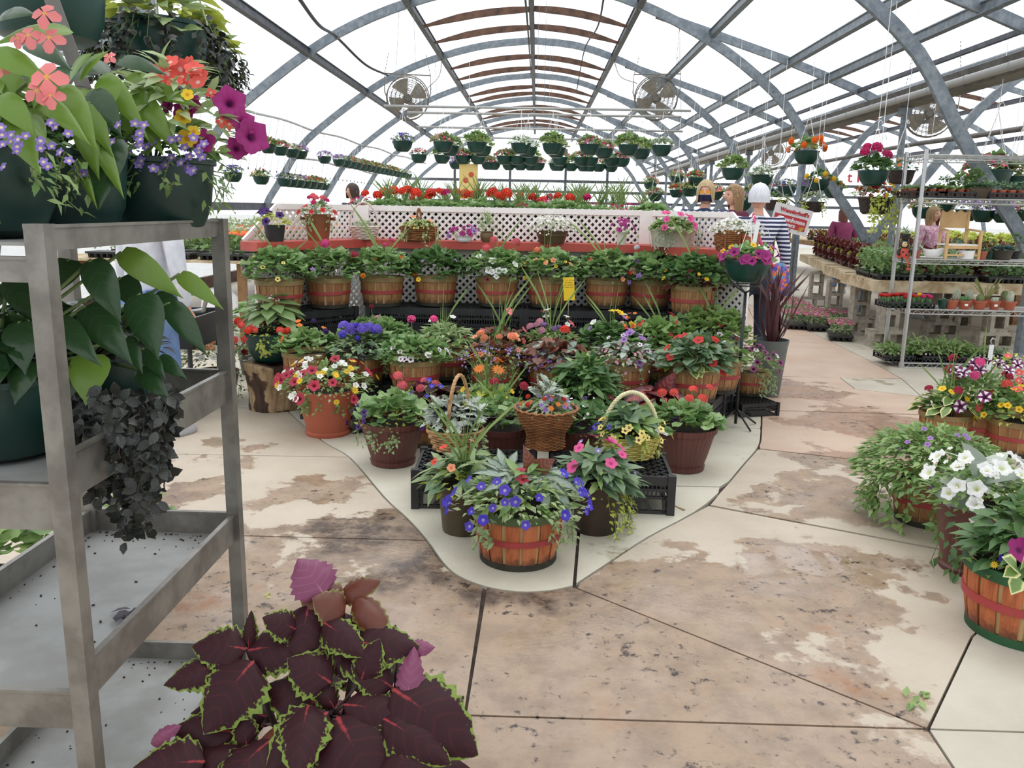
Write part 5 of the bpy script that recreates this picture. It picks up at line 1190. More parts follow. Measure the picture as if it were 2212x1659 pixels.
# stand with hanging basket in front of the right end of the lattice
HP = [(0, .003), (.06, 0), (.095, .012), (.125, .05), (.142, .10), (.148, .135), (.154, .137), (.154, .15), (.146, .15), (.14, .11)]
p = A(1614, 585, 5.62); hs_ = thing('potted_plant', (p.x, p.y, p.z-.075), 'green hanging pot of magenta petunias resting on the black wire stand', 'potted plant')
pot(hs_, HP, M_green, .143, .125); plant(hs_, .12, [GER(60, .17, .13, L_ger), SM(120, .19, .12, (.02, .045), L_mid)], [(13, 'pet', 'magenta', .07), (5, 'pet', 'yellow', .04), (2, 'pet', 'white', .04)], FR=.2, FH=.15, umin=.45)
mb = MB(); mb.tube([(.02, 0, .2), (-.0, 0, .40)], .003, 4); mb.tube([(-.1, -.1, .14), (0, 0, .42)], .002, 4); mb.tube([(.1, .1, .14), (0, 0, .42)], .002, 4); mb.box((.035, 0, .29), (.028, .003, .22), M=Matrix.Rotation(.12, 3, 'Y')); mb.tube([(0, 0, .40), (.02, 0, .44), (.04, 0, .42)], .004, 5); mb.build('white_hanger', M_white, hs_)
st = thing('plant_stand', (p.x, p.y, 0), 'black wire plant stand with a slim pole and cradle arms', 'stand'); zt = p.z-.078
mb = MB(); mb.tube([(0, 0, .02), (0, 0, zt-.06)], .011, 8); mb.build('pole', M_black, st, smooth=True)
for k in range(4):
    a = k*math.pi/2+.4; c, s_ = math.cos(a), math.sin(a)
    mb = MB(); mb.tube([(r*c, r*s_, z) for r, z in ((.0, zt-.07), (.05, zt-.045), (.10, zt-.012), (.142, zt+.03), (.165, zt+.09))], .0055, 6); mb.build('cradle_arm', M_black, st, smooth=True)
    mb = MB(); mb.tube([(r*c, r*s_, z) for r, z in ((.0, .12), (.08, .07), (.17, .008))], .007, 6); mb.build('leg', M_black, st, smooth=True)
mb = MB(); mb.tube([(.1*math.cos(a), .1*math.sin(a), zt-.016) for a in np.linspace(0, 6.283, 24)[:-1]], .005, 6, closed=True); mb.build('cradle_ring', M_black, st, smooth=True)
P_grey = wall([(.12, 0), (.125, .01), (.165, .25), (.18, .27), (.185, .3)])
cd = rp(1668, 733, .46, wall([(.085, 0), (.09, .01), (.125, .40), (.13, .43), (.134, .46)]), M_grey, 'grey pot of burgundy spiky cordyline at the right end of the lattice', [('b', 34, .62, L_pur, dict(lean=.8, wide=5., bend=.35, r=.03)), ('b', 12, .45, L_pur, dict(lean=1.3, wide=3., bend=.9, r=.03))], None, soil=.122)
# ================================================================= POTS ON THE RED SHELF
def sh(px, py=None, dy=0.):
    """stand point on the red shelf below photo column px"""
    pts = [(.5*(a[0]+b[0]), .5*(a[1]+b[1])-.06) for a, b in zip([LA, LB, LC, LD], [(-2.12, 5.98), (-1.43, 6.9), (.86, 6.9), (1.62, 6.1)])]
    for i in range(3):
        a, b = Vector(pts[i]), Vector(pts[i+1])
        for t in np.linspace(0, 1, 200):
            q = a+(b-a)*t; d = ray(px, 515); 
            if abs(math.atan2(q.x, q.y)-math.atan2(d.x, d.y)) < .0015: return Vector((q.x, q.y+dy, ZS))
    return G(px, 520, ZS)
def shp(px, label, prof, m, layers, fl=None, stalk=None, s=1., FR=.1, FH=.12, umin=0., name='potted_plant', cat='potted plant', dy=0.):
    q = sh(px, dy=dy); r = thing(name, q, label, cat, None, 0, s); z = prof[-1][1] if len(prof) < 3 else max(a[1] for a in prof)
    if m is not None: pot(r, prof, m, max(a[0] for a in prof)-.01, z-.02)
    plant(r, z-.025, layers, fl, FR, FH, stalk, umin=umin); return r
shp(596, 'black nursery pot of dark purple petunias, leftmost on the red shelf', wall([(.062, 0), (.078, .12)]), M_black, [SM(130, .12, .12, (.03, .055), L_lime)], [(9, 'pet', 'purple', .055)], FR=.14, FH=.16, umin=.4)
q = shp(690, 'rusty copper bucket with knob handles and red verbena on the red shelf', wall([(.080, 0), (.084, .03), (.102, .19), (.106, .2)]), mat('rusty_copper', srgb(132, 84, 60), .5, .25, srgb(156, 70, 44), 5), [SM(120, .14, .13, (.03, .055), L_mid), TR(5, .1, .1, (.02, .04), L_sage)], [(6, 'five', 'red', .05)], [(4, 'umbel', 'coral', .06, .15), (4, 'umbel', 'hotpink', .05, .14)], FR=.14, FH=.1, umin=.5)
for s_ in (-1, 1):
    mb = MB(); mb.tube([(s_*.098, 0, .165), (s_*.125, 0, .168), (s_*.135, 0, .168)], [.01, .012, .018], 8); mb.build('knob_handle', MATS['rusty_copper'], q, smooth=True)
def wick(px, label, pr, m, sy, rings, handle, layers, fl=None, FR=.12, FH=.1, dy=0.):
    q = sh(px, dy=dy); r = thing('wicker_basket_planter', q, label, 'basket planter'); liner(pr, sy).build('liner', M_lin, r); wicker(pr, rings, 32, sy, .0035).build('woven_wall', m, r, smooth=True)
    if handle: rope([(handle[0]*math.cos(a), 0, pr[-1][1]*.8+handle[1]*math.sin(a)) for a in np.linspace(0, math.pi, 9)], handle[2], 9, 2).build('handle', m, r, smooth=True)
    plant(r, pr[-1][1]-.03, layers, fl, FR, FH); return r
wick(787, 'whitewashed wicker basket with a tall hoop handle on the red shelf', [(.085, 0), (.11, .06), (.122, .11)], W_pk, .8, 8, (.118, .21, .007), [SM(110, .11, .08, (.02, .04), L_sage), SM(50, .12, .06, (.02, .03), L_sil)])
wick(905, 'two tone brown wicker basket with variegated ivy on the red shelf', [(.128, 0), (.14, .06), (.15, .12)], W_br, .6, 8, (.02, .16, .008), [OV(90, .15, .09, (.04, .065), L_var), SM(60, .15, .07, (.03, .05), L_lime), TR(5, .13, .12, (.03, .045), L_var)], [(3, 'imp', 'peach', .04)])
shp(1003, 'small white oval dish of magenta petunias on the red shelf', wall([(.055, 0), (.075, .05)]), M_white, [SM(80, .12, .07, (.02, .04), L_sage)], [(14, 'pet', 'magenta', .045), (5, 'pet', 'lilac', .05)], FR=.13, FH=.1, umin=.3)
shp(1051, 'small glazed brown pot with upright lavender foliage', wall([(.035, 0), (.05, .02), (.055, .05), (.05, .075), (.058, .085)]), mat('glazed_brown', srgb(112, 90, 62), .25), [('m', 90, .06, .18, T_nar, (.06, .12), L_sage, dict(up=2.2))])
shp(1192, 'brown oval pot overflowing with white alyssum on the red shelf', wall([(.10, 0), (.135, .10)]), mat('brown_metal', srgb(92, 70, 52), .5, .2), [('m', 220, .21, .12, T_nar, (.04, .07), L_sage, {}), ('f', 420, 'five', .016, 'white', .23, .14)])
shp(1343, 'small glass vase of magenta phlox on the red shelf', wall([(.036, 0), (.042, .10)]), mat('frosted_glass', srgb(206, 200, 190), .2), [SM(40, .07, .06, (.02, .04), L_mid)], [(24, 'five', 'magenta', .045)], FR=.1, FH=.12)
q = sh(1455); tub = thing('planter_tub', q, 'galvanised oblong tub of pink impatiens on the red shelf', 'planter', None, -.0)
M_galv = mat('aged_galvanised', srgb(176, 172, 150), .5, .35, srgb(196, 194, 180), 16)
mb = MB(); k = 24; pr = [(0.001, .002), (.15, 0), (.175, .12), (.185, .125), (.182, .132), (.172, .12)]
def sq(a): c, s_ = math.cos(a), math.sin(a); return (abs(c)**.45*np.sign(c), abs(s_)**.45*np.sign(s_))
mb.add([(r*sq(2*math.pi*j/k)[0], r*.5*sq(2*math.pi*j/k)[1], z) for r, z in pr for j in range(k)], [(i*k+j, i*k+(j+1) % k, (i+1)*k+(j+1) % k, (i+1)*k+j) for i in range(len(pr)-1) for j in range(k)])
mb.build('tub', M_galv, tub, auto=40); MB().disc((0, 0, .11), .165, 24, .5).build('soil', M_greenin, tub)
plant(tub, .1, [OV(150, .19, .13, (.04, .08), L_mid), OV(60, .19, .12, (.05, .08), L_var), TR(7, .13, .16, (.014, .026), L_sil, az=(-3., 0))], [(12, 'imp', 'pink', .055)], FR=.19, FH=.16, umin=.3)
q = sh(1583, dy=.05); bag = wick(1583, 'wicker creel basket with leather straps and white blooms, rightmost on the red shelf', [(.10, 0), (.118, .05), (.122, .1), (.105, .145)], W_br, .6, 10, None, [SM(160, .15, .1, (.02, .045), L_sage), ('f', 160, 'five', .026, 'white', .17, .11)], None)
M_leath = mat('leather_strap', srgb(140, 80, 40), .5)
for x in (-.06, .045):
    mb = MB(); mb.tube([(x, -.073, z) for z in (.0, .05, .1)]+[(x, -.06, .148)], .008, 5); mb.build('leather_strap', M_leath, bag)
shp(1628, 'small terracotta pot behind the wicker creel basket', wall([(.05, 0), (.07, .12)]), M_terra, [SM(60, .1, .08, (.02, .04), L_mid), ('f', 60, 'five', .026, 'white', .13, .1)], dy=.05)
# ================================================================= PLANTS ON THE RAISED BED BEHIND THE LATTICE
def small_pot(root, R=.07, h=.1, m=None): pot(root, wall([(R*.75, 0), (R, h)]), m or M_black, R-.008, h-.012, n=16)
def proto(label, cat, layers, fl=None, stalk=None, R=.07, h=.1, FR=.12, FH=.1, name='potted_plant', group=None, m=None):
    r = thing(name, (0, 0, 0), label, cat, group); small_pot(r, R, h, m); plant(r, h-.02, layers, fl, FR, FH, stalk); return r
GB = 'potted bedding plants on the bed behind the lattice'
bedp = [proto('red geranium among the pots on the bed behind the lattice', 'potted plant', [GER(70, .15, .12)], None, [(2, 'ball', 'scarlet', .10, .19)], group=GB),
        proto('pink geranium among the pots on the bed behind the lattice', 'potted plant', [GER(70, .15, .12)], None, [(1, 'ball', 'hotpink', .085, .19)], group=GB),
        proto('leafy green geranium without bloom on the bed behind the lattice', 'potted plant', [GER(90, .16, .13)], None, None, group=GB),
        proto('tufted spike grass on the bed behind the lattice', 'potted plant', [BL(46, .32, lean=.6, bend=.5), SM(40, .12, .1, (.02, .05), L_sage)], None, None, group=GB),
        proto('fine leaved plant with small mauve blooms on the bed behind the lattice', 'potted plant', [SM(130, .15, .13, (.02, .045), L_sage), ('f', 30, 'five', .025, 'hotpink', .15, .15)], None, None, group=GB)]
seqs = [(7.48, [4, 2, 0, 2, 1, 2, 0, 4, 2, 2, 1, 2, 4, 2]), (7.78, [0, 3, 2, 0, 3, 2, 0, 3, 4, 0, 3, 2, 3, 4]), (8.15, [2, 0, 3, 1, 0, 3, 3, 2, 0, 3, 2, 3, 4, 3]), (8.6, [0, 3, 0, 3, 2, 0, 3, 0, 3, 4, 3, 4, 4, 2]), (9.1, [3, 0, 3, 3, 0, 3, 3, 3, 1, 3, 3, 4, 3, 4])]
firsts = set()
ORD = ['first', 'second', 'third', 'fourth', 'fifth', 'sixth', 'seventh', 'eighth', 'ninth', 'tenth', 'eleventh', 'twelfth', 'thirteenth', 'fourteenth']
BN = ['red geranium', 'pink geranium', 'green geranium without bloom', 'tufted spike grass', 'fine leaved plant with mauve blooms']
for ri, (y, seq) in enumerate(seqs):
    rc = {}
    for i, k in enumerate(seq):
        rc[k] = rc.get(k, 0)+1; lb_ = '%s, %s from left in the %s row behind the lattice' % (BN[k], ORD[rc[k]-1], ['front', 'second', 'third', 'fourth', 'rear'][ri])
        x = -1.52+2.52*i/13+random.uniform(-.04, .04); z = 1.297
        if k not in firsts: o = bedp[k]; firsts.add(k); o.location = (x, y, z); o['label'] = lb_
        else: o = copy_tree(bedp[k], (x, y, z), random.uniform(0, 6.28), lb_, scale=random.uniform(.85, 1.12))
# left and right wings of the bed
for i, (x, y) in enumerate([(-1.95, 6.75), (-1.75, 7.0), (1.2, 6.95), (1.45, 6.7)]):
    pass
# ================================================================= HANGING BASKETS
HB = [(0, .002), (.055, 0), (.09, .01), (.122, .05), (.138, .10), (.143, .132), (.149, .134), (.149, .146), (.142, .146), (.137, .11)]
HBm = MB().lathe(HB, 28).lathe([(0, -.004), (.075, -.004), (.085, .006), (.06, .004)], 24).mesh('pot', M_green, True, 35)
HBb = MB().lathe([(0, 0), (.09, 0), (.115, .02), (.14, .12), (.146, .122), (.146, .135), (.138, .135), (.134, .1)], 10).mesh('pot', mat('brown_fibre_basket', srgb(58, 44, 40), .8, 0, srgb(40, 32, 30), 20), True, 35)
def hanging(label, layers, cols, L=.60, m=None, nb=46, sz=.042, FR=.18, FH=.14, kind='five', name='hanging_basket', pm_=None):
    r = thing(name, (0, 0, 0), label, 'hanging basket'); ob('pot', pm_ or HBm, r)
    mb = MB(); mb.disc((0, 0, .12), .135, 20); mb.build('soil', M_greenin, r)
    lay = list(layers)
    for c in cols: lay.append(('f', nb//len(cols), kind, sz, c, FR, FH))
    plant(r, .115, lay)
    mb = MB()
    for k in range(4):
        a = k*math.pi/2+.5; mb.tube([(.144*math.cos(a), .144*math.sin(a), .14), (0, 0, L-.04)], .0022, 4)
    mb.tube([(0, 0, L-.04), (0, 0, L), (.02, 0, L+.025), (.035, 0, L), (.03, 0, L-.012)], .004, 5); mb.build('wire_hanger', M_white, r)
    KIDS[r.name] = list(r.children); return r
def gz_(n=90, m=None): return [SM(n, .2, .15, (.03, .065), m or L_mid), OV(n//3, .18, .13, (.04, .07), L_mid)]
HP_ = dict(purple=hanging('p', gz_(), ['purple', 'violet']), red=hanging('r', [GER(80, .19, .15, L_mid)], ['red', 'scarlet']), pink=hanging('k', [GER(70, .19, .15, L_ger), SM(40, .2, .1, (.03, .06), L_sage)], ['coral', 'hotpink']),
  white=hanging('w', gz_(100, L_ger), ['white', 'eyewhite'], nb=34), green=hanging('g', [GER(110, .2, .19, L_mid), SM(60, .22, .12, (.03, .06), L_lime)], ['white'], nb=8), mixed=hanging('m', gz_(100, L_sage), ['red', 'purple', 'white']),
  lilac=hanging('l', gz_(100, L_sage), ['lilac', 'mauve'], nb=60), peach=hanging('o', [LA_(90, .2, .14, (.07, .12), L_mid), OV(40, .2, .1, (.05, .08), L_var)], ['peach', 'coral'], nb=20, sz=.05))
used = set()
def hang(kind, loc, label, s=1., L=None):
    if kind not in used: used.add(kind); o = HP_[kind]; o.location = loc; o['label'] = label; o.scale = (s,)*3; o.rotation_euler = (0, 0, random.uniform(0, 6))
    else: o = copy_tree(HP_[kind], loc, random.uniform(0, 6.28), label, scale=s)
    return o
ordn = ['first', 'second', 'third', 'fourth', 'fifth', 'sixth', 'seventh', 'eighth', 'ninth', 'tenth', 'eleventh', 'twelfth', 'thirteenth', 'fourteenth', 'fifteenth']
KC = dict(purple='dark purple', red='red', pink='coral pink', white='white', green='leafy green', mixed='mixed red and purple', lilac='pale lilac', peach='peach')
def hpipe(Y, x0, x1, z):
    r = thing('hanging_pipe', (0, Y, 0), 'thin grey cross pipe carrying the hanging baskets, '+{12.4: 'nearest', 13.2: 'second', 15.5: 'third', 17.6: 'farthest'}[Y]+' of the four', 'pipe')
    mb = MB(); mb.tube([(x0, 0, z), (x1, 0, z)], .018, 8); mb.build('pipe', M_pipe, r, smooth=True)
    for x in (x0+.15, (x0+x1)/2, x1-.15):
        # hung from the nearest rib by a wire
        yr = min(RIBS, key=lambda q: abs(q-Y)); zr = np.interp(x, [q[0] for q in (ARL[::-1]+ARR[1:])], [q[1] for q in (ARL[::-1]+ARR[1:])])
        mb = MB(); mb.tube([(x, 0, z), (x, yr-Y, zr-.04)], .003, 4); mb.build('drop_wire', M_steel, r)
    return r
ZP = 2.86
for Y, a, b_ in ((12.4, 830, 1490), (13.2, 880, 1470), (15.5, 900, 1475), (17.6, 930, 1450)): hpipe(Y, A(a, 280, Y).x, A(b_, 280, Y).x, ZP)
RW = [(12.4, 'front row', [(870, 'purple'), (957, 'pink'), (1030, 'green'), (1125, 'white'), (1193, 'green'), (1273, 'pink'), (1357, 'green'), (1429, 'white')]),
      (13.2, 'second row', [(972, 'green'), (1042, 'green'), (1140, 'white'), (1202, 'green'), (1305, 'pink'), (1385, 'green')]),
      (15.5, 'middle row', [(905, 'mixed'), (955, 'green'), (1000, 'pink'), (1033, 'green'), (1090, 'pink'), (1118, 'green'), (1147, 'green'), (1210, 'pink'), (1257, 'pink'), (1277, 'green'), (1322, 'mixed'), (1345, 'pink')]),
      (17.6, 'far row', [(985, 'lilac'), (1000, 'mixed'), (1055, 'pink'), (1067, 'mixed'), (1100, 'green'), (1125, 'lilac'), (1148, 'mixed'), (1163, 'pink'), (1202, 'white'), (1208, 'mixed'), (1235, 'green'), (1262, 'red'), (1275, 'white'), (1295, 'mixed'), (1322, 'green')])]
for Y, rn, items in RW:
    cnt = {}
    for px, k in items:
        x = A(px, 320, Y).x; i = cnt.get(k, 0); cnt[k] = i+1
        hang(k, (x, Y+random.uniform(-.02, .02), ZP-.628), '%s %s hanging pot from the left, %s of the central cluster' % (ordn[i], KC[k], rn))
# two long rows along the left wall, on rails parallel to the axis
def rail(x, y0, y1, z, label, sup):
    r = thing('hanging_rail', (x, 0, 0), label, 'pipe'); mb = MB(); mb.tube([(sup(y), y, z+.02*math.sin(y*1.7)) for y in np.linspace(y0, y1, 40)], .022, 8); mb.build('pipe', M_pipe, r, smooth=True)
    for yr in RIBS:
        if y0 < yr < y1:
            zr = np.interp(sup(yr), [q[0] for q in ARL[::-1]], [q[1] for q in ARL[::-1]]); mb = MB(); mb.tube([(sup(yr), yr, z), (sup(yr), yr, max(z+.05, zr-.05))], .004, 4); mb.build('drop_wire', M_steel, r)
    return r
rail(0, 9, 30, 2.945, 'long grey rail above the upper left row of hanging pots', lambda y: -4.75+.05*(y-14)); rail(0, 9, 26, 2.42, 'long grey rail above the lower left row of hanging pots', lambda y: -4.95)
ordn += ['sixteenth', 'seventeenth', 'eighteenth', 'nineteenth', 'twentieth', 'last']
for i, px in enumerate([566, 592, 618, 642, 660, 711, 742, 756, 768, 779, 790, 800, 810, 820, 829, 838, 847, 856, 866, 876, 886]):
    y = -5.45/((px-1160)/1790-.05); k = ['red', 'red', 'pink', 'mixed', 'lilac', 'lilac', 'lilac', 'purple', 'red', 'lilac', 'red', 'pink', 'red', 'red', 'mixed', 'pink', 'red', 'red', 'white', 'mixed', 'white'][i]
    hang(k, (-4.75+.05*(y-14), y, 2.32), '%s hanging pot, %s from the near end of the upper left row' % (KC[k], ordn[i]), 1.)
for i, px in enumerate([515, 575, 624, 639, 654, 668, 682, 694, 708]):
    y = 4.95*1790/(1160-px); k = ['purple', 'peach', 'purple', 'mixed', 'lilac', 'mixed', 'red', 'red', 'white'][i]
    hang(k, (-4.95, y, 1.795), '%s hanging pot, %s from the near end of the lower left row' % (KC[k], ordn[i]), 1.02)
# irrigation drop lines along the left rail
mb = MB()
for y in np.arange(11, 26, .34):
    x = -4.75+.05*(y-14); mb.tube([(x, y, 2.94), (x-.2, y+.02, 2.05)], .003, 3); mb.box((x-.2, y+.02, 2.04), (.016, .016, .035))
t_ = thing('drip_lines', (0, 0, 0), 'row of thin drip lines hanging from the upper left rail', 'drip line'); mb.build('drip_tube', M_blackw, t_, kind='stuff')
# right-hand hanging baskets
RT = [('pinkger', 1885, 372, 7.85), ('peachbeg', 1735, 335, 9.2), ('yelbeg', 1768, 385, 8.6)]
R1 = hanging('green pot of hot pink geranium hanging in front of the wire rack', [GER(110, .21, .17, L_gerd)], []); p = A(1887, 372, 8.5); R1.location = (p.x, p.y, p.z-.13)
for (n, x, y, zz, s) in ((1, .0, -.02, .36, .13), (1, .13, .02, .3, .1), (1, -.12, -.04, .32, .1), (1, -.07, .04, .37, .1), (1, .06, -.1, .3, .08)): ob('flower', flower_mesh('ball', 'hotpink'), R1, mw=orient((x, y, zz), (x, y-.1, .3), s))
R2 = hanging('wide brown hanging basket trailing lime creeper below the hot pink geranium', [SM(90, .24, .12, (.03, .06), L_mid), OV(40, .2, .12, (.05, .09), L_rust), ('t', 9, .16, .3, T_small, (.03, .05), L_lime, dict(az=(-2.4, -.4), per=22))], ['red', 'yellow'], pm_=HBb, nb=30); p = A(1892, 432, 8.7); R2.location = (p.x, p.y, p.z-.145); R2.scale = (1.24,)*3
R3 = hanging('green pot of orange double begonias hanging left of the steel V legs', [('m', 60, .2, .2, T_heart, (.07, .11), L_mid, {})], []); p = A(1742, 335, 12.2); R3.location = (p.x, p.y, p.z-.12); R3.scale = (1.2,)*3
for i in range(11): 
    a = i*2.4; ob('flower', flower_mesh('ball', 'orange' if i % 3 else 'peach'), R3, mw=orient((.2*math.cos(a), .2*math.sin(a), .16+.12*random.random()), (math.cos(a), math.sin(a), .3), .085))
R4 = hanging('green pot of yellow double begonias beside the steel leg', [('m', 55, .2, .18, T_heart, (.06, .1), L_gerd, {})], []); p = A(1770, 390, 12.0); R4.location = (p.x, p.y, p.z-.13)
for i in range(7):
    a = i*2.4-1.5; ob('flower', flower_mesh('ball', 'yellow'), R4, mw=orient((.19*math.cos(a), .19*math.sin(a), .1+.13*random.random()), (math.cos(a), math.sin(a), .3), .08))
R5 = hanging('brown hanging basket of white blooms partly behind the wire rack post', [SM(70, .18, .13, (.03, .06), L_gerd)], ['white', 'orange'], pm_=HBb, nb=16); p = A(1945, 372, 10.5); R5.location = (p.x, p.y, p.z-.14); R5.scale = (1.2,)*3
R6 = hanging('brown hanging basket of trailing greens above the shop sign', [SM(110, .2, .15, (.03, .06), L_sage), TR(8, .14, .2, (.03, .05), L_lime)], ['white'], pm_=HBb, nb=10); p = A(1757, 436, 11.6); R6.location = (p.x, p.y, p.z-.14); R6.scale = (1.05,)*3
R7 = hanging('brown hanging basket with lime trailing vine right of the white-haired woman', [SM(80, .2, .13, (.03, .06), L_mid), TR(9, .16, .25, (.03, .055), L_lime, az=(-1.6, .6))], [], pm_=HBb); p = A(1676, 432, 11.6); R7.location = (p.x, p.y, p.z-.14); R7.scale = (1.05,)*3
RH = []
for k, px, py, Y, l, s in [('green', 1583, 366, 12.4, 'leafy green hanging pot above the blond woman in a mask', 1.1), ('white', 1646, 380, 12.8, 'white flowered hanging pot above the white-haired woman', 1.15), ('red', 1503, 385, 16, 'red flowered hanging pot far behind, left of the blond woman', 1.), ('peach', 1463, 382, 18, 'peach hanging pot near the far right row, upper one of a pair', 1.), ('peach', 1490, 408, 16, 'peach hanging pot at the left of the blond woman', 1.05), ('red', 1462, 412, 17, 'red hanging pot low beside the far right row', 1.), ('peach', 1405, 395, 18, 'peach hanging pot at the right end above the bed', 1.), ('pink', 1415, 420, 17, 'coral pink hanging pot low at the right end above the bed', 1.),
   ('peach', 1545, 415, 15, 'peach hanging pot between the two women with fair hair', 1.), ('mixed', 1640, 407, 15., 'mixed hanging pot just above the head with white hair', 1.1), ('lilac', 1603, 435, 13.5, 'lilac hanging pot left of the head with white hair', 1.1), ('purple', 1700, 405, 16., 'dark purple hanging pot on the metal tree, left arm', 1.2), ('lilac', 1748, 405, 16.4, 'pale lilac hanging pot on the metal tree, right arm', 1.2), ('red', 1800, 408, 16., 'red hanging pot beyond the steel legs', 1.2), ('mixed', 1680, 410, 17.2, 'mixed hanging pot on the metal tree, rear arm', 1.1), ('green', 1622, 420, 17.2, 'leafy green hanging pot behind the women', 1.),
   ('purple', 2045, 440, 14., 'dark purple pot seen under the second rack shelf, left', 1.), ('lilac', 2090, 455, 13.6, 'lilac pot seen through the wire rack, left one', 1.2), ('lilac', 2125, 457, 13.2, 'lilac pot seen through the wire rack, right one', 1.2), ('lilac', 2170, 458, 13, 'lilac pot by the steel leg, seen through the rack', 1.2), ('peach', 2205, 455, 13, 'orange pot at the right frame edge through the rack', 1.2), ('peach', 1995, 450, 13.6, 'rust coloured pot behind the rack left post', 1.2), ('pink', 2140, 372, 9.6, 'coral pink hanging pot above the rack plants', 1.5), ('green', 2195, 385, 9.8, 'leafy green hanging pot at the right frame edge', 1.3)]:
    p = A(px, py, Y); RH.append(hang(k, (p.x, p.y, p.z-.13*s), l, s))
# each right-hand pot hangs on its own wire from the roof members
WIRE = MB().tube([(0, 0, 0), (0, 0, 1)], .003, 4).mesh('drop_wire', M_white)
for o in [R1, R2, R3, R4, R5, R6, R7]+RH: ob('drop_wire', WIRE, o, (0, 0, .6 if o not in (R1, R2, R3) else .58), None, (1, 1, 1.3/o.scale[0]))
# metal tree with arms (hanging-pot stand)
p = A(1722, 440, 14.5); mt_ = thing('pot_tree', (p.x, p.y, 0), 'silver pole with V shaped arms holding hanging pots, left of the steel legs', 'stand')
mb = MB(); mb.tube([(0, 0, 0), (0, 0, 2.75)], .035, 10); mb.build('pole', M_steel, mt_, smooth=True)
for a in (0, 1.57, 3.14, 4.71):
    mb = MB(); mb.tube([(.02*math.cos(a), .02*math.sin(a), 1.62), (.6*math.cos(a), .6*math.sin(a), 1.98)], .014, 6); mb.build('arm', M_steel, mt_, smooth=True)
# ================================================================= FANS
M_cage = mat('fan_cage_wire', srgb(120, 116, 108), .5, .5); M_blade = mat('dusty_fan_blade', srgb(150, 142, 128), .6, .2, srgb(126, 118, 104), 6)
def fan(loc, rz, label, tilt=.1, zr=None):
    r = thing('circulation_fan', loc, label, 'fan', None, rz); R = .40
    mb = MB()
    for y in (-.09, .09):
        for q in (R, R*.8, R*.6, R*.4, R*.22): mb.tube([(q*math.cos(a), y*(1 if q == R else 1.0+.35*(1-q/R)), q*math.sin(a)) for a in np.linspace(0, 2*math.pi, 33)[:-1]], .010 if q == R else .005, 4, closed=True)
        for k in range(28):
            a = 2*math.pi*k/28; mb.tube([(.08*math.cos(a), y*1.33, .08*math.sin(a)), (R*.6*math.cos(a+.1), y*1.14, R*.6*math.sin(a+.1)), (R*math.cos(a+.2), y, R*math.sin(a+.2))], .004, 3)
    for k in range(16):
        a = 2*math.pi*k/16; mb.tube([(R*math.cos(a), -.09, R*math.sin(a)), (R*math.cos(a), .09, R*math.sin(a))], .003, 3)
    mb.build('guard', M_cage, r)
    for k in range(4):
        a = k*math.pi/2+.5; vs = []; n = 8
        for i in range(n+1):
            b = -.62+1.24*i/n
            for q in (.06, .2, .36): vs.append((q*math.cos(a+b*(.55+.25*(q > .1))), .04*math.sin(b*1.5)*q/.36, q*math.sin(a+b*(.55+.25*(q > .1)))))
        me = mesh_np('blade', vs, [(i*3+j, i*3+j+1, i*3+j+4, i*3+j+3) for i in range(n) for j in range(2)], M_blade, smooth=True); ob('blade', me, r)
    mb = MB(); mb.tube([(0, .02, 0), (0, .16, 0)], .085, 14); mb.tube([(0, -.04, 0), (0, .02, 0)], .06, 12); mb.build('motor', M_cage, r, auto=40)
    mb = MB(); mb.tube([(-R, 0, 0), (-R-.04, 0, .1), (-R-.04, 0, R+.03), (R+.04, 0, R+.03), (R+.04, 0, .1), (R, 0, 0)], .012, 6); mb.build('bracket', M_cage, r)
    mb = MB(); H_ = (zr or loc[2]+.9)-loc[2]
    for s in (-1, 1):
        z = R+.03; k = 0
        while z < H_: mb.box((s*(R+.04)*(1-.2*(z-R)/(H_-R)), 0, z), (.014 if k % 2 else .004, .004 if k % 2 else .014, .035)); z += .032; k += 1
    mb.build('chain', M_cage, r); return r
p = A(881, 212, 16.6); fan(p, .25, 'round circulation fan on chains, left of the ridge', zr=4.3)
p = A(1417, 212, 16.6); fan(p, -.2, 'round circulation fan on chains, right of the ridge', zr=4.3)
p = A(2008, 245, 15.5); fan(p, -.35, 'round circulation fan in the second bay, upper right', zr=4.4)
p = A(1668, 330, 27); fan(p, .1, 'small far circulation fan in the second bay beyond the gutter', zr=4.2)
# cables
def cable(pts, r, label, m=M_blackw):
    t = thing('electric_cable', (0, 0, 0), label, 'cable'); mb = MB(); mb.tube([tuple(q) for q in smooth3(pts, 8)], r, 5); mb.build('cable', m, t, smooth=True)
cable([A(640, -8, 8.6)+Vector((0, 0, .02)), A(690, 55, 10.5), A(727, 80, 12.9), A(790, 140, 15), A(838, 163, 17.1)], .022, 'thick black cable swagging between the ribs at upper left')
cable([A(1133, -20, 8), A(1140, 60, 11), A(1147, 160, 20)], .012, 'slim dark cable running along the ridge')
cable([A(1305, -8, 9), A(1290, 60, 12.5), A(1262, 110, 17), A(1245, 200, 22)], .012, 'slim dark cable right of the ridge')
cable([A(955, 125, 17.2), A(948, 165, 17.1), A(918, 195, 16.7)], .01, 'short grey lead to the left fan', M_pipe)
cable([A(1326, 130, 17.2), A(1340, 165, 17.1), A(1376, 180, 16.7)], .01, 'short grey lead to the right fan', M_pipe)
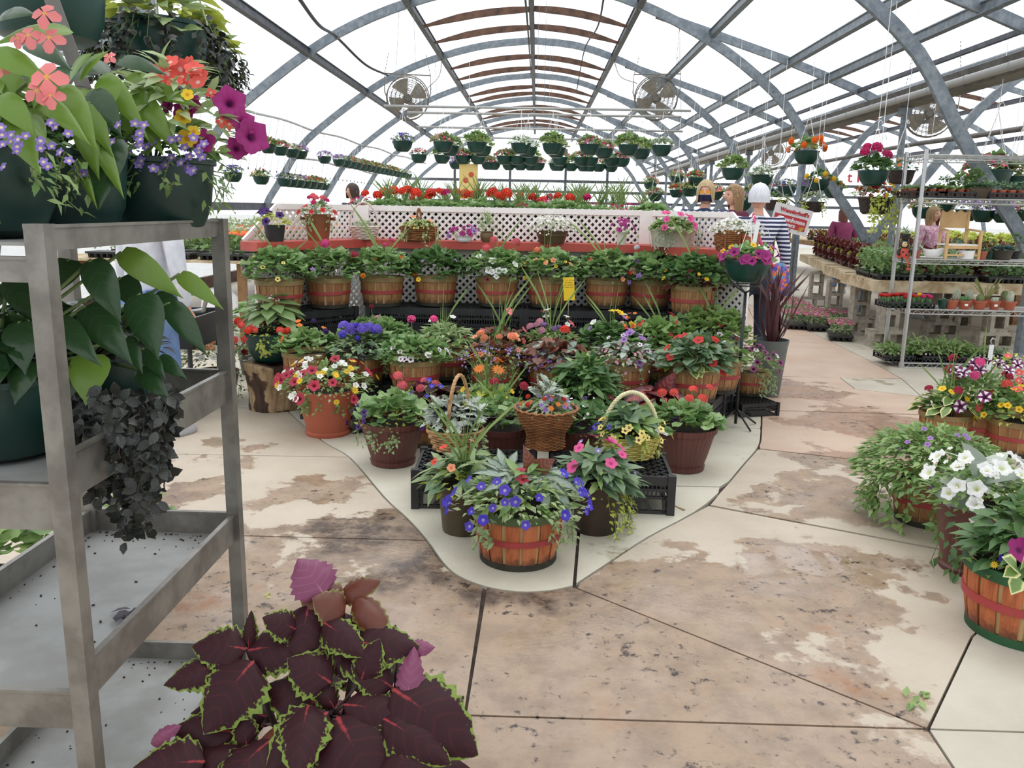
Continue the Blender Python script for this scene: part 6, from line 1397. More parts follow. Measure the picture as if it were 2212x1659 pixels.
# ================================================================= METAL CART, LEFT FOREGROUND
cart = thing('plant_cart', (0, 0, 0), 'tall grey metal plant cart with four trays, left foreground', 'cart')
X0, X1, CY0, CY1 = -1.30, -.87, 1.45, 2.29
LV = [(1.361, 1.404), (.895, .985), (.475, .556), (.06, .13)]
for x, y in ((X1, CY0), (X1, CY1), (X0, CY0), (X0, CY1)):
    mb = MB(); t = .036; mb.box((x, y, .72), (t, t, 1.37)); mb.box((x, y, 1.405), (t*1.02, t*1.02, .008)); mb.tube([(x, y, .035), (x, y, .0)], .02, 10); mb.build('post', M_alum, cart)
for i, (z0, z1) in enumerate(LV):
    mb = MB(); mb.box(((X0+X1)/2, (CY0+CY1)/2, z0+.012), (X1-X0, CY1-CY0, .006)); mb.build('tray', M_tray, cart)
    dz = .055 if i < 3 else 0
    for (a, b, d, n_) in (((X1, CY0), (X1, CY1), 0, 'tray_rim'), ((X0, CY0), (X0, CY1), 0, 'tray_rim'), ((X0, CY1), (X1, CY1), 0, 'tray_rim'), ((X0, CY0), (X1, CY0), -dz, 'tray_rim')):
        mb = MB(); h = z1-z0; mb.bar((a[0], a[1], (z0+z1)/2+d), (b[0], b[1], (z0+z1)/2+d), .005, h); mb.bar((a[0], a[1], z1+d), (b[0], b[1], z1+d), .014, .006); mb.build(n_, M_alum, cart)
# dirt and dead leaves on the trays
mb = MB(); M_dirt = mat('potting_crumbs', srgb(60, 44, 34), .95)
for z0, n in ((.475, 120), (.06, 90), (.895, 30)):
    for i in range(n):
        e = random.random()**4*.12; s = random.choice((0, 1, 2)); x, y = (X1-.02-e, random.uniform(CY0+.1, CY1-.02)) if s == 0 else ((random.uniform(X0+.03, X1-.03), CY1-.02-e) if s == 1 else (X0+.02+e, random.uniform(CY0+.05, CY1-.03)))
        if random.random() < .08: x, y = random.uniform(X0+.05, X1-.05), random.uniform(CY0+.1, CY1-.05)
        q = random.uniform(.0012, .0045); mb.box((x, y, z0+.015+q*.4), (q*random.uniform(1, 2), q, q), rz=random.random()*3)
mb.build('soil_crumbs', M_dirt, cart, kind='stuff')
dl = thing('dead_leaves', (0, 0, 0), 'small heap of withered dark leaves lying on the third cart tray', 'dead leaf', None)
cl = Cloud(); c0 = A(292, 1310, 1.78); dl.location = (c0.x, c0.y, .492); k = 9
cl.add(T_oval, np.c_[np.random.uniform(-.03, .03, k), np.random.uniform(-.03, .03, k), np.full(k, .006)], np.c_[np.random.uniform(-1, 1, (k, 2)), np.full(k, .2)], np.c_[np.random.uniform(-.6, .6, (k, 2)), np.ones(k)], np.full(k, .045)); cl.build('withered_leaf', [L_black], dl)
tg = thing('plant_tag', (-1.18, 1.62, .912), 'white oval plant label lying on the second cart tray', 'label')
MB().lathe([(0, 0), (.055, 0), (.055, .002), (0, .002)], 24, sy=.45).build('card', M_white, tg); MB().box((.0, 0, .0024), (.05, .02, .0006)).build('printed_panel', mat('tag_print', srgb(70, 40, 50), .6), tg)
# pots on the top tray
P_cart = wall([(.085, 0), (.115, .015), (.135, .06), (.143, .13), (.146, .165), (.153, .167), (.153, .18)])
TZ = 1.361+.016
def cp(x, y, z, label): 
    r = thing('potted_plant', (x, y, z), label, 'potted plant', 'dark green pots on the metal cart'); pot(r, P_cart, mat('dark_green_cart_pot', srgb(16, 54, 46), .42, 0, srgb(10, 42, 36), 4), .14, .155); return r  # pot green is darkened in the colour to stand for shade on the cart
c1 = cp(-1.08, 1.60, TZ, 'dark green pot of pink begonia and lilac bacopa on the cart top, nearest'); c2 = cp(-1.07, 1.87, TZ, 'dark green pot of glossy begonia on the cart top, middle one'); c3 = cp(-.975, 2.14, TZ, 'dark green pot of magenta petunia and salmon geranium on the cart top, farthest')
MATS['bigbeg'] = Cloud().add(T_bego, [[0, 0, 0]], [[0, 1, 0]], [[0, 0, 1]], [1.], [.75]).mesh('leaf', L_beg); MATS['bigbegd'] = Cloud().add(T_bego, [[0, 0, 0]], [[0, 1, 0]], [[0, 0, 1]], [1.], [.3]).mesh('leaf', L_begd)
def pleaf(root, me, b, t, wpx, Yb, Yt, nh=(.1, -.75, .65), label=None):
    """leaf from photo pixel b to t at depths Yb, Yt; wpx is its width in pixels"""
    P0, P1 = A(b[0], b[1], Yb), A(t[0], t[1], Yt); W = wpx/FPX*(Yb+Yt)/2/.78; o = root.location
    ob('leaf', MATS[me], root, mw=leaf_between(None, P0-o, P1-o, W, nh), label=label)
def stems_to(root, pts, base, m=M_stem, r=.004):
    mb = MB(); o = root.location
    for p in pts: q = p-o; mb.tube([base, ((base[0]*.5+q.x*.5), (base[1]*.5+q.y*.5), base[2]*.35+q.z*.65), tuple(q)], r, 5)
    mb.build('stems', m, root, kind='stuff', smooth=True)
L1 = [((150, 62), (-15, 48), 55, 1.62, 1.5), ((-12, 112), (98, 152), 62, 1.5, 1.5), ((0, 205), (58, 265), 60, 1.5, 1.45), ((0, 35), (50, 2), 50, 1.55, 1.5), ((125, 185), (186, 276), 70, 1.66, 1.55), ((80, 205), (172, 270), 48, 1.6, 1.52), ((20, 130), (-20, 220), 70, 1.6, 1.5), ((60, 90), (130, 110), 50, 1.7, 1.62), ((100, 150), (60, 215), 60, 1.6, 1.55), ((20, 250), (60, 330), 70, 1.55, 1.45)]
for b, t, wpx, y0, y1 in L1: pleaf(c1, 'bigbegd' if random.random() < .4 else 'bigbeg', b, t, wpx, y0, y1)
L2 = [((200, 195), (252, 270), 58, 1.8, 1.74), ((165, 195), (225, 297), 58, 1.8, 1.7), ((175, 258), (197, 352), 52, 1.78, 1.68), ((205, 292), (247, 384), 38, 1.78, 1.66), ((240, 300), (196, 408), 88, 1.8, 1.66), ((168, 345), (194, 420), 24, 1.75, 1.66), ((150, 165), (172, 100), 56, 1.85, 1.8), ((170, 168), (203, 94), 48, 1.85, 1.8), ((240, 165), (210, 240), 56, 1.85, 1.78), ((225, 160), (307, 266), 46, 1.9, 1.82), ((255, 128), (343, 131), 42, 1.95, 1.9), ((240, 150), (180, 130), 50, 1.95, 1.9)]
for b, t, wpx, y0, y1 in L2: pleaf(c2, 'bigbegd' if random.random() < .35 else 'bigbeg', b, t, wpx, y0, y1)
L3 = [((298, 190), (412, 192), 52, 2.05, 1.98), ((288, 195), (379, 302), 52, 2.0, 1.92), ((310, 262), (346, 318), 32, 2.0, 1.95), ((270, 175), (310, 150), 40, 2.05, 2.02), ((300, 220), (250, 290), 55, 2.05, 1.98), ((345, 250), (300, 330), 40, 2.05, 1.98)]
for b, t, wpx, y0, y1 in L3: pleaf(c3, 'bigbeg', b, t, wpx, y0, y1)
stems_to(c1, [A(60, 180, 1.6), A(120, 185, 1.64), A(30, 130, 1.6), A(100, 205, 1.62)], (0, 0, .15)); stems_to(c2, [A(200, 195, 1.82), A(165, 195, 1.82), A(240, 165, 1.88), A(205, 292, 1.8)], (0, 0, .15)); stems_to(c3, [A(298, 190, 2.06), A(288, 195, 2.04), A(375, 180, 2.1), A(400, 240, 2.1)], (0, 0, .15))
def pf(root, me, px, py, Y, spx, n, label=None):
    q = A(px, py, Y)-root.location; ob('flower', me, root, mw=orient(q, n, spx/FPX*Y), label=label)
for px, py, s in ((100, 165, 78), (78, 195, 60), (108, 205, 55)): pf(c1, flower_mesh('beg', 'pinkbeg'), px, py, 1.42, s, (.1, -.9, .3))
for px, py, s in ((95, 28, 60), (60, 75, 55), (105, 80, 60), (38, 82, 40), (235, 122, 30), (3, 150, 30)): pf(c1 if px < 200 else c2, flower_mesh('beg', 'pinkbeg'), px, py, 1.5 if px < 200 else 2., s, (.1, -.8, .4))
for root, cx, cy, Y, n, wx, wy in ((c1, 70, 315, 1.44, 22, 80, 50), (c2, 270, 290, 1.76, 10, 50, 30), (c3, 350, 335, 1.98, 30, 95, 40), (c2, 160, 372, 1.72, 5, 30, 25)):
    for i in range(n): pf(root, flower_mesh('five', 'lav'), cx+random.uniform(-wx, wx), cy+random.uniform(-wy, wy), Y+random.uniform(-.02, .03), 22, (random.uniform(-.5, .5), -.8, .5))
begonia_leaves(c1, .18, 16, .15, .14, (.09, .14), L_beg, 'bigbeg'); begonia_leaves(c2, .18, 16, .15, .16, (.09, .14), L_begd, 'bigbegd')
for root in (c1, c2, c3): plant(root, .16, [SM(200, .17, .1, (.02, .04), L_gerd), TR(8, .15, .12, (.018, .034), L_mid, az=(-2.4, .6)), OV(20, .12, .14, (.06, .09), L_begd)])
plant(c3, .17, [LA_(170, .19, .27, (.05, .09), L_sage, up=.8), OV(60, .16, .12, (.04, .06), L_mid)], ctr=(.06, 0))
for px, py, s in ((497, 222, 66), (545, 295, 70), (525, 265, 50), (440, 305, 48), (512, 320, 46), (395, 245, 50), (415, 225, 40), (362, 225, 36)): pf(c3, flower_mesh('pet', 'magenta'), px, py, 2.12 if px > 470 else 2.06, s, ((px-430)/150, -.9, .15))
for px, py, s in ((368, 135, 40), (390, 150, 44), (420, 150, 42), (345, 155, 42), (428, 178, 38), (335, 172, 38), (362, 160, 42), (405, 172, 42), (380, 178, 40), (350, 180, 36), (410, 140, 38), (432, 162, 34)): pf(c3, flower_mesh('imp', 'salmon'), px, py, 2.13+random.uniform(-.03, .03), s, (random.uniform(-.5, .5), -.7, random.uniform(.1, .7)))
for px, py, s in ((405, 300, 42), (395, 255, 36), (340, 265, 32), (405, 205, 26), (418, 285, 28)): pf(c3, flower_mesh('imp', 'yellow'), px, py, 2.02, s, (.3, -.8, .3))
for px, py, s in ((478, 262, 26), (495, 268, 24), (455, 200, 24)): pf(c3, flower_mesh('beg', 'salmon'), px, py, 2.1, s, (.2, -.9, .2))
# pot on the second tray: hanging begonia leaves and dark creeper
s2 = cp(-1.14, 1.70, .911, 'dark green pot of drooping begonia and dark creeper on the second cart tray'); s2b = cp(-1.1, 2.0, .911, 'dark green pot half hidden behind the begonia on the second cart tray')
L4 = [((262, 545), (393, 630), 62, 1.86, 1.86), ((388, 592), (474, 652), 42, 1.98, 1.94), ((197, 562), (249, 680), 72, 1.72, 1.66), ((185, 662), (266, 762), 78, 1.74, 1.66), ((302, 636), (328, 752), 86, 1.84, 1.74), ((366, 655), (438, 752), 54, 1.92, 1.86), ((122, 690), (195, 766), 62, 1.68, 1.6), ((198, 765), (175, 858), 92, 1.7, 1.62), ((42, 696), (40, 792), 78, 1.62, 1.55), ((272, 730), (298, 792), 42, 1.8, 1.74), ((310, 755), (346, 802), 40, 1.84, 1.78), ((342, 772), (394, 808), 38, 1.88, 1.84), ((300, 798), (356, 850), 48, 1.82, 1.76), ((60, 780), (22, 858), 66, 1.62, 1.55), ((260, 600), (300, 660), 60, 1.95, 1.9), ((150, 560), (120, 620), 70, 1.75, 1.7), ((330, 640), (400, 690), 60, 2.0, 1.95), ((150, 800), (120, 880), 60, 1.7, 1.66), ((20, 600), (60, 680), 60, 1.7, 1.62), ((100, 570), (60, 600), 60, 1.75, 1.7)]
for b, t, wpx, y0, y1 in L4: pleaf(s2 if b[0] < 290 else s2b, 'bigbeg' if b[0] in (262, 198, 388) else 'bigbegd', b, t, wpx, y0, y1, (.15, -.8, .5))
stems_to(s2, [A(*l[0], l[3]) for l in L4 if l[0][0] < 290], (0, 0, .15)); stems_to(s2b, [A(*l[0], l[3]) for l in L4 if l[0][0] >= 290], (0, 0, .15))
cl = Cloud(); sm_ = MB(); T = T_oval
for i in range(46):
    x0 = random.uniform(150, 380); y0 = random.uniform(830, 900); ln = random.uniform(60, 200)*(1.6 if 230 < x0 < 340 else 1); Y = random.uniform(1.62, 1.88); pts = []
    x1 = x0+(270-x0)*.35+random.uniform(-25, 25)
    for k in range(int(ln/13)+3):
        t = k/(int(ln/13)+2); pts.append(A(x0+(x1-x0)*t+random.uniform(-5, 5), min(1185, y0+ln*t), Y-.06*t)+Vector((max(0, .0), 0, 0)))
    P = np.array([tuple(q-s2.location) for q in pts]); k = len(P)
    for r_ in range(2): cl.add(T, P+nz(k, .008), nz(k)+np.array([0, -.3, -.4]), nz(k, .5)+np.array([.2, -.8, .4]), np.random.uniform(.022, .036, k), None, 0)
    sm_.tube([tuple(q) for q in P], .0014, 4)
cl.build('trailing_leaves', [L_ivy], s2); sm_.build('trailing_stems', M_dstem, s2, kind='stuff')
begonia_leaves(s2, .16, 18, .16, .14, (.09, .14), L_begd, 'bigbegd'); begonia_leaves(s2b, .16, 16, .14, .14, (.09, .14), L_begd, 'bigbegd')
plant(s2, .15, [OV(150, .2, .1, (.025, .04), L_ivy), OV(40, .17, .2, (.06, .1), L_begd)]); plant(s2b, .15, [OV(160, .19, .12, (.025, .04), L_ivy), OV(40, .15, .16, (.06, .1), L_begd)])
# red geranium on the floor behind the cart
for (x, y, l) in ((-1.78, 2.42, 'red geranium in a pot behind the metal cart, seen between its trays'), (-1.55, 2.75, 'leafy geranium with no bloom behind the metal cart')):
    r = thing('potted_plant', (x, y, 0), l, 'potted plant'); pot(r, wall([(.11, 0), (.15, .22), (.155, .24)]), M_black, .145, .22); plant(r, .2, [GER(150, .3, .3, L_mid)], None, 16 and [(7, 'ball', 'scarlet', .075, .36)] if y < 2.5 else None)
# hanging pots above the cart
for (px, py, Y, l, s) in ((345, 110, 2.75, 'dark green hanging pot of sweet potato vine and black creeper, top left', 1.0), (430, 130, 3.0, 'dark green hanging pot behind the top left vine pot', .72), (100, 10, 2.3, 'dark green hanging pot cut by the top left corner', 1.0)):
    p = A(px, py, Y); r = thing('hanging_basket', (p.x, p.y, p.z-.1), l, 'hanging basket', None, 0, s); pot(r, P_cart, M_green, .14, .155)
    mb = MB()
    for k in range(4): a = k*1.57+.4; mb.tube([(.15*math.cos(a), .15*math.sin(a), .178), (0, 0, .75)], .0025, 4)
    mb.tube([(0, 0, .75), (0, 0, 1.6)], .003, 4); mb.build('wire_hanger', M_white, r)
    if px < 200: plant(r, .15, [OV(50, .17, .15, (.06, .1), L_mid)]); continue
    plant(r, .15, [('m', 60, .2, .2, T_heart, (.06, .1), L_sage, dict(under=.2)), ('m', 40, .2, .2, T_heart, (.06, .1), L_lime, {}), ('t', 46, .175, .2, T_oval, (.02, .036), L_ivy, dict(per=22, sway=.05)), OV(60, .2, .1, (.03, .05), L_lime)])
    MATS.setdefault('hp', 1)
# strap of a hanger at top left
p = A(150, 60, 2.05); t_ = thing('hanger_strap', (p.x, p.y, p.z), 'grey flat hanger strap crossing behind the begonia, top left', 'strap'); MB().bar((-.06, 0, .14), (.03, .0, -.16), .035, .003, up=(0, 1, 0)).build('strap', M_gutter, t_)
# ================================================================= COLEUS, FRONT LEFT
MATS['cole'] = Cloud().add(T_cole, [[0, 0, 0]], [[0, 1, 0]], [[0, 0, 1]], [1.], [.3]).mesh('leaf', L_col)
MATS['coler'] = Cloud().add(T_cole, [[0, 0, 0]], [[0, 1, 0]], [[0, 0, 1]], [1.], [.3]).mesh('leaf', leafmat('rusty_coleus_leaf', srgb(96, 46, 32), srgb(108, 58, 36), rim=srgb(130, 130, 60), rim_at=.85, vein=.3, mid=srgb(90, 40, 30), back=srgb(168, 92, 130), tr=.25))
MATS['colep'] = Cloud().add(T_cole, [[0, 0, 0]], [[0, 1, 0]], [[0, 0, 1]], [1.], [.3]).mesh('leaf', leafmat('coleus_underside', srgb(124, 60, 92), srgb(134, 70, 100), vein=.2, mid=srgb(170, 110, 140), tr=.25))
co_ = thing('potted_plant', (-.43, 1.50, 0), 'dark burgundy coleus with lime toothed leaf edges in a black pot, front left', 'potted plant')
pot(co_, wall([(.115, 0), (.12, .02), (.15, .24), (.158, .245), (.158, .27)]), M_black, .148, .25)
CL = [((700, 1285), (655, 1213), 84, 'colep'), ((745, 1310), (660, 1262), 78, 'coler'), ((735, 1290), (787, 1248), 50, 'coler'), ((768, 1288), (828, 1348), 56, 'coler'), ((668, 1305), (640, 1402), 92, 'cole'), ((722, 1322), (735, 1420), 112, 'cole'), ((745, 1325), (700, 1290), 70, 'coler'), ((765, 1392), (868, 1372), 88, 'cole'),
  ((532, 1402), (430, 1378), 88, 'cole'), ((535, 1405), (640, 1378), 94, 'cole'), ((548, 1428), (440, 1535), 128, 'cole'), ((475, 1438), (368, 1452), 66, 'cole'), ((702, 1528), (588, 1468), 106, 'cole'), ((715, 1475), (640, 1420), 92, 'cole'), ((708, 1538), (588, 1622), 122, 'cole'), ((742, 1522), (852, 1522), 84, 'cole'), ((728, 1548), (800, 1672), 190, 'cole'), ((848, 1488), (1000, 1575), 150, 'cole'), ((828, 1552), (938, 1605), 92, 'cole'), ((880, 1515), (888, 1415), 50, 'colep'), ((848, 1485), (782, 1435), 72, 'cole'), ((508, 1582), (382, 1558), 88, 'cole'), ((442, 1645), (295, 1640), 104, 'cole'), ((398, 1655), (515, 1618), 84, 'cole'), ((535, 1618), (518, 1550), 48, 'cole'), ((558, 1640), (685, 1672), 84, 'cole'), ((325, 1606), (346, 1572), 34, 'colep'), ((537, 1402), (532, 1342), 30, 'cole'), ((722, 1530), (688, 1468), 46, 'cole'), ((700, 1345), (760, 1378), 66, 'cole'), ((640, 1360), (592, 1330), 60, 'cole'), ((560, 1600), (640, 1590), 70, 'coler'), ((780, 1470), (800, 1400), 60, 'cole'), ((640, 1640), (720, 1720), 120, 'cole'), ((460, 1660), (380, 1740), 120, 'cole'), ((850, 1600), (900, 1690), 110, 'cole'), ((862, 1405), (905, 1385), 40, 'colep')]
tips = []
for b, t, wpx, k in CL:
    Yb = 1.64-(b[1]-1215)/444*.26+random.uniform(-.02, .02); Yt = Yb-.05-(t[1]-b[1])/1500; pleaf(co_, k, b, t, wpx*1.32, Yb, Yt, (.05, -.62, .78)); tips.append(A(b[0], b[1], Yb+.01))
mb = MB(); o = co_.location
for c_px in ((700, 1320, 1.6), (545, 1420, 1.55), (715, 1530, 1.48), (850, 1490, 1.5), (420, 1640, 1.42), (770, 1400, 1.56)):
    q = A(*c_px)-o; mb.tube([(q.x*.25, q.y*.3, .24), (q.x*.7, q.y*.7, .24+(q.z-.24)*.55), tuple(q)], .0065, 6)
    for tp_ in tips:
        d = tp_-o-q
        if d.length < .09: mb.tube([tuple(q-Vector((0, 0, .02))), tuple(tp_-o)], .003, 4)
mb.build('stems', M_dstem, co_, kind='stuff', smooth=True)
pl_ = [('m', 26, .17, .2, T_heart, (.06, .1), L_cols, dict(umax=.9))]
plant(co_, .24, pl_, name='inner_leaves')
for i in range(30):
    a = i*2.4; R_ = .06+.2*math.sqrt(i/30); zb = .62-.42*(R_/.28)**1.3+random.uniform(-.05, .03); d = Vector((math.cos(a), math.sin(a), 0)); L = random.uniform(.12, .17)
    b_ = d*R_*.8+Vector((0, .03, zb)); ob('leaf', MATS['cole'], co_, mw=leaf_between(None, b_, b_+(d+Vector((0, 0, .1))).normalized()*L, L*.95, d*.3+Vector((0, -.2, 1))))
# leaf litter on the path
for px, py, l in ((1975, 1512, 'small torn green sprig lying on the wet path, lower right'), (580, 1288, 'tiny yellow green petal lying on the path left of the coleus')):
    q = G(px, py); r = thing('fallen_sprig', (q.x, q.y, .003), l, 'leaf'); cl = Cloud(); k = 7 if px > 1000 else 3; s = .05 if px > 1000 else .022
    cl.add(T_small, np.c_[np.random.uniform(-.03, .03, (k, 2)), np.full(k, .003)]*(1 if px > 1000 else .4), np.c_[np.random.uniform(-1, 1, (k, 2)), np.full(k, .1)], np.c_[np.random.uniform(-.3, .3, (k, 2)), np.ones(k)], np.full(k, s)); cl.build('leaves', [L_mid if px > 1000 else L_lime], r)
q = G(1469, 1098); MB().box((0, 0, .003), (.012, .07, .005), rz=.5).build('wood_chip', M_palw, None, loc=q, label='thin wood splinter lying on the concrete right of the crate', cat='splinter')
# ================================================================= WIRE RACK, RIGHT
WX, WY, WW, WDp = 3.60, 8.08, 1.55, .42
rack = thing('wire_rack', (0, 0, 0), 'tall chrome wire shelving rack with five shelves of succulents and cacti, right', 'rack')
def wz(py): return A(1943+(788-py)*.122, py, WY).z
WZ = [.045, wz(668), wz(560), wz(428), wz(334)]
for x in (WX, WX+WW):
    for y in (WY, WY+WDp):
        mb = MB(); mb.tube([(x, y, 0), (x, y, WZ[-1]+.05)], .019, 10)
        for z in np.arange(.05, WZ[-1], .0254): mb.tube([(x, y, z), (x, y, z+.004)], .0215, 10, cap=False)
        mb.tube([(x, y, 0), (x, y, .012)], .025, 10); mb.build('post', M_chrome, rack, smooth=False)
for i, z in enumerate(WZ):
    mb = MB(); d = .042
    for (a, b) in (((WX, WY), (WX+WW, WY)), ((WX, WY+WDp), (WX+WW, WY+WDp)), ((WX, WY), (WX, WY+WDp)), ((WX+WW, WY), (WX+WW, WY+WDp))):
        a, b = Vector((*a, z)), Vector((*b, z)); mb.tube([a, b], .006, 6); mb.tube([a-Vector((0, 0, d)), b-Vector((0, 0, d))], .006, 6)
        n = int((b-a).length/.045); pts = [a+(b-a)*(k/n)-Vector((0, 0, d if k % 2 else 0)) for k in range(n+1)]; mb.tube(pts, .0045, 4)
    for k in range(1, int(WDp/.025)): mb.bar((WX, WY+WDp*k/int(WDp/.025), z), (WX+WW, WY+WDp*k/int(WDp/.025), z), .003, .003)
    for k in range(1, 4): mb.bar((WX+WW*k/4, WY, z-.006), (WX+WW*k/4, WY+WDp, z-.006), .006, .006)
    for x in (WX, WX+WW):
        for y in (WY, WY+WDp): mb.tube([(x, y, z-.04), (x, y, z+.008)], .026, 10)
    mb.build('wire_shelf', M_chrome, rack)
def rx(px, i, dy=0.): p = A(px, 500, WY+.12+dy); return (p.x, WY+.12+dy, WZ[i]+.006)
def tray_mesh(L, W, H, m, key):
    if key not in MATS:
        mb = MB(); t = .006
        mb.box((0, 0, .004), (L, W, .008))
        for y in (-W/2+t/2, W/2-t/2):
            mb.box((0, y, .012), (L, t, .018)); mb.box((0, y, H-.008), (L+.012, t*2, .016))
            for k in range(9): mb.box((-L/2+L*k/8*.985+.004, y, H/2), (.022, t, H))
        for x in (-L/2+t/2, L/2-t/2):
            mb.box((x, 0, .012), (t, W, .018)); mb.box((x, 0, H-.008), (t*2, W+.012, .016))
            for k in range(5): mb.box((x, -W/2+W*k/4*.97+.004, H/2), (t, .022, H))
        MATS[key] = mb.mesh('tray', m)
    return MATS[key]
def little_pot(x, y, z, label, m, layers, r=.045, h=.075, fl=None, cat='potted plant', name='potted_plant', group=None, extra=None, FR=.05, FH=.06):
    o = thing(name, (x, y, z), label, cat, group); pot(o, wall([(r*.74, 0), (r*.95, h*.78), (r*1.05, h*.79), (r*1.08, h)], .004, .02), m, r*.98, h-.012, n=20); plant(o, h-.015, layers, fl, FR, FH)
    if extra: extra(o, h)
    return o
def rosette(cl, n, R, H, s, ctr, mi=0):
    for i in range(n):
        t = (i+.5)/n; a = i*2.399; d = np.array([math.cos(a), math.sin(a), 0.]); e = .25+1.1*(1-t)
        cl.add(T_oval, [np.array(ctr)+d*R*t*.3], [d*(t+.15)+np.array([0, 0, e*.6])], [np.array([0, 0, 1.])-d*.4], [s*(.6+.6*t)], None, mi)
def succ_tray(px, i, label, n, kind, m=M_terra, dy=.0, L=.36, W=.27, seed=0):
    x, y, z = rx(px, i, dy); y = WY+W/2+.05+dy; o = thing('plant_tray', (x, y, z), label, 'plant tray'); ob('tray', tray_mesh(L, W, .06, M_black, 'tray%.2f' % L), o)
    k = 0; nx = 4; ny = 3; pr = 'terra%s' % m.name
    if pr not in MATS: MATS[pr] = MB().lathe([(0, 0), (.028, 0), (.036, .066), (.039, .066), (.039, .076), (.034, .076), (.033, .06)], 14).mesh('small_pot', m, True, 40)
    cl = Cloud(); bl = Cloud()
    for a in range(nx):
        for b in range(ny):
            cx, cy = -L/2+L*(a+.5)/nx, -W/2+W*(b+.5)/ny; ob('small_pot', MATS[pr], o, (cx, cy, .01))
            if kind == 'succ': rosette(cl, 16, .05, .03, random.uniform(.045, .08), (cx, cy, .075+.02*random.random()), random.randint(0, 1))
            elif kind == 'leafy': mound(cl, 26, .055, .06, T_lance, (.05, .09), random.randint(0, 1), ctr=(cx, cy, .07), up=.9)
            elif kind == 'grey': mound(cl, 26, .05, .1, T_small, (.03, .05), 0, ctr=(cx, cy, .07), up=.9)
    cl.build('foliage', [L_succ, L_mid], o); return o
succ_tray(1990, 3, 'tray of blue green rosette succulents at the left end of the upper shelf', 12, 'succ')
succ_tray(2050, 3, 'tray of spiky pale succulents beside the left one, second shelf from the top', 12, 'succ')
x, y, z = rx(2098, 3); o = thing('potted_plant', (x, y, z), 'olive square planter of succulents between two trays, upper shelf', 'potted plant'); mb = MB()
mb.add([(sx*w_, sy*w_*.7, zz) for w_, zz in ((.075, 0), (.10, .09), (.10, .105), (.09, .105), (.088, .085)) for sx, sy in ((-1, -1), (1, -1), (1, 1), (-1, 1))], [(i*4+j, i*4+(j+1) % 4, i*4+4+(j+1) % 4, i*4+4+j) for i in range(4) for j in range(4)]+[(16, 17, 18, 19), (3, 2, 1, 0)]); mb.build('planter_box', M_olive, o); cl = Cloud()
for q in range(5): rosette(cl, 20, .06, .04, .09, (-.06+.03*q, random.uniform(-.03, .03), .1))
cl.build('foliage', [L_succ], o)
succ_tray(2160, 3, 'tray of red rimmed and grey succulents, right part of the second shelf from the top', 12, 'grey')
# back row plants on the same shelf
for px, l, lay, fl in ((2030, 'dark leafy plant at the back of the upper shelf, left', [SM(120, .1, .16, (.03, .055), L_gerd)], [(3, 'pet', 'purple', .03)]), (2062, 'bushy green plant with red buds at the back of the upper shelf', [OV(110, .12, .2, (.04, .07), L_mid)], [(4, 'five', 'red', .03)]), (2095, 'taller green plant at the back of the upper shelf beside the steel leg', [OV(120, .12, .24, (.04, .07), L_ger)], [(2, 'five', 'coral', .03)])):
    x, y, z = rx(px, 3, .22); little_pot(x, y, z, l, M_black, lay, .05, .08, fl, FR=.11, FH=.17)
# third shelf: figurine, pots, gravy boat, chair planter, cup, succulent bowl
x, y, z = rx(1957, 2, -.02); lb = thing('ladybug_planter', (x, y, z), 'clay ladybug figure with red dotted body carrying a black pot of grass', 'figurine')
MB().lathe([(0, 0), (.055, 0), (.06, .02), (.05, .075), (.036, .09), (0, .09)], 20).build('red_body', mat('red_clay', srgb(196, 74, 58), .5), lb, auto=40)
for k in range(9):
    a = -2.6+k*.55; zz = .03+.03*(k % 2); rr = .059-.25*(zz-.02)*.5; mb = MB(); mb.lathe([(0, .003), (.011, 0)], 10); mb.build('dot', M_black, lb, loc=(rr*math.cos(a), rr*math.sin(a), zz), rot=(0, math.pi/2-.15, a))
mb = MB(); mb.lathe([(0, -.045), (.03, -.036), (.045, 0), (.03, .036), (0, .045)], 18, c=(0, 0, .135)); mb.build('head', M_black, lb, smooth=True)
mb = MB(); mb.lathe([(0, -.03), (.02, -.022), (.028, 0), (.02, .022), (0, .03)], 14, c=(-.008, -.024, .13)); mb.build('face', mat('cream_paint', srgb(226, 196, 150), .6), lb, smooth=True)
for sx in (-.016, .004): MB().lathe([(0, -.007), (.005, 0), (0, .007)], 8, c=(sx, -.052, .14)).build('eye', M_black, lb, smooth=True)
for sx in (-1, 1): mb = MB(); mb.tube([(sx*.035, -.01, .08), (sx*.068, -.03, .06), (sx*.066, -.05, .035)], .014, 8); mb.build('arm', M_black, lb, smooth=True)
for sx in (-1, 1): mb = MB(); mb.tube([(sx*.02-.01, -.05, .004), (sx*.03-.01, -.085, -.045), (sx*.03-.02, -.10, -.085)], .008, 8); mb.lathe([(0, -.014), (.02, -.006), (.02, .006), (0, .014)], 10, c=(sx*.032-.02, -.11, -.1)); mb.build('dangling_leg', M_black if sx < 0 else MATS['red_clay'], lb, smooth=True)
mb = MB(); mb.lathe([(0, .175), (.035, .175), (.047, .22), (.05, .22), (.05, .232), (.044, .232), (.042, .215)], 20); mb.build('top_pot', M_black, lb, auto=40)
plant(lb, .215, [('m', 60, .05, .08, T_nar, (.05, .09), L_sage, dict(up=1.2))])
x, y, z = rx(1985, 2, -.03); little_pot(x, y, z, 'small terracotta pot of grey sprig next to the ladybug figure', M_terra, [SM(40, .05, .07, (.02, .04), L_sil)], .042, .08)
x, y, z = rx(2018, 2, -.02); gb = thing('gravy_boat', (x, y, z), 'white china gravy boat on its saucer on the middle rack shelf', 'gravy boat'); n = 24; vs = []; fs = []
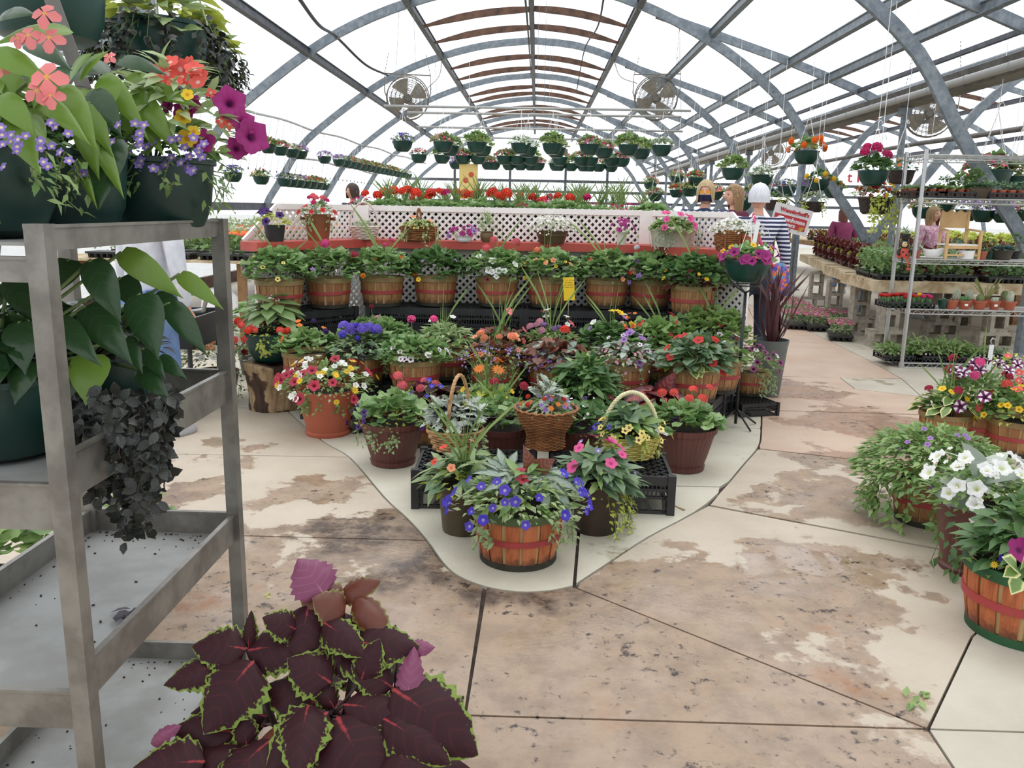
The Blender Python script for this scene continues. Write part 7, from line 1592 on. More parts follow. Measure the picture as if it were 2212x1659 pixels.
for i, (r_, zz) in enumerate([(.02, .014), (.05, .018), (.075, .045), (.085, .07), (.088, .085), (.08, .082), (.06, .05), (.01, .03)]):
    for j in range(n):
        a = 2*math.pi*j/n; ex = 1+.35*max(0, math.cos(a))**3; vs.append((r_*1.05*math.cos(a)*ex, r_*.55*math.sin(a), zz+(.02*max(0, math.cos(a))**2+.012*max(0, -math.cos(a))**2 if i > 2 and i < 6 else 0)))
fs = [(i*n+j, i*n+(j+1) % n, i*n+n+(j+1) % n, i*n+n+j) for i in range(7) for j in range(n)]; M_china = mat('white_china', srgb(232, 232, 230), .2)
ob('boat', mesh_np('boat', vs, fs, M_china), gb); mb = MB(); mb.tube([(-.085, 0, .09), (-.115, 0, .12), (-.14, 0, .115), (-.13, 0, .07), (-.09, 0, .045)], .007, 8); mb.build('handle', M_china, gb, smooth=True); MB().lathe([(0, 0), (.07, 0), (.13, .014), (.128, .018), (.06, .006), (0, .006)], 28, sy=.7).build('saucer', M_china, gb, auto=40)
x, y, z = rx(2072, 2, .02); ch = thing('toy_chair_planter', (x, y, z), 'small unfinished wooden armchair used as a planter on the middle rack shelf', 'chair'); M_pine = mat('raw_pine', srgb(214, 178, 126), .65, 0, srgb(196, 158, 108), 6)
for sx, hgt in ((-.155, .25), (.155, .25)): MB().box((sx, -.11, .13), (.024, .024, .26)).build('front_leg', M_pine, ch)
for sx in (-.125, .125): MB().box((sx, .11, .225), (.024, .024, .45)).build('back_post', M_pine, ch)
mb = MB(); vs = []; k = 24
for sy in (-.006, .006):
    for i in range(k+1): t = i/k; vs.append((-.135+.27*t, .11+sy, .45+.012*math.cos(t*6*math.pi)))
    for i in range(k+1): t = i/k; vs.append((-.135+.27*t, .11+sy, .29))
q_ = k+1; fs = []
for i in range(k): fs += [(i, i+1, q_+i+1, q_+i), (2*q_+i, 3*q_+i, 3*q_+i+1, 2*q_+i+1), (i, 2*q_+i, 2*q_+i+1, i+1)]
mb.add(vs, fs); mb.build('backrest', M_pine, ch)
for sx in (-.14, .14): mb = MB(); mb.bar((sx*1.1, -.12, .265), (sx*.9, .11, .28), .03, .016); mb.build('armrest', M_pine, ch)
mb = MB(); mb.box((0, 0, .135), (.29, .22, .014)); mb.build('seat', M_white, ch); mb = MB(); mb.box((0, -.112, .115), (.30, .014, .03)); mb.box((0, -.112, .04), (.30, .012, .018)); mb.build('front_rail', M_pine, ch); plant(ch, .14, [OV(30, .06, .05, (.03, .05), L_succ)])
x, y, z = rx(2090, 2, -.05); cup = thing('cup_planter', (x+.02, y, z), 'wide white cup with faint script, planted with a succulent, in front of the wooden chair', 'cup'); MB().lathe([(0, 0), (.055, 0), (.062, .004), (.07, .085), (.066, .085), (.06, .07)], 28).build('cup', M_china, cup, auto=40); mb = MB(); mb.tube([(-.066, 0, .07), (-.09, 0, .075), (-.1, 0, .05), (-.085, 0, .022), (-.062, 0, .018)], .006, 8); mb.build('handle', M_china, cup, smooth=True)
mb = MB(); mb.disc((0, 0, .07), .06, 16); mb.build('soil', M_greenin, cup); cl = Cloud(); rosette(cl, 9, .04, .02, .06, (0, 0, .075)); cl.build('foliage', [L_succ], cup)
x, y, z = rx(2128, 2, -.05); little_pot(x, y, z, 'small terracotta pot of mossy succulent right of the cup', M_terra, [SM(60, .045, .04, (.015, .03), L_succ)], .045, .08)
x, y, z = rx(2146, 2, .03); little_pot(x, y, z, 'dark teal pot half hidden behind the terracotta pot, middle shelf', M_green, [SM(60, .05, .05, (.02, .03), L_mid)], .045, .085)
x, y, z = rx(2172, 2, -.01); o = little_pot(x, y, z, 'dark stoneware bowl of blue echeveria rosettes on the middle shelf', mat('dark_stoneware', srgb(52, 50, 44), .6, 0, srgb(70, 66, 54), 10), [SM(50, .09, .04, (.03, .05), L_gerd)], .095, .1); cl = Cloud()
for q in ((-.05, -.03), (.02, -.05), (.06, 0), (-.02, .04)): rosette(cl, 22, .07, .04, .08, (q[0], q[1], .1))
cl.build('rosettes', [leafmat('blue_echeveria', srgb(124, 150, 146), srgb(104, 132, 128), vein=0, tr=.08)], o)
for px, l in ((2135, 'bushy dark green herb at the back of the middle shelf'), (2200, 'leafy herb at the back of the middle shelf, far right')):
    x, y, z = rx(px, 2, .2); little_pot(x, y, z, l, M_black, [SM(110, .09, .2, (.02, .045), L_gerd)], .05, .08)
# fourth shelf: grafted cacti tray and cactus pots
x, y, z = rx(1985, 1, -.03); o = thing('plant_tray', (x-.02, WY+.17, z), 'black tray of small grafted cacti with red and yellow tops', 'plant tray'); ob('tray', tray_mesh(.46, .27, .06, M_black, 'tray0.46'), o); M_cst = mat('cactus_stem', srgb(78, 118, 66), .6)
for a in range(6):
    for b in range(4):
        cx, cy = -.2+.08*a, -.1+.065*b+random.uniform(-.01, .01); hh = random.uniform(.05, .075); col = ('red' if a < 3 else random.choice(['red', 'yellow', 'hotpink']))
        mb = MB(); mb.tube([(cx, cy, .01), (cx, cy, .045+hh)], .011, 6); mb.build('cactus_stem', M_cst, o, smooth=True)
        if 'cb'+col not in MATS: MATS['cb'+col] = MB().lathe([(0, -.02), (.016, -.014), (.023, 0), (.018, .013), (0, .018)], 14, ripple=.1, nr=7).mesh('cactus_top', pm(col), True); [MATS['cb'+col].attributes.new(n_, 'FLOAT', 'POINT').data.foreach_set('value', np.ones(len(MATS['cb'+col].vertices), np.float32)) for n_ in ('edge',)]
        ob('cactus_top', MATS['cb'+col], o, (cx, cy, .055+hh))
def cactus(o, h, r=.03, H=.09, m=M_cst, n=1):
    for k in range(n):
        mb = MB(); mb.lathe([(r*.8, 0), (r, H*.35), (r*.95, H*.7), (r*.6, H*.93), (0, H)], 20, c=((k-(n-1)/2)*r*1.4, 0, h-.02), ripple=.08, nr=9); mb.build('cactus', m, o, smooth=True)
M_fuzz = mat('woolly_cactus', srgb(196, 200, 180), .9, 0, srgb(160, 170, 144), 60, bmp=.5); M_ccol = mat('dull_green_cactus', srgb(118, 128, 84), .7, 0, srgb(96, 108, 66), 40, bmp=.3)
for px, l, m, ex, r_ in ((2056, 'small dark green pot of haworthia right of the cactus tray', M_green, None, .045), (2075, 'wide terracotta pot of low grey succulents, lower rack shelf', M_terra, None, .058), (2104, 'terracotta pot of spreading opuntia with a white label', M_terra, lambda o, h: cactus(o, h, .02, .06, M_cst, 3), .058), (2137, 'square terracotta pot with one barrel cactus, lower rack shelf', M_terra, lambda o, h: cactus(o, h, .034, .085, M_ccol), .062), (2170, 'small terracotta pot of blue cactus with a white label', M_terra, lambda o, h: cactus(o, h, .02, .055, M_fuzz, 2), .05), (2203, 'square terracotta pot with a tall woolly white cactus at the frame edge', M_terra, lambda o, h: cactus(o, h, .032, .12, M_fuzz), .058)):
    x, y, z = rx(px, 1, -.04); o = little_pot(x, y, z, l, m, [SM(40, r_*.8, .035, (.02, .035), L_succ)] if ex is None or 'opuntia' in l else [SM(8, r_*.6, .01, (.01, .015), L_succ)], r_, .085, extra=ex)
    if 'label' in l: MB().box((-.012, -r_*1.04, .045), (.03, .003, .02)).build('white_label', M_white, o)
for px, l, m in ((2085, 'woolly round cactus pot in the back row of the lower rack shelf', M_fuzz), (2112, 'grey knobbly cactus pot in the back row of the lower rack shelf', M_fuzz), (2150, 'twiggy pencil cactus in the back row of the lower rack shelf', None), (2190, 'green barrel cactus in the back row of the lower rack shelf', M_ccol)):
    x, y, z = rx(px, 1, .18); o = little_pot(x, y, z, l, M_terra, [SM(10, .03, .01, (.01, .02), L_succ)], .05, .08, extra=(lambda o, h: cactus(o, h, .035, .11, m)) if m else None)
    if m is None:
        mb = MB()
        for k in range(16): a = random.uniform(0, 6.28); l1 = random.uniform(.1, .2); p0 = Vector((0, 0, .07)); p1 = Vector((math.cos(a)*.06, math.sin(a)*.05, .07+l1*.6)); mb.tube([p0, p1, p1+Vector((math.cos(a+.5)*.06, .03*math.sin(a), l1*.5))], .0045, 5)
        mb.build('pencil_stems', mat('pencil_cactus', srgb(140, 150, 84), .6), o, kind='stuff')
# bottom shelf trays
for px, l, k, H in ((1972, 'black tray of young leafy plugs at the left of the bottom rack shelf', 'a', .1), (2035, 'black tray of lance leaved seedlings in the middle of the bottom rack shelf', 'b', .16), (2105, 'black tray of taller green seedlings right of the middle, bottom rack shelf', 'b', .14), (2170, 'black tray of low dark herbs at the right of the bottom rack shelf', 'c', .09)):
    x, y, z = rx(px, 0); o = thing('plant_tray', (x+.03, WY+.2, z), l, 'plant tray'); ob('tray', tray_mesh(.36, .3, .06, M_black, 'tray.3'), o); cl = Cloud()
    for q in range(12): mound(cl, 26, .07, H*random.uniform(.8, 1.3), T_lance if k != 'c' else T_small, (.05, .1) if k != 'c' else (.025, .05), 0, ctr=(-.13+.085*(q % 4), -.1+.1*(q//4), .05), up=.8)
    cl.build('foliage', [L_mid if k != 'c' else L_gerd], o)
# ================================================================= PALLET TABLE ON CINDER BLOCKS
tz = .74
t0 = Vector((3.80, 9.35)); t1 = Vector((4.05, 11.2)); t2 = Vector((4.62, 14.6))
def cell_tray(): 
    if 'celltray' not in MATS:
        mb = MB(); L, W = .52, .27; mb.box((0, 0, .062), (L, W, .006))
        for a in range(8):
            for b in range(4): mb.lathe([(.018, 0), (.030, .06)], 6, c=(-L/2+L*(a+.5)/8, -W/2+W*(b+.5)/4, 0)); mb.disc((-L/2+L*(a+.5)/8, -W/2+W*(b+.5)/4, .001), .018, 6)
        mb.box((0, -W/2, .055), (L, .006, .022)); mb.box((0, W/2, .055), (L, .006, .022)); mb.box((-L/2, 0, .055), (.006, W, .022)); mb.box((L/2, 0, .055), (.006, W, .022)); MATS['celltray'] = mb.mesh('cell_tray', M_black)
    return MATS['celltray']
def seed_tray(layers, label, loc, rz, group, fl=None):
    o = thing('seedling_tray', loc, label, 'plant tray', group, rz); ob('cell_tray', cell_tray(), o); cl = Cloud(); mats = []
    for (n, T, size, m, H) in layers:
        if m not in mats: mats.append(m)
        p = np.c_[np.random.uniform(-.25, .25, n), np.random.uniform(-.13, .13, n), .06+H*np.random.rand(n)**.7]; ax = nz(n)+np.array([0, 0, .5]); nm = nz(n, .5)+np.array([0, 0, 1.]); cl.add(T, p, ax, nm, np.random.uniform(*size, n), None, mats.index(m))
    if fl:
        for (n, col, s, H) in fl:
            mats.append(pm(col)); p = np.c_[np.random.uniform(-.26, .26, n), np.random.uniform(-.14, .14, n), H+.03*np.random.rand(n)]; nn = nz(n, .5)+np.array([0, -.3, 1.]); cl.add(F_five, p, np.cross(nn, nz(n)), nn, np.random.uniform(.8, 1.2, n)*s, None, len(mats)-1)
    cl.build('seedlings', mats, o); KIDS[o.name] = list(o.children); return o
def pallet(c, rz, L, W, label):
    o = thing('wooden_pallet', (c[0], c[1], tz-.12), label, 'pallet', None, rz)
    for k in range(7): MB().box((0, -W/2+W*(k+.5)/7, .109), (L, W/7*.82, .022)).build('deck_board', M_palw, o)
    for x in (-L/2+.02, 0, L/2-.02): MB().box((x, 0, .049), (.04, W, .098)).build('stringer', M_palw, o)
    for y in (-W/2+.012, W/2-.012): MB().box((0, y, .049), (L-.085, .022, .098)).build('side_board', M_palw, o)
    return o
PL = [((4.45, 9.95), -.05, 1.3, 1.2, 'nearest pale wooden pallet table top, its corner at the path'), ((5.75, 9.90), -.02, 1.25, 1.2, 'pale wooden pallet table top behind the wire rack, right of the corner one'), ((4.66, 11.35), -.14, 1.25, 1.45, 'second pallet table top along the right path'), ((4.98, 12.95), -.18, 1.25, 1.5, 'third pallet table top along the right path'), ((5.3, 14.6), -.18, 1.25, 1.5, 'farthest pallet table top along the right path'), ((5.97, 11.3), -.05, 1.2, 1.4, 'inner pallet table top behind the second one along the path'), ((6.02, 12.8), -.05, 1.1, 1.4, 'inner pallet table top behind the third one along the path'), ((7.05, 9.9), 0, 1.25, 1.2, 'pallet table top at the far right behind the rack')]
for c_, rz, L, W, l in PL: pallet(c_, rz, L, W, l)
def block_mesh():
    mb = MB(); L, W, H = .395, .195, .19; t = .042
    for y in (-W/2+t/2, W/2-t/2): mb.box((0, y, H/2), (L, t, H))
    for x in (-L/2+t/2, 0, L/2-t/2): mb.box((x, 0, H/2), (t, W-2*t, H))
    return mb.mesh('cinder_block', M_block)
BK = block_mesh()
def blk(x, y, z, rot, label, g='cinder blocks under the pallet tables'): o = ob('cinder_block', BK, None, (x, y, z), rot, None, label, 'block', g); return o
def stack(x, y, rz, l):
    blk(x, y, .098, (math.pi/2, 0, rz), 'cinder block lying at the foot of the '+l); blk(x, y, .195+.198, (math.pi/2, math.pi/2, rz), 'cinder block standing upright on top of the '+l)
for (x, y, rz, l) in ((3.98, 9.5, -.05, 'stack under the near pallet corner'), (4.02, 10.45, -.05, 'second stack along the right path'), (4.12, 11.6, -.14, 'third stack along the right path'), (4.4, 13.2, -.18, 'fourth stack along the right path'), (5.2, 9.55, 0, 'stack behind the wire rack, left'), (6.2, 9.55, 0, 'stack behind the wire rack, right'), (5.0, 10.4, 0, 'inner stack below the near pallets'), (6.6, 10.3, 0, 'rear stack at the far right'), (5.6, 11.3, 0, 'stack under the inner pallets, nearer'), (5.8, 12.8, 0, 'stack under the inner pallets, farther')): stack(x, y, rz, l)
GT = 'seedling trays on the pallet tables'
pt = [seed_tray([(210, T_oval, (.09, .15), L_cols, .2), (20, T_oval, (.06, .1), L_lime, .18)], 'dark red coleus seedlings in a black cell tray on the right table', (0, 0, 0), 0, GT),
      seed_tray([(340, T_oval, (.05, .085), L_ger, .25), (80, T_small, (.04, .07), L_sage, .25)], 'bushy green seedlings in a black cell tray near the table corner', (0, 0, 0), 0, GT),
      seed_tray([(260, T_nar, (.1, .18), L_mid, .2)], 'grassy green seedlings in a black tray farther along the right table', (0, 0, 0), 0, GT, [(30, 'yellow', .035, .24)]),
      seed_tray([(200, T_oval, (.04, .075), L_gerd, .12)], 'dark leafy seedlings in a black cell tray behind the wire rack', (0, 0, 0), 0, GT, [(10, 'softpink', .03, .1)])]
first = set(); n1_ = 0
def put(k, x, y, rz, z=None):
    z = (tz+.0005) if z is None else z
    if k not in first: first.add(k); pt[k].location = (x, y, z); pt[k].rotation_euler = (0, 0, rz); return pt[k]
    return copy_tree(pt[k], (x, y, z), rz)
for (k, x, y, rz) in [(1, 4.12, 9.6, -.05), (1, 4.15, 9.95, -.05), (1, 4.2, 10.3, -.05), (0, 4.34, 10.85, 1.45), (0, 4.42, 11.4, 1.43), (0, 4.5, 11.95, 1.43), (0, 4.62, 12.5, 1.4), (0, 4.73, 13.1, 1.4), (0, 4.83, 13.7, 1.4), (0, 4.95, 14.3, 1.4), (0, 5.07, 14.9, 1.4),
   (1, 4.70, 9.62, 0), (3, 5.28, 9.5, 0), (3, 5.85, 9.5, 0), (3, 6.42, 9.5, 0), (3, 7.0, 9.5, 0), (0, 4.75, 10.3, 0), (0, 5.3, 9.95, 0), (3, 5.85, 9.95, 0), (3, 6.4, 10.0, 0), (0, 5.6, 10.85, 0), (2, 6.2, 10.85, 0), (1, 5.6, 11.25, 0), (0, 6.2, 11.25, 0), (0, 5.75, 11.75, 0), (2, 6.3, 11.75, 0), (2, 5.8, 12.4, 0), (0, 5.8, 12.9, 0), (2, 6.3, 12.9, 0), (2, 5.05, 11.4, 1.43), (2, 5.1, 12.0, 1.43), (2, 5.2, 12.6, 1.4), (2, 5.35, 13.2, 1.4), (2, 5.45, 13.8, 1.4), (2, 5.6, 14.6, 1.4), (0, 4.78, 10.95, 1.45), (0, 5.35, 10.3, 0), (1, 5.9, 10.3, 0)]:
    o = put(k, x, y, rz)
    if k == 1: n1_ = n1_+1; o['label'] = 'bushy green seedling tray near the table corner, %s of its row' % ['nearest the path corner', 'second from the corner', 'third from the corner', 'inner one', 'rearmost one', 'innermost one'][n1_-1]
# pink ground trays
gp = seed_tray([(220, T_small, (.03, .06), L_ger, .16)], 'tray of small pink bedding flowers standing on the floor under the right table', (0, 0, 0), 0, 'pink flower trays on the floor', [(150, 'softpink', .03, .19), (60, 'pink', .028, .19)])
gl = [(3.66, 9.95, 1.3), (3.62, 10.75, 1.45), (3.72, 11.3, 1.45), (3.78, 11.9, 1.4), (3.85, 12.5, 1.4), (3.4, 10.9, 1.45), (3.98, 11.1, 1.4)]
gp.location = (*gl[0][:2], .001); gp.rotation_euler = (0, 0, gl[0][2])
for (x, y, rz) in gl[1:]: copy_tree(gp, (x, y, .001), rz, 'tray of small pink bedding flowers on the floor in the row along the right path')
# rear benches in both bays
def bench_(name, x0, x1, y0, y1, z, label):
    o = thing(name, (0, 0, 0), label, 'bench'); mb = MB(); n = int((y1-y0)/.14)
    for k in range(n): mb.box(((x0+x1)/2, y0+(y1-y0)*(k+.5)/n, z-.012), (x1-x0, (y1-y0)/n*.85, .024))
    mb.build('deck_slats', M_palw, o)
    for x in (x0, x1): MB().box((x, (y0+y1)/2, z-.07), (.04, y1-y0, .10)).build('side_rail', M_wood, o)
    for x in (x0+.06, x1-.06):
        for y in (y0+.15, (y0+y1)/2, y1-.15): MB().box((x, y, (z-.02)/2), (.08, .08, z-.02)).build('leg', M_wood, o)
    return o
BP = [seed_tray([(160, T_round, (.05, .08), L_ger, .18)], 'orange geranium tray on the left wall bench', (0, 0, 0), 0, 'flower trays on the left wall bench', [(60, 'scarlet', .05, .26), (30, 'orange', .05, .26)]),
      seed_tray([(170, T_small, (.04, .07), L_mid, .2)], 'red and yellow mixed tray on the left wall bench', (0, 0, 0), 0, 'flower trays on the left wall bench', [(40, 'red', .045, .24), (20, 'yellow', .045, .24)]),
      seed_tray([(190, T_small, (.04, .08), L_sage, .28)], 'pale fine leaved tray on the left wall bench', (0, 0, 0), 0, 'flower trays on the left wall bench', [(30, 'white', .04, .3)])]
bench_('plant_bench', -5.2, -3.05, 8.6, 18.0, .86, 'long wooden bench along the left wall covered with flower trays')
ff = set()
for yi in range(17):
    for xi, x in enumerate((-3.3, -3.9, -4.5)):
        k = (0, 1, 2)[(yi*2+xi+(yi//4)) % 3] if xi < 2 else 2; y = 8.85+.55*yi
        if k not in ff: ff.add(k); BP[k].location = (x, y, .861)
        else: copy_tree(BP[k], (x, y, .861), random.choice((0, 3.14)))
bench_('plant_bench', 6.6, 8.4, 11.5, 24, .84, 'long bench of orange and lime plants in the second bay')
bench_('plant_bench', 9.3, 11.2, 10.5, 24, .84, 'bench at the far right of the second bay')
BP2 = [seed_tray([(170, T_oval, (.06, .1), L_rust, .16), (40, T_oval, (.05, .08), L_lime, .16)], 'rust coloured foliage tray on a second bay bench', (0, 0, 0), 0, 'trays on the second bay benches'), seed_tray([(180, T_heart, (.07, .12), L_lime, .2)], 'lime foliage tray on a second bay bench', (0, 0, 0), 0, 'trays on the second bay benches')]
ff = set()
for yi in range(14):
    for xi, x in enumerate((6.95, 7.5, 8.05, 9.65)):
        k = 1 if xi in (1, 3) else 0; y = 11.8+.7*yi
        if k not in ff: ff.add(k); BP2[k].location = (x, y, .841)
        else: copy_tree(BP2[k], (x, y, .841), 0)
bench_('plant_bench', 1.6, 3.0, 12.5, 24, .8, 'bench of grassy plants far behind the women')
GR = seed_tray([(220, T_nar, (.14, .24), L_mid, .3)], 'grassy green tray on the far middle benches', (0, 0, 0), 0, 'green trays on the far benches', [(30, 'hotpink', .04, .3)])
kk = 0
for y in np.arange(12.8, 23, .62):
    for x in (1.95, 2.6):
        if kk == 0: GR.location = (x, y, .845 if x < 1 else .801)
        else: copy_tree(GR, (x, y, .845 if x < 1 else .801), 0)
        kk += 1
# ================================================================= SIGNS
def text(body, size, parent, loc, rot, m, name='lettering', ext=.0015, bold=.0):
    cu = bpy.data.curves.new(name, 'FONT'); cu.body = body; cu.size = size; cu.align_x = 'CENTER'; cu.align_y = 'CENTER'; cu.extrude = ext; cu.offset = bold; cu.resolution_u = 2; cu.materials.append(m); o = ob(name, cu); dg = bpy.context.evaluated_depsgraph_get(); me = bpy.data.meshes.new_from_object(o.evaluated_get(dg)); bpy.data.objects.remove(o); return ob(name, me, parent, loc, rot)
M_sred = mat('sign_red', srgb(188, 50, 60), .5); M_sgold = mat('sign_gold', srgb(206, 170, 70), .5); M_swh = mat('sign_white', srgb(222, 222, 222), .5)
p = A(1709, 474, 9.9); sg = thing('shop_sign', (p.x, p.y, p.z), 'white and red tilted board reading Greenhouse Flowers, beside the striped top', 'sign', None, .1)
tl = math.radians(13); Mz = Matrix.Rotation(tl, 3, 'Y')
MB().box((0, 0, 0), (.46, .012, .30), M=Mz).build('board', M_swh, sg); MB().box(Mz @ Vector((-.01, -.008, -.035)), (.40, .004, .135), M=Mz).build('red_panel', M_sred, sg)
def st_(body, size, x, z, m, b=.0025): text(body, size, sg, Mz @ Vector((x, -.012, z)), (math.pi/2, tl, 0), m, bold=b)
st_("Wenninghoff's", .062, .015, .085, M_sred); st_('Greenhouse', .068, .0, -.012, M_swh); st_('Flowers', .064, -.04, -.068, M_swh); st_('of Norrings P', .03, -.06, -.122, mat('sign_purple', srgb(150, 70, 120), .5), .0005)
mb = MB()
for k in range(7): a = k*.5-.4; q = Mz @ Vector((.15, -.012, -.095)); mb.bar(q, q+Mz @ Vector((.045*math.cos(a+1.2), 0, .045*math.sin(a+1.2))), .008, .003, up=(0, 1, 0))
mb.build('gold_wheat_emblem', M_sgold, sg); MB().bar((0, .02, -.12), (0, .02, -p.z+.74), .03, .03).build('sign_stake', M_wood, sg)
p = A(1012, 392, 15.5); ys = thing('hanging_banner', (p.x, p.y, p.z), 'yellow and orange banner hanging far behind the pots, left of centre', 'banner')
MB().box((0, 0, 0), (.34, .01, .62)).build('cloth', mat('yellow_banner', srgb(232, 206, 130), .7), ys); MB().box((0, -.008, -.24), (.32, .006, .14)).build('orange_stripe', mat('orange_banner', srgb(226, 150, 60), .7), ys)
for z in (.12, .02): MB().lathe([(0, 0), (.05, 0), (0, .004)], 14).build('printed_flower', mat('banner_red', srgb(208, 84, 60), .7), ys, loc=(.05 if z > .1 else -.05, -.008, z), rot=(math.pi/2, 0, 0))
MB().tube([(0, 0, .3), (0, 0, 2.2)], .004, 4).build('cord', M_white, ys)
p = A(846, 383, 0.1*0+30.); p = A(1850, 384, 36.5); fs_ = thing('wall_lettering', (p.x, p.y, p.z), 'small red letters on the far white end wall, right of the steel leg', 'lettering'); text('t R', .62, fs_, (0, 0, 0), (math.pi/2, 0, 0), M_sred, bold=.01)
# black box of tools on the far bed
p = A(1212, 432, 9.9); bx = thing('storage_tote', (p.x, p.y, 1.295), 'black open tote full of tags and tools on the bed behind the lattice', 'tote')
mb = MB(); mb.box((0, 0, .004), (.5, .3, .008))
for x in (-.25, .25): mb.box((x, 0, .1), (.008, .3, .2))
for y in (-.15, .15): mb.box((0, y, .1), (.5, .008, .2))
mb.build('tote', M_black, bx)
for i in range(10): mb = MB(); x = random.uniform(-.2, .2); mb.bar((x, random.uniform(-.1, .1), .02), (x+random.uniform(-.06, .06), 0, random.uniform(.22, .34)), .03, .012); mb.build('tool', [M_black, M_white, mat('orange_tool', srgb(220, 110, 60), .5), M_black][i % 4], bx)
# shopping cart beside the person at left
p = A(425, 640, 5.5); sc_ = thing('shopping_cart', (p.x, p.y, 0), 'low black garden cart with a bent chrome handle, pushed by the person at left', 'cart')
mb = MB(); mb.tube([(-.2, -.1, .55), (-.05, -.12, .84), (.05, -.12, .88), (.1, -.08, .84), (.06, -.05, .75), (-.1, .0, .72)], .016, 8); mb.build('chrome_handle', M_chrome, sc_, smooth=True)
mb = MB(); mb.box((-.25, .2, .5), (.5, .6, .02)); mb.box((-.25, -.1, .6), (.5, .02, .2)); mb.box((-.25, .5, .6), (.5, .02, .2)); mb.box((-.5, .2, .6), (.02, .6, .2)); mb.box((0, .2, .6), (.02, .6, .2)); mb.build('bin', M_black, sc_)
for x, y in ((-.45, -.05), (-.05, -.05), (-.45, .45), (-.05, .45)): mb = MB(); mb.tube([(x, y, .5), (x, y, .09)], .015, 6); mb.tube([(x-.02, y, .08), (x+.02, y, .08)], .08, 14); mb.build('wheel_leg', M_black, sc_)
# things under the left bench
p = G(455, 690); 
for k in range(3):
    o = thing('clay_pipe', (-3.0, 8.15+.1*k, .03 if k < 2 else .085), 'orange tube lying on the floor in front of the left bench, %s' % ('nearest one', 'rear one', 'one on top')[k], 'pipe'); o.location.y = 8.15+(.065*k if k < 2 else .033); mb = MB(); mb.tube([(-.9, 0, 0), (.75, 0, 0)], .03, 10); mb.build('tube', M_terra, o, smooth=True)
o = thing('white_sack', (-3.35, 8.75, 0), 'white plastic sack propped under the left bench', 'sack'); mb = MB(); mb.lathe([(0, 0), (.2, .02), (.24, .2), (.2, .48), (.1, .56), (0, .57)], 20, sy=.5, ripple=.06, nr=5); mb.build('sack', M_white, o, smooth=True)
r = thing('potted_plant', (-2.42, 7.05, 0), 'leafy green plant in a black floor pot at the left end of the lattice', 'potted plant'); pot(r, wall([(.12, 0), (.16, .26)]), M_black, .15, .24); plant(r, .23, [OV(150, .24, .42, (.07, .11), L_ger)], [(4, 'ball', 'darkred', .04)], FR=.2, FH=.3)
# ================================================================= RIGHT FOREGROUND PLANTERS
bp(2224, 1212, 0, 'large barrel basket with dark green hoops, purple impatiens and yellow zinnia, right edge', [LA_(150, .17, .2, (.06, .1), L_gerd, up=.8, wide=1.5), SM(260, .17, .09, (.02, .045), L_mid), SM(120, .15, .1, (.02, .04), L_sage), OV(36, .08, .1, (.03, .05), L_var)], [(10, 'daisy', 'yellow', .022), (4, 'tor', 'blue', .03)], None, s=1.2, wood=M_stO, hoop=M_hoopD, base=M_hoopD, FR=.17, FH=.11)
big = bpy.data.objects[[o.name for o in S.objects if o.get('label', '').startswith('large barrel basket')][0]]
for px, py, s_ in ((2188, 1148, 72), (2140, 1172, 60), (2225, 1160, 60)):
    q = (A(px, py, 2.62)-big.location)/1.2; ob('flower', flower_mesh('imp', 'magenta'), big, mw=orient(q, (-.1, -.8, .5), s_/FPX*2.62/1.2))
for (b, t, wp) in (((2098, 1205), (2068, 1168), 34), ((2100, 1215), (2080, 1248), 32), ((2105, 1205), (2120, 1170), 30), ((2120, 1212), (2150, 1195), 30), ((2098, 1200), (2062, 1205), 28)):
    pleaf_ = (A(*b, 2.5)-big.location)/1.2, (A(*t, 2.46)-big.location)/1.2
    if 'varleaf' not in MATS: MATS['varleaf'] = Cloud().add(T_oval, [[0, 0, 0]], [[0, 1, 0]], [[0, 0, 1]], [1.], [.5]).mesh('leaf', L_var)
    ob('leaf', MATS['varleaf'], big, mw=leaf_between(None, *pleaf_, wp*1.9/FPX*2.5/1.2, (0, -.7, .7)), label='cream edged leaf')
MATS['croton'] = Cloud().add(tmpl([(0, 0), (.15, .1), (.35, .17), (.6, .17), (.85, .08), (1, 0)], .2, .2, cols=2), [[0, 0, 0]], [[0, 1, 0]], [[0, 0, 1]], [1.], [.3]).mesh('leaf', leafmat('croton_leaf', srgb(44, 84, 40), srgb(70, 104, 44), rim=srgb(196, 184, 110), rim_at=.85, mid=srgb(214, 176, 70), rough=.3))
for (b, t, wp) in (((2240, 1125), (2148, 1082), 52), ((2240, 1100), (2140, 1055), 40)):
    q0, q1 = (A(*b, 2.6)-big.location)/1.2, (A(*t, 2.55)-big.location)/1.2; ob('leaf', MATS['croton'], big, mw=leaf_between(None, q0, q1, wp*2.6/FPX*2.6/1.2, (0, -.7, .7)), label='long glossy green and yellow leaf')
wp_ = rp(2112, 1085, .30, P_tall, M_brownpot, 'tall reddish brown pot of white petunias and silver dusty miller, right edge', [SM(500, .24, .2, (.03, .055), L_mid), ('m', 14, .14, .26, T_bego, (.12, .17), L_sil, dict(up=1.)), TR(3, .16, .3, (.03, .06), L_gerd, az=(-2.8, -2.2), per=10)], [(26, 'pet', 'white', .066), (26, 'five', 'white', .03)], FR=.25, FH=.25, s=.98, umin=.25)
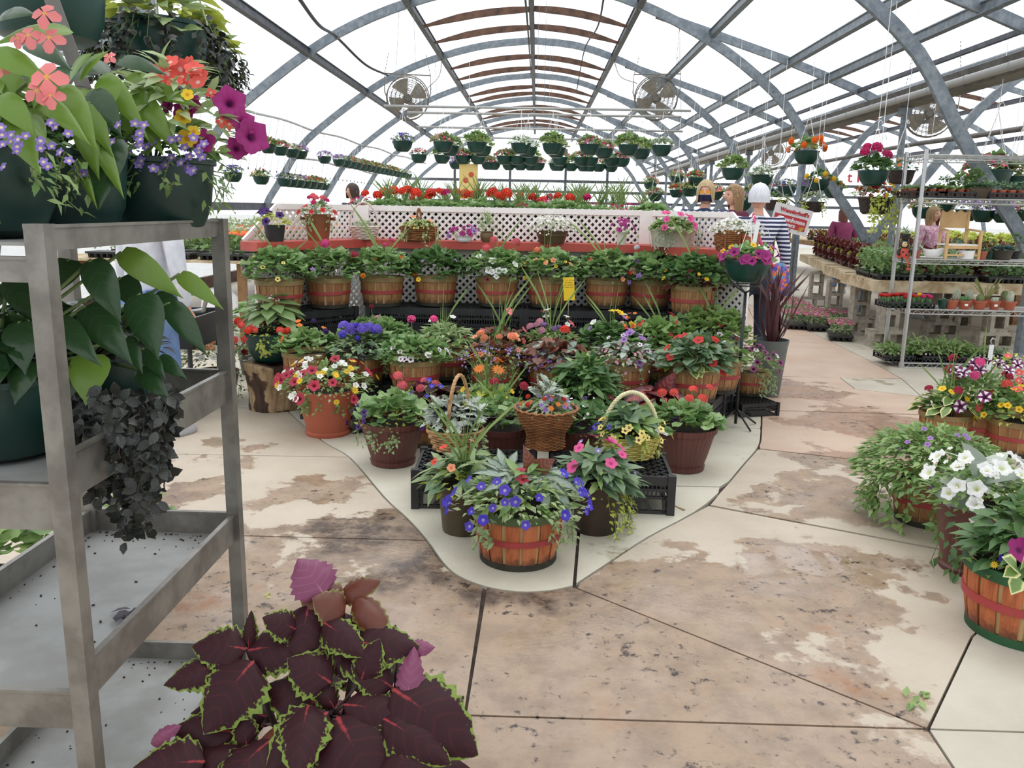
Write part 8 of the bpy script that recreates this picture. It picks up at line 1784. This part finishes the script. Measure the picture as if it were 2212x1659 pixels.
bp(2012, 1030, 0, 'barrel basket with a wide spilling green creeper and small lilac blooms, right foreground', [SM(1100, .34, .25, (.035, .065), L_mid), SM(500, .36, .14, (.03, .06), L_ger), TR(26, .26, .22, (.03, .055), L_mid, az=(-3.6, .3), per=20), OV(30, .2, .24, (.04, .06), L_var)], [(26, 'five', 'lilac', .028)], FR=.26, FH=.26, umin=.3)
bp(2112, 878, 0, 'barrel basket of hot pink verbena and plum star petunias, right side', [SM(420, .26, .22, (.03, .055), L_mid), GER(50, .22, .2), BL(5, .6)], [(14, 'pet', 'plumstar', .075)], [(7, 'umbel', 'rose', .075, .26), (3, 'umbel', 'pink', .07, .3)], FR=.25, FH=.26, s=1.1)
bp(2045, 890, 0, 'barrel basket with yellow edged leaves and long bent grass blades, right side', [OV(50, .22, .16, (.08, .13), L_var), OV(50, .2, .14, (.05, .08), L_gerd), BL(10, .5, lean=.9, bend=.9)], [(5, 'imp', 'yellow', .05)], [(2, 'umbel', 'rose', .07, .2)], s=.95)
bp(2200, 905, 0, 'barrel basket of yellow calibrachoa and salmon petunias at the right edge', [GER(90, .24, .2), SM(160, .25, .18, (.03, .05), L_lime)], [(14, 'pet', 'yellow', .04), (6, 'pet', 'salmon', .06)], [(3, 'umbel', 'salmon', .07, .26)], FR=.24, FH=.2)
bp(2190, 832, 0, 'barrel basket of orange blooms with a white hanger tag, behind the plum petunias', [SM(160, .25, .24, (.03, .055), L_lime), OV(40, .2, .2, (.06, .09), L_sil)], [(8, 'pet', 'plumstar', .07), (8, 'imp', 'salmon', .06)], None, FR=.25, FH=.26)
p = A(2139, 770, 5.6); ht = thing('hanger_tag', (p.x, p.y, p.z-.12), 'white plastic hanger tag with a silver hook standing among the plum petunias', 'tag'); mb = MB(); mb.box((0, 0, .1), (.03, .003, .2)); mb.build('tag', M_white, ht); mb = MB(); mb.tube([(0, 0, .2), (-.012, 0, .225), (0, 0, .245), (.018, 0, .235)], .0045, 6); mb.tube([(0, 0, 0), (0, 0, -p.z+.42)], .003, 4); mb.build('hook', M_chrome, ht, smooth=True)
